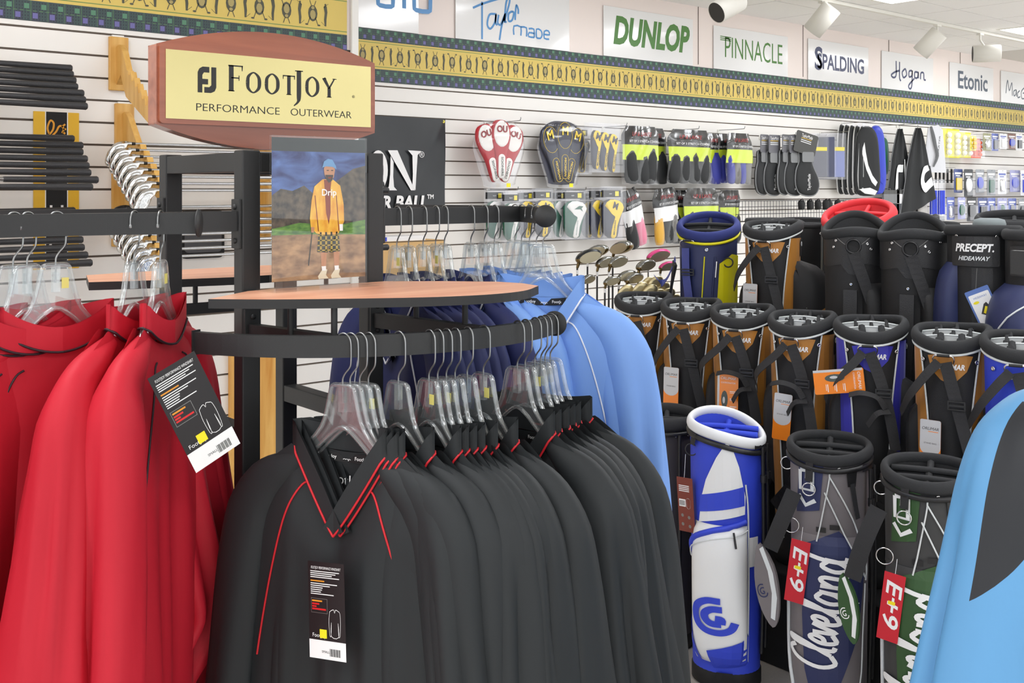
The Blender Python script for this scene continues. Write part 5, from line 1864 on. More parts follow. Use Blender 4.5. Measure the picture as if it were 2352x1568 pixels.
# ================================================================== LIGHT BLUE JACKET AT THE RIGHT EDGE
JB = cloth('steel_blue_shell', (96, 154, 202), .5)
JK = cloth('jacket_black_panel', (44, 46, 50), .55)
def make_jacket():
    t = thing('rain_jacket', 'steel blue jacket with black shoulder panel at the right picture edge', 'jacket')
    ff, bf = body_fn(301, .02, -1, vneck=False), body_fn(301, .016, 1, vneck=False)
    b = MB()
    b.grid(ff, 49, 34)
    b.grid(lambda a, v: bf(1 - a, v), 49, 34)
    b.build('body', JB, t)
    o = None
    for sgn in (-1, 1):
        sb = MB()
        rnd = random.Random(400 + sgn)
        K = [(.078, .0, -.082, .016, .020), (.125, 0, -.105, .036, .040), (.170, 0, -.145, .052, .056), (.200, 0, -.21, .060, .066), (.232, 0, -.32, .062, .074), (.278, 0, -.46, .066, .082), (.322, 0, -.60, .068, .088), (.350, 0, -.72, .066, .086), (.362, 0, -.84, .060, .075)]
        n, m = 64, 65
        cen = catmull([(k[0], k[1], k[2]) for k in K], 8)
        cr = [(rnd.uniform(0, 6.28), rnd.uniform(-1, 1), rnd.uniform(.16, .30), rnd.uniform(.2, .34)) for _ in range(4)]
        vs, fs, mi = [], [], []
        for i in range(m):
            for j in range(n):
                th = 2 * pi * j / n
                tt0 = i / (m - 1)
                tt = max(0, min(1, tt0 + .10 * sin(th - 1.62 * pi) * sin(pi * tt0)))
                _, _, _, a, bb = pl_interp(K, tt)
                fi = tt * (m - 1)
                i0 = min(int(fi), m - 2)
                c = cen[i0].lerp(cen[i0 + 1], fi - i0)
                tg = (cen[min(i0 + 1, m - 1)] - cen[max(i0 - 1, 0)]).normalized()
                nx = Vector((-tg.z, 0, tg.x)).normalized()
                if nx.x < 0:
                    nx = -nx
                f = 1.0
                for c0, dr, wd, dp in cr:
                    dd = (th - c0 - dr * tt + pi) % (2 * pi) - pi
                    f -= dp * smooth01((tt - .2) / .5) * math.exp(-(dd / wd) ** 2)
                p = c + nx * (a * f * cos(th)) + Vector((0, 1, 0)) * (bb * f * sin(th))
                vs.append(Vector((p.x * sgn, p.y, p.z)))
        for i in range(m - 1):
            for j in range(n):
                q = (i * n + j, i * n + (j + 1) % n, (i + 1) * n + (j + 1) % n, (i + 1) * n + j)
                sb.add([], [], 0)
                sb.f.append(list(q if sgn < 0 else q[::-1]))
                th = 2 * pi * (j + .5) / n
                tt = (i + .5) / (m - 1)
                # black panel wrapped over the front half of the upper sleeve
                ang = (th - 1.62 * pi + pi) % (2 * pi) - pi
                blk = -1.0 < ang < .98 and .12 < tt < .46
                sb.m.append(1 if blk else 0)
                sb.sm.append(True)
        sb.v = [tuple(v) for v in vs]
        sb.build('sleeve', [JB, JK], t)
    return t
j = make_jacket()
pj = at(2468, 560, 1.62)
hang(j, Vector((pj.x, pj.y, 1.60)), plane_yaw(-34), 'clear hanger of the steel blue jacket, just outside the right picture edge', 'clear hangers')
j.location.z -= .0
rk2 = thing('garment_rack', 'second garment rack outside the right picture edge carrying the steel blue jacket', 'clothes rack', (pj.x, pj.y, 0))
d = Vector((sin(plane_yaw(-34)), -cos(plane_yaw(-34)), 0))
MB().bar([tuple(-d * .10 + Vector((0, 0, 1.60 - .0195))), tuple(d * .45 + Vector((0, 0, 1.60 - .0195)))], .014, .038).build('rail', BLACK, rk2)
e = d * .45
MB().box(e.x - .019, e.x + .019, e.y - .019, e.y + .019, 0, 1.60).build('post', BLACK, rk2)
MB().box(e.x - .25, e.x + .25, e.y - .25, e.y + .25, 0, .03).build('base', BLACK, rk2)
# ================================================================== CLUBS AND FITTINGS ON THE NEAR WALL
GRIP = mat('rubber_grip', (46, 46, 48), .45, bump=.3, scale=300)
SHAFT = mat('steel_shaft', (196, 198, 200), .16, 1.0)
HEADC = mat('polished_iron', (214, 214, 212), .14, 1.0, bump=.2, scale=60)
HEADK = mat('black_iron', (48, 48, 50), .25, .6)
WOODFACE = mat('satin_club_face', (178, 168, 142), .35, .8)
FERR = mat('black_ferrule', (24, 24, 26), .4)

def iron(label, loc, group, dark=False, seed=0, rotz=0.0):
    """iron lying level: head at local x<0, grip toward +x"""
    t = thing('golf_iron', label, 'golf club', loc, rotz, group)
    MB().tube([(.0, 0, 0), (.68, 0, 0)], [.0042, .0064], 8).build('shaft', SHAFT, t)
    MB().tube([(.67, 0, 0), (.675, 0, 0), (.93, 0, 0), (.938, 0, 0), (.942, 0, 0)], [.0078, .0084, .0112, .0116, .009], 12).build('grip', GRIP, t)
    MB().tube([(-.012, 0, 0), (.014, 0, 0)], [.0062, .0050], 8).build('ferrule', FERR, t)
    b = MB()
    pts = [(-.012, .007), (-.040, .006), (-.062, -.004), (-.082, -.028), (-.092, -.056), (-.088, -.074), (-.074, -.080), (-.058, -.070), (-.040, -.046), (-.028, -.020), (-.012, -.007)]
    sm = [(p.x, p.z) for p in catmull([(x, 0, z) for x, z in pts], 3, True)]
    n = len(sm)
    cx, cz = -.055, -.035
    rings = []
    for k, y in ((.80, -.0075), (1.0, -.0045), (1.0, .0035), (.82, .0065)):
        rings.append([(cx + (x - cx) * k, y, cz + (z - cz) * k) for x, z in sm])
    vs = [p for r in rings for p in r]
    fs = [(i * n + j, i * n + (j + 1) % n, (i + 1) * n + (j + 1) % n, (i + 1) * n + j) for i in range(3) for j in range(n)]
    b.add(vs, fs, 0, True)
    b.add(rings[0], [list(range(n))[::-1]], 0)
    b.add(rings[3], [list(range(n))], 0)
    # cavity rim on the back face
    b.tube([(cx + (x - cx) * .62, -.0085, cz + (z - cz) * .62) for x, z in sm[::2]], .0022, 5, closed=True)
    b.tube([(0, 0, 0), (-.02, 0, 0), (-.04, 0, -.006)], [.0066, .0074, .0085], 8)
    b.build('club_head', HEADK if dark else HEADC, t)
    return t
STEPO, STEPD = .030, .0222
def oak_bracket(label, X, ztop, plate_h, teeth, first_out, first_z, group='oak club brackets'):
    t = thing('club_bracket', label, 'bracket', (X, YN - .0005, ztop), 0, group)
    MB().box(-.033, .033, -.016, 0, -plate_h, 0, bev=.003).build('back_plate', OAK, t)
    MB().box(-.022, .018, -.012, -.002, 0, .006).build('wall_clip', FRAME_W, t)
    n = teeth
    o0, z0 = first_out, first_z - ztop
    top = [(.016, -.035), (.04, -.030), (.075, -.055), (o0 - .02, z0 + .012)]
    for i in range(n):
        o, z = o0 + STEPO * i, z0 - STEPD * i
        top += [(o - .010, z + .012), (o - .008, z - .004), (o + .010, z - .004), (o + .012, z + .006)]
    oe, ze = o0 + STEPO * (n - 1), z0 - STEPD * (n - 1)
    top += [(oe + .030, ze + .004), (oe + .042, ze - .012), (oe + .040, ze - .034), (oe + .022, ze - .040), (oe - .004, ze - .044)]
    low = [(o0 - .03, z0 - .075), (.055, -plate_h + .05), (.016, -plate_h + .02)]
    pl = top + low
    b = MB()
    m = len(pl)
    for x, flip in ((-.010, False), (.010, True)):
        b.add([(x, -o, z) for o, z in pl], [list(range(m)) if flip else list(range(m))[::-1]], 0)
    b.add([(-.010, -o, z) for o, z in pl] + [(.010, -o, z) for o, z in pl], [(i, (i + 1) % m, (i + 1) % m + m, i + m) for i in range(m)], 0)
    b.build('toothed_arm', OAK, t)
    return t
def near_x(px):
    return on_y(px, 400, YN).x
xb = near_x(270)
oak_bracket('empty oak club bracket at the top beside the header sign', xb, 2.223, .185, 7, .135, 2.085)
oak_bracket('oak club bracket carrying the upper row of chrome iron heads', xb + .02, 1.994, .26, 8, .168, 1.842)
oak_bracket('oak club bracket carrying the lower row of chrome iron heads', xb + .01, 1.76, .26, 8, .168, 1.630)
xg = near_x(-78)
oak_bracket('oak bracket at the left picture edge under the top row of grips', xg - .02, 2.223, .26, 7, .168, 2.078)
oak_bracket('oak bracket at the left picture edge under the second row of grips', xg - .02, 1.994, .26, 8, .168, 1.853)
oak_bracket('oak bracket at the left picture edge under the third row of grips', xg - .02, 1.76, .26, 8, .168, 1.622)
xr = near_x(600)
oak_bracket('oak club bracket behind the rack post, upper one', xr, 1.994, .26, 8, .168, 1.842)
oak_bracket('oak club bracket behind the rack post, lower one', xr, 1.76, .26, 8, .168, 1.630)
TH = .0075
sets = [(7, 2.0785 + TH, [165, 168, 174, 178, 192, 196, 200], None, 'top row of black grips', 'irons of the top grip row'),
        (8, 1.853 + TH, [170, 190, 190, 200, 204, 208, 225, 212], None, 'second row of black grips', 'irons of the second grip row'),
        (8, 1.622 + TH, [172, 176, 180, 186, 190, 193, 201, 211], None, 'third row of black grips', 'irons of the third grip row')]
ordw = ['topmost', 'second', 'third', 'fourth', 'fifth', 'sixth', 'seventh', 'lowest']
for n, z0, ends, _, lb, gr in sets:
    for i in range(n):
        Y = YN - .168 - STEPO * i
        x = on_y(ends[i], 300, Y).x
        iron('club with black grip, %s of the %s at left' % (ordw[i] if i < n - 1 else 'lowest', lb), (x - .942, Y, z0 - STEPD * i), gr)
for r, (z0, px0, lb) in enumerate(((1.842 + TH, 300, 'upper'), (1.630 + TH, 300, 'lower'))):
    for i in range(8):
        Y = YN - .168 - STEPO * i
        x = xb - .015 + .002 * i
        iron('chrome iron head, %s of the %s row behind the rack' % (ordw[i], lb), (x, Y, z0 - STEPD * i), 'irons of the %s head row' % lb, dark=(r == 1 and i == 0)).scale = (.92, 1, 1)
# price sticker on a lower club head
# vertical snake poster
YP = mat('poster_yellow', (236, 186, 40), .5)
a, c = on_y(76, 255, YN), on_y(181, 615, YN)
po = thing('wall_poster', 'yellow and black vertical strip poster behind the club grips', 'poster', ((a.x + c.x) / 2, YN - .0005, c.z))
w, h = (c.x - a.x) / 2, a.z - c.z
MB().box(-w, w, -.003, 0, 0, h, bev=.001).build('board', YP, po)
b = MB()
b.box(-w * .46, w * .46, -.0036, -.003, 0, h, 0)
b.box(-w * .5, -w * .46, -.0036, -.003, 0, h, 1).box(w * .46, w * .5, -.0036, -.003, 0, h, 1)
strokes(b, [[(-.3, .0), (-.36, .25), (-.25, .55), (-.12, .45), (-.14, .2), (-.25, .02), (-.3, .0)], [(-.2, -.1), (-.02, .1), (.08, .3), (.18, .34), (.28, .22), (.22, .05)], [(.2, .3), (.34, .42)], [(.26, .2), (.38, .22)], [(.24, .1), (.34, .02)]], 0, -.0040, h * .86, .006, scale=w * 1.1, mi=2)
for zz, s_ in ((.37, 0), (.16, 1)):
    strokes(b, [[(-.20, .22), (-.20, -.12), (-.12, -.2), (.12, -.2), (.2, -.12), (.2, .22)]] if not s_ else [[(.2, .2), (-.1, .2), (-.2, .1), (-.2, -.2), (.2, -.2)]], 0, -.0040, h * zz, .008, scale=w * 1.2, mi=1, smooth=2)
b.build('print', [DARK, WHITE, mat('snake_gold', (232, 160, 36), .5)], po)
# black plaque and oak board
a, c = on_y(413, 484, YN), on_y(512, 590, YN)
pl = thing('wall_plaque', 'black plaque on the slat wall behind the iron shafts', 'plaque', ((a.x + c.x) / 2, YN - .0005, c.z))
w, h = (c.x - a.x) / 2, a.z - c.z
MB().prism(rrect(-w, w, 0, h, .02), -.012, 0).build('board', DARK, pl)
MB().prism(rrect(-w * .86, w * .86, h * .12, h * .88, .015), -.0145, -.0118).build('inset', mat('plaque_grey', (70, 70, 74), .4), pl)
a, c = on_y(524, 820, YN), on_y(648, 1130, YN)
ob = thing('oak_display_board', 'golden oak board on the wall seen between the rack posts', 'board', ((a.x + c.x) / 2, YN - .0005, c.z))
w, h = (c.x - a.x) / 2, a.z - c.z
MB().prism(rrect(-w, w, 0, h + .05, .02), -.025, 0).build('panel', wood('oak_grain', (206, 140, 54), (236, 188, 106), axis=2, scale=2.0), ob)

# ================================================================== FAR WALL GOODS
def peg(px, py, L, label='steel peg hook on the slat wall', tilt=.12, parent=None):
    """hook sticking out of the far wall; returns its root position"""
    p = on_y(px, py, YF)
    t = thing('peg_hook', label, 'hook', (p.x, YF - .0005, p.z), 0, 'steel peg hooks on the far wall')
    MB().tube(catmull([(0, 0, 0), (0, -L * .9, 0), (0, -L, .006), (0, -L - .004, .018)], 4), .0022, 6).build('rod', WIRE, t)
    MB().box(-.012, .012, -.006, 0, -.022, .006, bev=.002).build('backing', FRAME_W, t)
    return t
def pos(px, py, out):
    return on_y(px, py, YF - out)
def pxw(px, dpx, out):
    return on_y(px + dpx / 2, 400, YF - out).x - on_y(px - dpx / 2, 400, YF - out).x
def pyh(px, dpy, out):
    k = (px - CX) / F_PX
    return dpy * ((YF - out) / (CY - k * SY)) / F_PX

# black banner
a, c = on_y(700, 270, YF), on_y(1020, 505, YF)
bn = thing('wall_banner', 'black vinyl banner with white letters ON and R BALL', 'banner', (c.x, YF - .002, c.z))
w, h = c.x - a.x, on_y(1020, 274, YF).z - c.z
VB = mat('banner_vinyl', (44, 47, 50), .3, noise=.25, scale=5, bump=.0)
b = MB()
def bfn(u, v):
    x = -w * (1 - u)
    d = .006 + .005 * sin(9 * u + 3 * v) * sin(5 * v + u) + .008 * math.exp(-((u - .97 + .35 * (1 - v)) / .03) ** 2) * v
    return (x, -d, h * v)
b.grid(bfn, 40, 20)
b.build('cloth', VB, bn)
b = MB()
b.lathe([(.004, -.010), (.009, -.012), (.009, -.009)], 12, 0, (-.014, -.002, h - .014), 'y')
b.build('grommet', mat('brass_grommet', (206, 196, 90), .3, .8), bn)
b = MB()
def bx(px, py):
    p = on_y(px, py, YF - .017)
    return p.x - c.x, p.z - c.z
# big serif N and O
LAYER = [-.0185]
def bpoly(pts):
    P = [bx(*q) for q in pts]
    A = sum(P[i][0] * P[(i + 1) % len(P)][1] - P[(i + 1) % len(P)][0] * P[i][1] for i in range(len(P)))
    LAYER[0] -= .0006
    b.flat(P if A > 0 else P[::-1], LAYER[0])
bpoly([(890, 345), (912, 345), (952, 437), (943, 437)])
bpoly([(886, 437), (892, 428), (895, 400), (896, 358), (903, 372), (902, 405), (904, 429), (911, 437)])
bpoly([(936, 345), (966, 347), (958, 356), (955, 400), (953, 437), (946, 428), (947, 400), (946, 357)])
for i_ in range(len(b.v)):
    pass
ring = [bx(868 + 22 * cos(t), 391 + 46 * sin(t)) for t in [2 * pi * i / 24 for i in range(24)]]
rin = [bx(867 + 13 * cos(t), 391 + 38 * sin(t)) for t in [2 * pi * i / 24 for i in range(24)]]
b.add([(x, -.0185, z) for x, z in ring] + [(x, -.0185, z) for x, z in rin], [(i, (i + 1) % 24, (i + 1) % 24 + 24, i + 24) for i in range(24)])
x, z = bx(968, 356); text(b, '®', x, -.0185, z, .045)
x, z = bx(930, 467); text(b, 'R BALL', x, -.0185, z, .098, width=bx(976, 470)[0] - bx(872, 470)[0], bold=.004, shear=.15)
x, z = bx(988, 452); text(b, 'TM', x, -.0185, z, .032, bold=.001)
b.build('lettering', WHITE, bn)

# ---- headcover shapes
def paddle(cx, cz, s, rot, head=.026, neck=.012, L=.13):
    """outline of a club cover: round head on top, narrow tongue below"""
    pts = [(0, L * .5), (head * .7, L * .46), (head, L * .28), (head * .85, L * .08), (neck * 1.25, -L * .12), (neck, -L * .42), (neck * .6, -L * .5), (-neck * .6, -L * .5), (-neck, -L * .42), (-neck * 1.25, -L * .12), (-head * .85, L * .08), (-head, L * .28), (-head * .7, L * .46)]
    q = [(p.x, p.z) for p in catmull([(x, 0, z) for x, z in pts[::-1]], 3, True)]
    c_, s_ = cos(rot) * s, sin(rot) * s
    return [(cx + x * c_ - z * s_, cz + x * s_ + z * c_) for x, z in q]
def puffy(b, poly, y, d, mi=0):
    """pillowy slab from an outline: front at y-d"""
    n = len(poly)
    cx = sum(p[0] for p in poly) / n; cz = sum(p[1] for p in poly) / n
    A = sum(poly[i][0] * poly[(i + 1) % n][1] - poly[(i + 1) % n][0] * poly[i][1] for i in range(n))
    if A < 0:
        poly = poly[::-1]
    rings = []
    for k, yy in ((1.0, y), (.97, y - d * .55), (.82, y - d * .9), (.45, y - d)):
        rings.append([(cx + (p[0] - cx) * k, yy, cz + (p[1] - cz) * k) for p in poly])
    vs = [p for r in rings for p in r]
    fs = [(i * n + j, i * n + (j + 1) % n, (i + 1) * n + (j + 1) % n, (i + 1) * n + j) for i in range(3) for j in range(n)]
    b.add(vs, fs, mi, True)
    b.add(rings[3], [list(range(n))], mi, True)
REDV, CREAM = mat('crimson_vinyl', (182, 32, 44), .35), mat('cream_vinyl', (242, 240, 234), .35)
NAVV, MAIZE = mat('navy_vinyl', (36, 40, 62), .3), mat('maize_vinyl', (250, 214, 32), .35)
GRNV, DKGV = mat('spartan_green_vinyl', (24, 96, 74), .35), mat('dark_green_vinyl', (20, 70, 54), .35)
CRIM = mat('crimson_ink', (150, 34, 44), .5)
SHELLP = clear('blister_shell', (253, 253, 254), .08, .08, .022, .28)
def teardrop(w, h):
    pts = [(0, 0), (w * .55, h * .02), (w * .62, h * .1), (w * .95, h * .48), (w, h * .66), (w * .82, h * .88), (w * .45, h * .985), (0, h)]
    full = pts + [(-x, z) for x, z in pts[::-1][1:-1]]
    return [(p.x, p.z) for p in catmull([(x, 0, z) for x, z in full], 3, True)]
def blister(label, px0, px1, y0, y1, out, style):
    pc = (px0 + px1) / 2
    p = pos(pc, y1, out)
    w, h = pxw(pc, px1 - px0, out) / 2, pyh(pc, y1 - y0, out)
    t = thing('headcover_pack', label, 'headcover pack', (p.x, YF - out, p.z), 0, 'teardrop headcover packs')
    if style == 'navy':
        MB().prism([(x * .93, h * .05 + z * .94) for x, z in teardrop(w, h)], -.004, -.001).build('backing_card', NAVV, t)
    tear = teardrop(w, h)
    MB().prism(tear, -.003, 0).build('shell_flange', SHELLP, t)
    m1, m2, ink_ = (REDV, CREAM, CRIM) if style == 'red' else (NAVV, NAVV, MAIZE)
    for i, (fx, r, zz, yy) in enumerate(((-.42, .30, .50, -.012), (.42, -.30, .50, -.010), (0, 0, .56, -.020))):
        cx, cz = fx * w, h * zz
        s_ = h / .185
        o = MB()
        puffy(o, paddle(cx, cz, s_, r, .034, .016, .155), yy, .014, 0)
        o = o.build('headcover', m1, t)
        q = MB()
        def loc2(a, c_):
            cc, ss = cos(r) * s_, sin(r) * s_
            return (cx + a * cc - c_ * ss, cz + a * ss + c_ * cc)
        top = [loc2(a, c_) for a, c_ in ell(0, .040, .027, .036, 18)]
        ton = [loc2(a, c_) for a, c_ in rrect(-.012, .012, -.078, -.012, .011)]
        if style == 'navy':
            q.tube([(a, yy - .0155, c_) for a, c_ in top], .0012, 5, 1, closed=True)
            q.tube([(a, yy - .0155, c_) for a, c_ in ton], .0012, 5, 1, closed=True)
        else:
            puffy(q, top, yy - .012, .0035, 0)
            puffy(q, ton, yy - .012, .0035, 0)
        lx, lz = loc2(0, .052)
        text(q, 'OU' if style == 'red' else 'M', lx, yy - .018, lz, (.024 if style == 'red' else .034) * s_, mi=1, rot=r, bold=.0016)
        lx, lz = loc2(0, -.046)
        text(q, 'SOONERS' if style == 'red' else 'MICHIGAN', lx, yy - .018, lz, .010 * s_, mi=2 if style == 'red' else 1, rot=r - pi / 2, width=.05 * s_, bold=.0003)
        q.build('cover_trim', [m2, ink_, DKGREY], o)
    # domed front of the shell
    b = MB()
    n = len(tear)
    rings = []
    for k, yy in ((.97, -.003), (.94, -.030), (.80, -.042), (.4, -.046)):
        rings.append([(x * k, yy, h * .52 + (z - h * .52) * k) for x, z in tear])
    b.add([q for r_ in rings for q in r_], [(i * n + j, i * n + (j + 1) % n, (i + 1) * n + (j + 1) % n, (i + 1) * n + j) for i in range(3) for j in range(n)], 0, True)
    b.add(rings[3], [list(range(n))], 0, True)
    b.build('shell_dome', SHELLP, t)
    MB().box(w * .12, w * .28, -.0475, -.047, h * .015, h * .07).build('price_sticker', YEL, t)
    if style == 'navy':
        q = MB(); text(q, '3-Pack Golf Club Headcovers', 0, -.0046, h * .925, .013, width=w * 1.1); q.build('card_lettering', WHITE, t)
    return t
peg(1115, 283, .30, 'peg hook above the crimson and cream headcovers')
blister('clear teardrop pack of crimson and cream OU headcovers', 1087, 1201, 272, 432, .14, 'red')
peg(1245, 293, .22, 'peg hook above the navy headcovers')
blister('clear teardrop pack of navy and yellow Michigan headcovers', 1235, 1342, 277, 432, .10, 'navy')

def zipbag(label, px0, px1, y0, y1, out, kind, group):
    pc = (px0 + px1) / 2
    p = pos(pc, y1, out)
    w, h = pxw(pc, px1 - px0, out) / 2, pyh(pc, y1 - y0, out)
    t = thing('zip_bag_pack', label, 'headcover pack', (p.x, YF - out, p.z), 0, group)
    cs = {'maize3': (MAIZE, NAVV), 'maize': (MAIZE, NAVV), 'green': (CREAM, GRNV), 'navy': (NAVV, MAIZE)}[kind]
    n = 3 if kind == 'maize3' else 1
    for i in range(n):
        if n == 3:
            cx, cz, sc, r = w * (-.42 + .42 * i), h * (.46 - .03 * i), h / .20, radians(-14 - 8 * i) + pi * 0
        else:
            cx, cz, sc, r = w * .0, h * .40, h / .215, 0
        o = MB()
        # body of the cover behind, bent toward the lower right
        pts = [(-.034, .055), (-.012, .078), (.022, .072), (.036, .045), (.030, .010), (.022, -.040), (.016, -.075), (.004, -.080), (-.016, -.074), (-.030, -.05), (-.034, .0)]
        k = w / .040 if n == 1 else .75 * sc
        body = [(cx + x * k, cz + z * sc) for x, z in [(q.x, q.z) for q in catmull([(a, 0, b_) for a, b_ in pts], 2, True)]]
        puffy(o, body, -.002 - .006 * i, .022, 0)
        o = o.build('headcover', cs[1], t)
        q = MB()
        face_ = [(-.030, .052), (-.012, .076), (.022, .070), (.036, .045), (.026, .015), (.012, -.03), (.008, -.072), (-.002, -.078), (-.010, -.070), (-.006, -.03), (.004, .012), (-.012, .030)]
        fp = [(cx + x * k, cz + z * sc) for x, z in [(v.x, v.z) for v in catmull([(a, 0, b_) for a, b_ in face_], 2, True)]]
        puffy(q, fp, -.020 - .006 * i, .006, 0)
        lx, lz = cx + .004 * k, cz + .050 * sc
        if 'maize' in kind:
            text(q, 'M', lx, -.0275 - .006 * i, lz, .038 * sc, mi=1, rot=-.35, bold=.002)
            text(q, 'MICHIGAN', cx + .001 * k, -.0275 - .006 * i, cz - .036 * sc, .012 * sc, mi=1, rot=radians(82), width=.058 * sc, bold=.0003)
        else:
            q.flat([(lx + a * k, lz + c_ * sc) for a, c_ in [(-.012, -.008), (.004, .006), (.018, .004), (.012, -.004), (.016, -.018), (.008, -.008)]], -.0275, 1)
            text(q, 'MICHIGAN STATE', cx + .001 * k, -.0275, cz - .036 * sc, .010 * sc, mi=1, rot=radians(82), width=.062 * sc)
        q.build('cover_trim', [cs[0], cs[1]], o)
    hd = MB()
    hd.box(-w * .88, w * .80, -.004, -.002, h * .80, h * .93, 0)
    text(hd, '  team', -w * .3, -.0046, h * .865, .012, mi=1, align='LEFT')
    hd.box(w * .30, w * .62, -.0046, -.004, h * .82, h * .91, 2 if kind != 'maize3' else 1)
    if kind != 'maize3':
        hd.build('header_card', [DARK, WHITE, YEL], t)
    f = MB()
    f.box(-w, w, -.0295 - (.012 if n == 3 else 0), -.029 - (.012 if n == 3 else 0), 0, h, 0)
    f.box(-w, w, -.001, -.0005, 0, h, 0)
    f.box(-w, w, -.006, -.005, h * .955, h * .97, 0)
    f.build('clear_bag', FILM, t)
    return t
zipbag('clear zip bag with three yellow Michigan headcovers fanned out', 1343, 1424, 283, 396, .16, 'maize3', 'clear zip bags')
zipbag('clear zip bag with a dark navy headcover behind the yellow Michigan trio', 1312, 1352, 290, 400, .07, 'navy', 'clear zip bags')
peg(1385, 292, .2, 'peg hook above the yellow Michigan trio')
GA, GB = 'club covers in clear bags, lower left group', 'club covers in clear bags, lower right group'
zipbag('clear bag with green and white club cover, leftmost of the lower row', 1112, 1160, 433, 552, .10, 'green', GA)
zipbag('clear bag with green and white club cover, second of the lower row', 1151, 1195, 438, 558, .15, 'green', GA)
zipbag('clear bag with yellow M club cover, third of the lower row', 1186, 1228, 434, 550, .12, 'maize', GA)
zipbag('clear bag with yellow M club cover right behind the rail end disc', 1222, 1270, 432, 548, .17, 'maize', GA)
zipbag('clear bag with dark green club cover right of the rail end disc', 1266, 1300, 434, 548, .10, 'green', GB)
zipbag('clear bag with green and white Michigan State cover, facing front', 1290, 1345, 433, 550, .15, 'green', GB)
zipbag('clear bag with yellow M club cover just right of the green and white cover', 1330, 1368, 436, 549, .08, 'maize', GB)
zipbag('clear bag with yellow M club cover, second from the right of its group', 1350, 1394, 430, 550, .13, 'maize', GB)
zipbag('clear bag with yellow M club cover, rightmost of its group', 1378, 1430, 428, 551, .18, 'maize', GB)
peg(1120, 436, .26, 'peg hook above the left green and yellow club covers'); peg(1275, 436, .26, 'peg hook above the right green and yellow club covers')

# ---- film pouches with lime band
LIME = mat('lime_card', (206, 226, 40), .4)
POLY = mat('black_poly_bag', (28, 28, 30), .22, bump=.6, scale=26)
REDI = mat('pouch_red_ink', (168, 34, 36), .4)
SOCKK, SOCKB, SOCKG = mat('black_sock', (36, 38, 40), .7), mat('blue_sock', (52, 58, 150), .6), mat('grey_sock', (110, 108, 104), .7)
CRINK = clear('crinkled_film', (254, 254, 254), .12, .14, .01, .2)
def pouch(label, px0, px1, y0, y1, out, cols, group, band=LIME, tilt=0.0, bandz=(.42, .68), seed=0):
    pc = (px0 + px1) / 2
    p = pos(pc, y0, out)
    w, h = pxw(pc, px1 - px0, out) / 2, pyh(pc, y1 - y0, out)
    t = thing('headcover_pouch', label, 'headcover pouch', (p.x, YF - out, p.z), 0, group, rot=(0, tilt, 0))
    rnd = random.Random(seed)
    n = len(cols)
    for i, cm_ in enumerate(cols):
        x = w * .86 * (-1 + 2 * (i + .5) / n)
        rr = w * .95 / n
        lean = rnd.uniform(-.2, .2) * rr
        MB().tube(catmull([(x, -.006, -h * .38), (x + lean, -.010, -h * .6), (x + lean * 2, -.012, -h * .82), (x + lean * 2.4, -.010, -h * .95), (x + lean * 2.4, -.008, -h * .985)], 3), [rr * .7, rr * .8, rr, rr * 1.05, rr * 1.08, rr * 1.08, rr * 1.05, rr, rr * .85, rr * .6, rr * .25], 12, flat=.55, up=(1, 0, 0)).build('headcover', cm_, t)
    def front(u, v, d=.0):
        x = w * (2 * u - 1) * (.96 + .04 * v)
        pinch = smooth01(v / .18)
        y = -.010 - .022 * pinch * (1 - (2 * u - 1) ** 4) - .003 * sin(17 * u + 7 * v + seed) - .004 * sin(9 * v + 11 * u + seed * 2) - d
        return (x * (.78 + .22 * pinch), y, -h * v)
    hb = MB()
    hb.grid(lambda u, v: front(u, v * (1 - bandz[1]) + .0), 16, 7)
    hb.build('printed_header', POLY, t)
    bb = MB()
    bb.grid(lambda u, v: front(.02 + .96 * u, (1 - bandz[1]) + (bandz[1] - bandz[0]) * v, .0006), 16, 5)
    bb.build('band_card', band, t)
    q = MB()
    text(q, 'UP & LANTE', -.1 * w, -.0415, -h * .145, .022 * h / .22, mi=0, width=w * 1.0, shear=.2)
    text(q, 'SET OF 3 STRETCH COVERS', 0, -.0415, -h * .265, .012 * h / .22, mi=1, width=w * 1.5)
    q.build('header_lettering', [REDI, WHITE], t)
    f = MB()
    f.grid(lambda u, v: front(u, v, .0035), 18, 14)
    f.build('crinkled_film', CRINK, t)
    return t
PG = 'lime banded pouches, upper row'
pouch('lime banded pouch of black headcovers behind, left of the upper row', 1462, 1528, 294, 424, .06, (SOCKK, SOCKK), PG, seed=1)
pouch('lime banded pouch of black headcovers in front, left of the upper row', 1424, 1512, 290, 424, .16, (SOCKK, SOCKK, SOCKK), PG, seed=2)
pouch('lime banded pouch of navy headcovers behind, middle of the upper row', 1596, 1656, 306, 424, .06, (SOCKK, SOCKB), PG, seed=3)
pouch('lime banded pouch of black headcovers in front, middle of the upper row', 1530, 1632, 298, 423, .16, (SOCKK, SOCKK, SOCKK, SOCKK), PG, seed=4)
pouch('lime banded pouch of blue headcovers behind, right of the upper row', 1644, 1690, 308, 422, .07, (SOCKB, SOCKG), PG, seed=5)
pouch('lime banded pouch of blue and grey headcovers, right end of the upper row', 1664, 1726, 306, 424, .16, (SOCKB, SOCKG, SOCKB, SOCKG), PG, seed=6)
for px, lb in ((1430, 'left'), (1545, 'middle'), (1650, 'right')):
    peg(px, 299, .22, 'peg hook of the %s lime banded pouches in the upper row' % lb)
LGp = 'pouches, lower row'
WBAND = mat('white_band_card', (240, 240, 240), .4)
PINKV = mat('pink_vinyl', (226, 130, 156), .35)
GOLDV = mat('gold_vinyl', (222, 170, 60), .35)
pouch('tilted pouch with black and pink headcovers and a white band', 1414, 1462, 436, 575, .14, (SOCKK, PINKV), LGp, band=WBAND, tilt=radians(-18), seed=7)
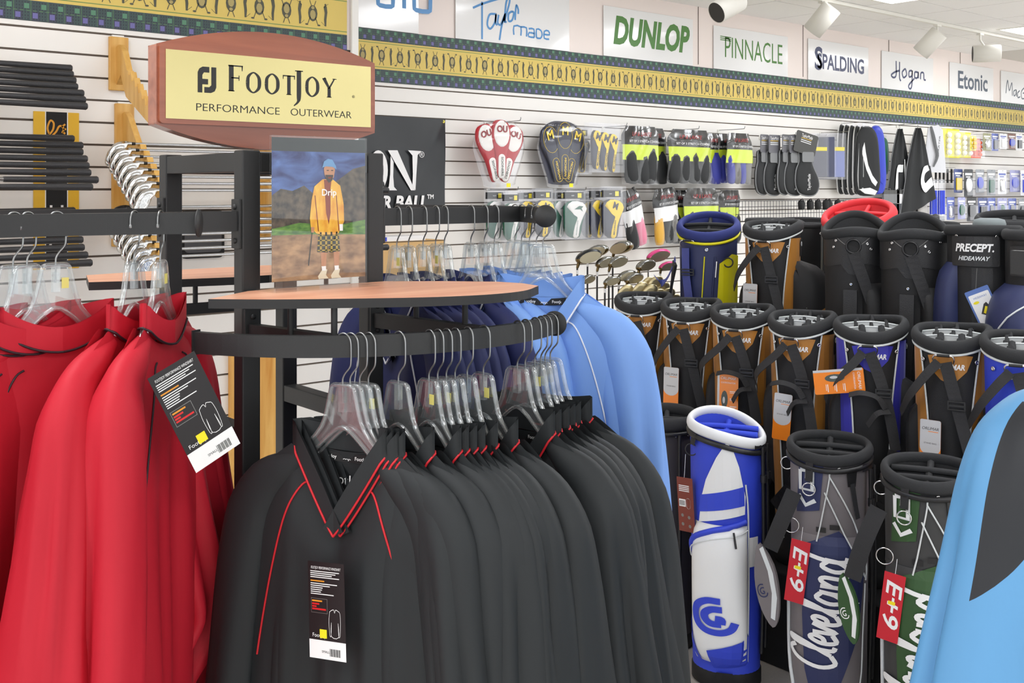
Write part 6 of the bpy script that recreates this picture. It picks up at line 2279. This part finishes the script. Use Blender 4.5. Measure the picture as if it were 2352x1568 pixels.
pouch('tilted pouch with black and gold headcovers and a white band', 1494, 1552, 432, 562, .12, (GOLDV, SOCKK, SOCKG), LGp, band=WBAND, tilt=radians(-6), seed=8)
pouch('lime banded pouch, left of the lower row behind the navy bag', 1536, 1588, 436, 560, .07, (SOCKK, SOCKK), LGp, seed=9)
pouch('lime banded pouch, middle of the lower row behind the navy bag', 1566, 1650, 432, 560, .15, (SOCKK, SOCKK, SOCKK), LGp, seed=10)
pouch('lime banded pouch, right of the lower row above the wire grid', 1648, 1698, 436, 560, .10, (SOCKB, SOCKK), LGp, seed=11)
peg(1460, 441, .24, 'peg hook of the tilted pouches'); peg(1600, 441, .2, 'peg hook of the lower lime banded pouches')

# ---- black mitt shaped covers with grey header cards
CARDG, MITG = mat('grey_header_card', (104, 104, 110), .4), mat('mitt_grey', (128, 130, 132), .6)
CARDD = mat('dark_header_card', (70, 70, 68), .4)
ORG = mat('orange_flash', (238, 84, 30), .5)
def mitt(label, px, y0, y1, wpx, out, yaw, big=False):
    p = pos(px, y0, out)
    w, h = pxw(px, wpx, out) / 2, pyh(px, y1 - y0, out)
    t = thing('mitt_headcover', label, 'headcover', (p.x, YF - out, p.z), yaw, 'black mitt headcovers')
    pts = [(-.45, -.28), (.40, -.26), (.38, -.42), (.55, -.55), (.85, -.70), (.95, -.85), (.70, -.97), (.2, -1.0), (-.45, -.96), (-.75, -.82), (-.72, -.6), (-.50, -.45)]
    out_ = [(x * w, z * h) for x, z in [(q.x, q.z) for q in catmull([(a, 0, b_) for a, b_ in pts[::-1]], 3, True)]]
    b = MB(); puffy(b, out_, .008, .032); b.build('mitt', SOCKK, t)
    b = MB(); b.tube([(x * 1.01, -.004, z) for x, z in out_], .005, 6, closed=True); b.build('grey_welt', MITG, t)
    b = MB(); b.prism(rrect(-w * .42, w * .42, -h * .46, -h * .30, w * .1), -.030, -.024); b.build('cuff_strap', MITG, t)
    b = MB()
    cw = .8 if big else .55
    b.prism(rrect(-w * cw, w * cw, -h * (.34 if big else .30), 0, w * .12), -.028, -.026)
    q = b.build('header_card', CARDD if big else CARDG, t)
    if big:
        q.rotation_euler = (0, radians(14), 0)
    b = MB()
    text(b, 'TaylorMade', 0, -.0288, -h * .06, w * .28, width=w * .8)
    for i in range(3):
        b.box(-w * .4, w * .35, -.0288, -.028, -h * (.105 + .03 * i), -h * (.095 + .03 * i), 1 if i == 0 else 0)
    bb = b.build('card_lettering', [WHITE, mat('card_gold', (214, 176, 60), .5)], q)
    b = MB(); text(b, 'TaylorMade', w * .1, -.0262, -h * .78, w * .3, rot=pi / 2, width=h * .26); b.build('mitt_lettering', WHITE, t)
    return t
ml = ['first', 'second', 'third', 'fourth']
for i, (px, yaw) in enumerate(((1748, -8), (1772, 4), (1797, -10), (1820, 6))):
    mitt('black mitt headcover with grey card, %s from the left on its hook' % ml[i], px, 309 + i % 2, 447 + (i % 2) * 2, 44, .10 + .03 * i, radians(-yaw))
mitt('black mitt headcover turned to the front with a tilted dark card', 1850, 306, 450, 46, .24, radians(-16), True)
peg(1745, 313, .3, 'peg hook of the black mitt headcovers')

# ---- slim clear packs
NAVT = mat('navy_towel', (48, 56, 96), .8)
for i, (px, col, lb) in enumerate(((1882, mat('slate_fabric', (110, 112, 122), .7), 'grey'), (1898, NAVT, 'dark navy'), (1922, mat('periwinkle_fabric', (128, 140, 196), .6), 'pale blue'))):
    p = pos(px, 412, .12)
    w, h = pxw(px, 24, .12) / 2, pyh(px, 106, .12)
    t = thing('towel_pack', 'slim clear pack with %s folded towel beside the mitt headcovers' % lb, 'towel pack', (p.x, YF - .12, p.z), radians(-30 if i != 1 else -55), 'slim clear towel packs')
    MB().box(-w * .85, w * .85, -.012, .002, h * .05, h * (.92 if i == 1 else .62), bev=.005).build('towel', col, t)
    MB().box(-w * .8, w * .8, -.0135, -.0122, h * .62, h * .70, bev=.0).build('yellow_label', YEL if i != 1 else NAVT, t)
    MB().box(-w, w, -.016, -.0155, 0, h).box(-w, w, .004, .0045, 0, h).build('clear_bag', FILM, t)
    MB().tube([(0, -.006, h * .97), (0, .119 / cos(radians(30 if i != 1 else 55)), h * .97)], .0016, 5).build('hang_loop', WIRE, t)
peg(1884, 305, .24, 'peg hook of the slim towel packs')
# ---- long knitted covers with swoosh, seen edge on, and the last facing front
WKN = mat('white_knit', (238, 240, 240), .7)
SWB = mat('royal_knit', (52, 70, 200), .45)
def sock(label, px, y0, y1, wpx, out, yaw, m1, m2, group, logo=True, curve=.0):
    p = pos(px, y0, out)
    w, h = pxw(px, wpx, out) / 2, pyh(px, y1 - y0, out)
    t = thing('long_headcover', label, 'headcover', (p.x, YF - out, p.z), yaw, group)
    pts = [(-.35, 0), (.35, 0), (.75, -.15), (.9, -.5), (.95, -.8), (.7, -.97), (0, -1.0), (-.7, -.97), (-.95, -.8), (-.9, -.5), (-.75, -.15)]
    o_ = [(x * w, z * h) for x, z in [(q.x, q.z) for q in catmull([(a, 0, b_) for a, b_ in pts[::-1]], 3, True)]]
    b = MB(); puffy(b, o_, .010, .022); b.build('cover', m1, t)
    b = MB(); puffy(b, [(x * 1.02, z) for x, z in o_], .010, -.020); b.build('back_half', m2, t)
    b = MB(); b.prism(rrect(-w * .4, w * .4, -.002, h * .06, .004), -.004, 0); b.build('hang_tab', FILM, t)
    if logo:
        sw = [(-.55, -.38), (-.2, -.62), (.25, -.80), (.55, -.86), (.72, -.80), (.3, -.70), (-.05, -.55), (-.25, -.36), (-.35, -.22), (-.5, -.3)]
        b = MB(); b.flat([(x * w * .9, z * h) for x, z in sw], -.0135); b.build('swoosh', m2, t)
        if yaw > .1:
            b = MB(); b.prism([(x * w, z * h) for x, z in [(-.62, -.74), (.1, -.74), (.1, -.45), (-.35, -.30), (-.62, -.36)]], -.0165, -.004); b.build('white_flank', m2, t)
        b = MB(); b.prism([(x * w * .9, z * h) for x, z in [(-.8, -.9), (-.3, -.965), (.5, -.985), (.7, -.93), (.1, -.88)]], -.0145, -.006); b.build('toe_patch', m2, t)
    return t
SG = 'black and white knitted headcovers'
for i, px in enumerate((1936, 1948, 1960, 1972, 1984)):
    sock('black and white knitted headcover seen edge on, %s from the left' % ords[i], px, 288 + i, 446 + i % 3, 36, .06 + .035 * i, radians(16), SOCKK, WKN, SG, logo=True)
sock('black knitted headcover with white swoosh at the front of its hook', 1993, 292, 450, 40, .24, radians(-22), SOCKK, WKN, SG)
sock('royal blue headcover with white swoosh outline', 2014, 290, 446, 30, .16, radians(-20), SWB, SWB, SG)
sock('dark green headcover with white S behind the royal blue one', 2030, 316, 402, 26, .06, radians(0), GRNV, GRNV, SG, logo=False)
peg(2013, 289, .24, 'peg hook of the royal blue headcover')
peg(1935, 283, .28, 'peg hook of the black and white knitted headcovers')
# ---- black towels gathered at the top
def towel(label, px, y0, y1, wpx, out, yaw, mark):
    p = pos(px, y0, out)
    w, h = pxw(px, wpx, out) / 2, pyh(px, y1 - y0, out)
    t = thing('golf_towel', label, 'towel', (p.x, YF - out, p.z), yaw, 'black golf towels')
    def f(u, v, s_=1):
        sp = .12 + .88 * v ** .8
        x = w * (2 * u - 1) * sp
        y = -.012 * sin(u * 14) * (1 - v * .4) - .02 * (1 - (2 * u - 1) ** 2)
        return (x, y * s_, -h * v * (1 - .12 * (2 * u - 1) * (v > .5)))
    b = MB(); b.grid(f, 22, 16); b.grid(lambda u, v: tuple(Vector(f(1 - u, v)) + Vector((0, .004, 0))), 22, 16)
    b.build('cloth', SOCKK, t)
    MB().tube(catmull([(0, .0, .002), (.008, 0, .014), (0, 0, .026), (-.008, 0, .014), (0, 0, .002)], 3), .0015, 5).build('ring', WIRE, t)
    b = MB()
    b.tube([f(0, i / 10) for i in range(11)], .004, 5)
    b.build('grey_edge', MITG, t)
    if mark:
        bm = stroke_bm(mark, .12, 4)
        for v in bm.verts:
            u_, v_ = v.co.x, v.co.z
            q = f(u_, v_)
            v.co = Vector((q[0], q[1] - .010, q[2]))
        b = MB(); b.addbm(bm); b.build('white_mark', WKN, t)
    return t
towel('black golf towel with white block letters, left of the pair', 2066, 296, 436, 46, .12, radians(-10), [[(.3, .95), (.3, .65), (.5, .65)], [(.62, .95), (.62, .5)]])
towel('black golf towel with white curved mark, right of the pair', 2108, 294, 478, 58, .20, radians(-14), [[(.9, .52), (.62, .56), (.55, .68), (.68, .78), (.95, .74)]])
peg(2060, 287, .22, 'peg hook of the black golf towels')
sock('grey and black sock headcover below the right golf towel', 2096, 440, 505, 30, .15, radians(-20), mat('pale_grey_knit', (186, 184, 182), .7), SOCKK, 'grey sock headcovers', logo=False)
sock('grey and black sock headcover under the towel hem', 2120, 438, 500, 28, .19, radians(10), mat('pale_grey_knit', (186, 184, 182), .7), SOCKK, 'grey sock headcovers', logo=False)
# ================================================================== WOODS AND PUTTERS IN A FLOOR STAND
CLUBSH = mat('graphite_shaft', (40, 40, 42), .3)
CROWN = mat('silver_crown', (150, 152, 150), .12, .9)
CROWNK = mat('black_crown', (52, 54, 56), .12, .5)
SOLE = mat('bronze_sole', (120, 102, 66), .25, .9)
PINKC = mat('pink_crown', (222, 74, 138), .2, .2)
WEDGE = mat('champagne_iron', (206, 192, 150), .32, .85)
def wood_club(label, px, py, zc, s, crown, yaw, group='woods in the floor stand', shaft=CLUBSH):
    """wood standing head up; the pixel is the centre of its head"""
    p = at(px, py, zc)
    t = thing('golf_wood', label, 'golf club', (p.x, p.y, .232), yaw, group)
    H = p.z - .232
    hx = -.055 * s
    MB().tube([(hx, 0, 0), (hx + .004, 0, H - .045 * s)], [.0070, .0045], 8).build('shaft', shaft, t)
    MB().lathe([(.0052, 0), (.0058, .02)], 8, 0, (hx + .004, 0, H - .075 * s)).build('shaft_band', WHITE, t)
    b = MB()
    # upper dome (crown) and lower bowl (sole), squashed toward the face at +y... club is upside down: sole up
    def fn(u, v):
        th = 2 * pi * u
        ph_ = pi * v
        x = .060 * s * sin(ph_) * cos(th)
        y = .050 * s * sin(ph_) * sin(th)
        z = .030 * s * cos(ph_) * (1.15 if v < .5 else .9)
        if y < -.026 * s:
            y = -.026 * s - .003 * s * (z / (.03 * s)) ** 2
        return (x, y, H + z + .22 * x)
    b.grid(fn, 22, 12, 0, wrap=True, mf=lambda u, v: 0 if v < .48 else 1)
    b.tube([(hx + .004, 0, H - .048 * s), (hx + .012 * s, 0, H - .020 * s), (-.03 * s, 0, H - .006 * s)], [.0062, .009 * s, .014 * s], 8, 1)
    b.build('club_head', [crown, SOLE], t)
    MB().prism([(x, H + .22 * x + z) for x, z in ell(0, 0, .048 * s, .024 * s, 16)], -.031 * s, -.0275 * s).build('club_face', WOODFACE, t)
    return t
WD = [(1352, 590, 5.05, 1.10, CROWNK, 30, 'large silver crowned driver, leftmost in the stand'), (1372, 578, 5.25, 1.0, CROWN, 60, 'driver in a clear wrapper behind the leftmost driver'), (1390, 603, 5.05, .85, CROWN, 20, 'fairway wood with bright sole right of the leftmost driver'),
      (1428, 570, 5.2, 1.05, CROWN, 80, 'grey driver standing tallest in the stand'), (1418, 602, 5.05, .9, CROWN, 20, 'fairway wood below the tallest grey driver'), (1405, 646, 4.95, .7, CROWN, 25, 'small fairway wood low in the stand'),
      (1440, 634, 5.0, .8, CROWN, 35, 'fairway wood in the middle of the stand'), (1456, 640, 4.95, .8, CROWN, 20, 'fairway wood with dark sole in the middle of the stand'), (1483, 610, 5.0, .85, CROWN, 15, 'fairway wood leaning right below the pink driver'),
      (1512, 588, 5.1, 1.0, PINKC, 30, 'pink and silver driver, larger of the two pink clubs'), (1532, 612, 5.05, .7, PINKC, 30, 'pink fairway wood, smaller of the two pink clubs'), (1350, 642, 4.95, .65, CROWN, 10, 'small wood just above the light blue pullover')]
for px, py, zc, s_, cr, yw, lb in WD:
    wood_club(lb, px, py, zc, s_, cr, radians(-yw), shaft=CLUBSH if cr is not PINKC else SHAFT)
def blade(label, px, py, zc, s):
    p = at(px, py, zc)
    t = thing('upright_iron', label, 'golf club', (p.x, p.y, .232), radians(-35), 'champagne irons in the floor stand')
    H = p.z - .232
    MB().tube([(-.035 * s, 0, 0), (-.035 * s, 0, H - .03 * s)], [.0070, .0045], 8).build('shaft', SHAFT, t)
    b = MB()
    pts = [(-.042, -.030), (-.030, -.034), (.010, -.028), (.042, -.006), (.046, .018), (.030, .034), (-.002, .032), (-.030, .008), (-.042, -.012)]
    puffy(b, [(x * s, H + z * s) for x, z in [(q.x, q.z) for q in catmull([(a, 0, c_) for a, c_ in pts], 3, True)]], .004, .008)
    b.tube([(-.035 * s, 0, H - .045 * s), (-.034 * s, 0, H - .01 * s)], .007, 8)
    b.build('club_head', WEDGE, t)
    return t
for i, (px, py) in enumerate(((1488, 650), (1505, 648), (1470, 662), (1492, 668), (1520, 662), (1436, 668), (1510, 678), (1532, 676), (1458, 682), (1484, 690), (1545, 690))):
    blade('champagne iron head, %s from the top of the cluster in the stand' % ords[i], px, py, 4.9 - .03 * (i % 4), .85)
c0 = at(1440, 700, 5.0)
cs = thing('club_stand', 'black floor stand holding the woods and irons behind the light blue pullovers', 'club stand', (c0.x, c0.y, 0))
cs.rotation_euler = (0, 0, -YAW)
MB().box(-.30, .32, -.26, .30, 0, .03, bev=.005).build('base', DARK, cs)
MB().box(-.28, .30, -.24, .28, .205, .23, bev=.004).build('butt_tray', DARK, cs)
for x in (-.27, .29):
    for y in (-.23, .27):
        MB().tube([(x, y, .03), (x, y, .205)], .008, 8).build('leg', BLACK, cs)

# ================================================================== REST OF THE FAR WALL
# cartons behind the navy pullovers
CARD_ = mat('kraft_carton', (222, 182, 124), .8)
a, c = on_y(878, 556, 4.30), on_y(1022, 556, 4.30)
ct = thing('carton', 'kraft cardboard carton behind the navy pullovers', 'box', ((a.x + c.x) / 2, 4.36, .0))
hw = (c.x - a.x) / 2
MB().box(-hw, hw, -.06, .12, 0, a.z, bev=.003).build('carton_body', CARD_, ct)
MB().box(-hw * 1.0, hw * 1.0, -.0612, -.060, a.z - .004, a.z).build('carton_edge', mat('carton_edge_dark', (96, 80, 60), .8), ct)
pb_ = thing('paper_box', 'flat white and blue box lying on the kraft carton', 'box', ((a.x + c.x) / 2 - .02, 4.36, a.z + .0005))
MB().box(-hw * .95, hw * .5, -.05, .10, 0, .024, bev=.002).build('box_body', WHITE, pb_)
MB().box(-hw * .95, -hw * .72, -.0508, -.0502, .002, .022).build('blue_print', ROYAL, pb_)
# wire grid shelf front with clips
WG = mat('black_wire', (34, 34, 36), .45)
a, c = on_y(1690, 462, YF - .20), on_y(1965, 500, YF - .20)
wg = thing('wire_grid', 'black wire grid fence on the slat wall above the tan bag', 'wire grid', (a.x, YF - .20, a.z - .14))
L = c.x - a.x
for i in range(int(L / .035)):
    MB().tube([(i * .035, 0, 0), (i * .035, 0, .14)], .0016, 5, caps=False).build('wire', WG, wg)
for z in (0, .05, .10, .14):
    MB().tube([(0, 0, z), (L, 0, z)], .0024, 5).build('wire', WG, wg)
for x in (.02, L - .02):
    MB().tube([(x, .0, .13), (x, .1995, .13)], .003, 6).build('support_arm', WG, wg)
for i, px in enumerate((1842, 1862, 1880, 1898, 1905, 1925)):
    p = pos(px, 466, .22)
    t = thing('black_clip', 'black plastic clip on the wire grid, %s from the left' % ords[i], 'clip', (p.x, YF - .204, p.z), 0, 'black clips on the wire grid')
    b = MB(); puffy(b, [(-.022, -.05), (.022, -.05), (.028, .0), (.016, .02), (-.016, .02), (-.028, 0)], .0, .03); b.build('jaw', DARK, t)
    MB().tube([(0, .0, .018), (.0, -.02, .03), (0, -.028, .015)], .004, 6).build('lever', BUCK, t)
# ball packs
BALLW, BALLO, BALLY = mat('white_ball', (250, 250, 250), .35), mat('orange_ball', (246, 96, 40), .35), mat('yellow_ball', (252, 206, 36), .35)
def ballpack(label, px0, px1, y0, y1, out, card, ball, cols, rows):
    pc = (px0 + px1) / 2
    p = pos(pc, y1, out)
    w, h = pxw(pc, px1 - px0, out) / 2, pyh(pc, y1 - y0, out)
    t = thing('ball_pack', label, 'golf balls', (p.x, YF - out, p.z), 0, 'packs of practice balls')
    MB().prism(rrect(-w, w, 0, h, .006), 0, .003).build('backing_card', card, t)
    me = None
    r = min(w / cols, h * .8 / rows / 2) * .98
    for i in range(cols):
        for j in range(rows):
            if me is None:
                me = MB().lathe([(0, -r)] + [(r * cos(-pi / 2 + pi * k / 8), r * sin(-pi / 2 + pi * k / 8)) for k in range(1, 8)] + [(0, r)], 14).mesh('ball', ball)
            o = bpy.data.objects.new('ball', me); COL.objects.link(o); o.parent = t
            o.location = (-w + w * 2 * (i + .5) / cols, -r, h * .08 + h * .8 * (j + .5) / rows)
    MB().box(-w, w, -2 * r - .003, -2 * r - .0025, h * .03, h * .92).build('clear_bag', FILM, t)
    return t
ballpack('yellow carded pack of white practice balls, left of the ball packs', 2164, 2204, 296, 362, .10, YELN, BALLW, 2, 4)
ballpack('yellow carded pack of white practice balls, second of the ball packs', 2204, 2230, 304, 362, .10, YELN, BALLW, 2, 4)
ballpack('small pack of yellow practice balls beside the orange ones', 2228, 2242, 312, 346, .14, YELN, BALLY, 1, 3)
ballpack('small pack of bright orange practice balls', 2231, 2253, 318, 363, .08, BALLO, BALLO, 2, 4)
peg(2185, 296, .2, 'peg hook of the larger ball packs'); peg(2232, 303, .2, 'peg hook of the small ball packs')
# glossy bag with black strap
p = pos(2146, 396, .16); w, h = pxw(2146, 52, .16) / 2, pyh(2146, 110, .16)
t = thing('umbrella_bag', 'glossy clear bag with black and silver item right of the golf towels', 'packaged goods', (p.x, YF - .16, p.z))
MB().tube(catmull([(-w * .4, -.01, h * .95), (-w * .1, -.015, h * .6), (w * .1, -.018, h * .35), (-w * .2, -.014, h * .12)], 4), [.010, .014, .016, .016, .014, .012, .012, .012, .012, .010, .010, .008, .006], 10).build('black_item', SOCKK, t)
MB().prism([(-w, 0), (w, 0), (w * .7, h * .9), (w * .3, h), (-w * .6, h * .92)], -.006, -.002).build('silver_lining', mat('silver_foil', (196, 196, 200), .3, .4, bump=.5, scale=30), t)
q = MB(); text(q, 'STARTER', w * .35, -.0075, h * .55, .03, rot=radians(80), width=h * .45); q.build('lettering', DARK, t)
MB().grid(lambda u, v: (w * (2 * u - 1) * (1 - .25 * v), -.034 - .004 * sin(13 * u + 5 * v), h * v), 12, 10).build('crinkled_film', CRINK, t)
peg(2135, 292, .2, 'peg hook of the glossy clear bag')

# small carded accessories toward the right end of the wall
rnd = random.Random(5)
PAL = [mat('card_white', (244, 245, 246), .4), mat('card_blue', (110, 124, 196), .4), mat('card_navy', (70, 84, 140), .4), mat('card_grey', (150, 154, 160), .4), mat('card_black', (38, 40, 44), .4),
       mat('card_teal', (70, 150, 140), .4), mat('card_lilac', (168, 170, 214), .4), mat('card_red', (190, 60, 60), .4), mat('card_olive', (150, 150, 110), .4), mat('card_brown', (128, 84, 70), .4)]
PN = ['white', 'blue', 'navy', 'grey', 'black', 'teal', 'lilac', 'red', 'olive', 'brown']
GOODS = [MITG, SOCKK, BALLW, GRNV, MAIZE, CHROME, ROYAL]
GN = ['grey', 'black', 'white', 'green', 'yellow', 'chrome', 'blue']
used_lb = {}
def accessory(px0, px1, y0, y1, out, ci, gi, kind, rowname, idx):
    pc = (px0 + px1) / 2
    p = pos(pc, y1, out)
    w, h = pxw(pc, px1 - px0, out) / 2, pyh(pc, y1 - y0, out)
    lb = '%s card with small %s accessory, %s from the left in the %s' % (PN[ci], GN[gi], ordn(idx), rowname)
    t = thing('accessory_pack', lb, 'accessory pack', (p.x, YF - out, p.z), 0, 'small carded accessories, ' + rowname)
    MB().prism(rrect(-w, w, 0, h, min(w, h) * .12), -.002, 0).build('backing_card', PAL[ci], t)
    b = MB()
    if kind == 0:
        puffy(b, ell(0, h * .42, w * .62, h * .26, 14), -.002, .018)
    elif kind == 1:
        for q in (-.45, 0, .45):
            b.tube([(w * q, -.008, h * .12), (w * q, -.008, h * .62)], w * .16, 8)
    elif kind == 2:
        puffy(b, rrect(-w * .5, w * .5, h * .1, h * .62, w * .2), -.002, .02)
    else:
        puffy(b, paddle(0, h * .4, h / .2, 0, .03, .016, .12), -.002, .016)
    b.build('goods', GOODS[gi], t)
    b = MB()
    b.box(-w * .8, w * .8, -.0028, -.002, h * .78, h * .86, 0)
    b.box(-w * .6, w * .4, -.0028, -.002, h * .70, h * .74, 0)
    b.build('card_print', WHITE if ci not in (0,) else PAL[1], t)
    MB().prism(rrect(-w * .9, w * .9, h * .05, h * .68, w * .1), -.026, -.0255).build('clear_blister', FILM, t)
    p2 = on_y(pc, y0, YF - out)
    MB().tube([(0, -.012, h * .96), (0, out - .002, h * .96)], .0016, 5).build('hang_loop', WIRE, t)
    return t
def ordn(i):
    return (ords + ['nineteenth', 'twentieth', 'twenty-first', 'twenty-second', 'twenty-third', 'twenty-fourth'])[i]
rows = [('upper row', 2256, 2352, 306, 348, .10, 5), ('second row', 2188, 2420, 388, 452, .12, 9), ('third row', 2150, 2430, 452, 512, .14, 12)]
for rn, xa, xz, ya, yz, out, n in rows:
    st = (xz - xa) / n
    for i in range(n):
        x0 = xa + st * i + rnd.uniform(0, 3)
        dh = rnd.uniform(-.18, .0) * (yz - ya)
        accessory(x0, x0 + st * rnd.uniform(.72, .95), ya + (x0 - xa) * .02, yz + dh + (x0 - xa) * .0, out + rnd.uniform(-.02, .03), rnd.choice([0, 0, 1, 2, 3, 3, 4, 5, 6, 6, 7, 8, 9]), rnd.randrange(7), rnd.randrange(4), rn, i)
# hook row of black straps
for i in range(6):
    px = 2148 + i * 9
    p = pos(px, 388, .10)
    t = thing('black_strap_pack', 'narrow black strap pack, %s from the left below the glossy bag' % ords[i], 'strap pack', (p.x, YF - .10, p.z), 0, 'narrow black strap packs')
    h = pyh(px, 32, .10)
    MB().box(-.010, .010, -.012, 0, -h, 0, bev=.003).build('strap', DARK, t)
    MB().tube([(0, -.004, -.002), (0, -.004, .012), (0, .0985, .012)], .0016, 5).build('hang_loop', WIRE, t)
# grey sleeve packs under the royal headcover and blue tubes under the glossy bag
for i, px in enumerate((2032, 2044, 2056, 2068)):
    p = pos(px, 436, .14)
    w, h = pxw(px, 24 if i == 3 else 12, .14) / 2, pyh(px, 78, .14)
    t = thing('sleeve_pack', 'black and grey sleeve pack, %s from the left under the towels' % ords[i], 'sleeve pack', (p.x, YF - .14, p.z), 0, 'black and grey sleeve packs')
    MB().box(-w, w, -.014, 0, -h, -h * .4, bev=.003).build('sleeve', mat('slate_sleeve', (78, 82, 88), .7) if i == 3 else SOCKK, t)
    MB().box(-w, w, -.016, .001, -h * .4, -h * .12, bev=.001).build('white_label', WHITE if i == 3 else MITG, t)
    MB().box(-w, w, -.016, .001, -h * .12, 0, bev=.001).build('header', CARDD, t)
    MB().tube([(0, -.004, -.002), (0, -.004, .010), (0, .1385, .010)], .0016, 5).build('hang_loop', WIRE, t)
for i, px in enumerate((2142, 2160)):
    p = pos(px, 412, .16)
    w, h = pxw(px, 15, .16) / 2, pyh(px, 84, .16)
    t = thing('tube_pack', 'clear pack of blue tubes, %s of the pair under the glossy bag' % ('left' if i == 0 else 'right'), 'tube pack', (p.x, YF - .16, p.z), 0, 'clear packs of blue tubes')
    for q in (-.4, .4):
        MB().tube([(w * q, -.008, -h * .95), (w * q, -.008, -h * .3)], w * .36, 8).build('tube', ROYAL, t)
    MB().box(-w, w, -.018, -.0175, -h, 0).box(-w, w, .0, .0005, -h, 0).build('clear_bag', FILM, t)
    MB().tube([(0, -.004, -.004), (0, -.004, .008), (0, .1585, .008)], .0016, 5).build('hang_loop', WIRE, t)
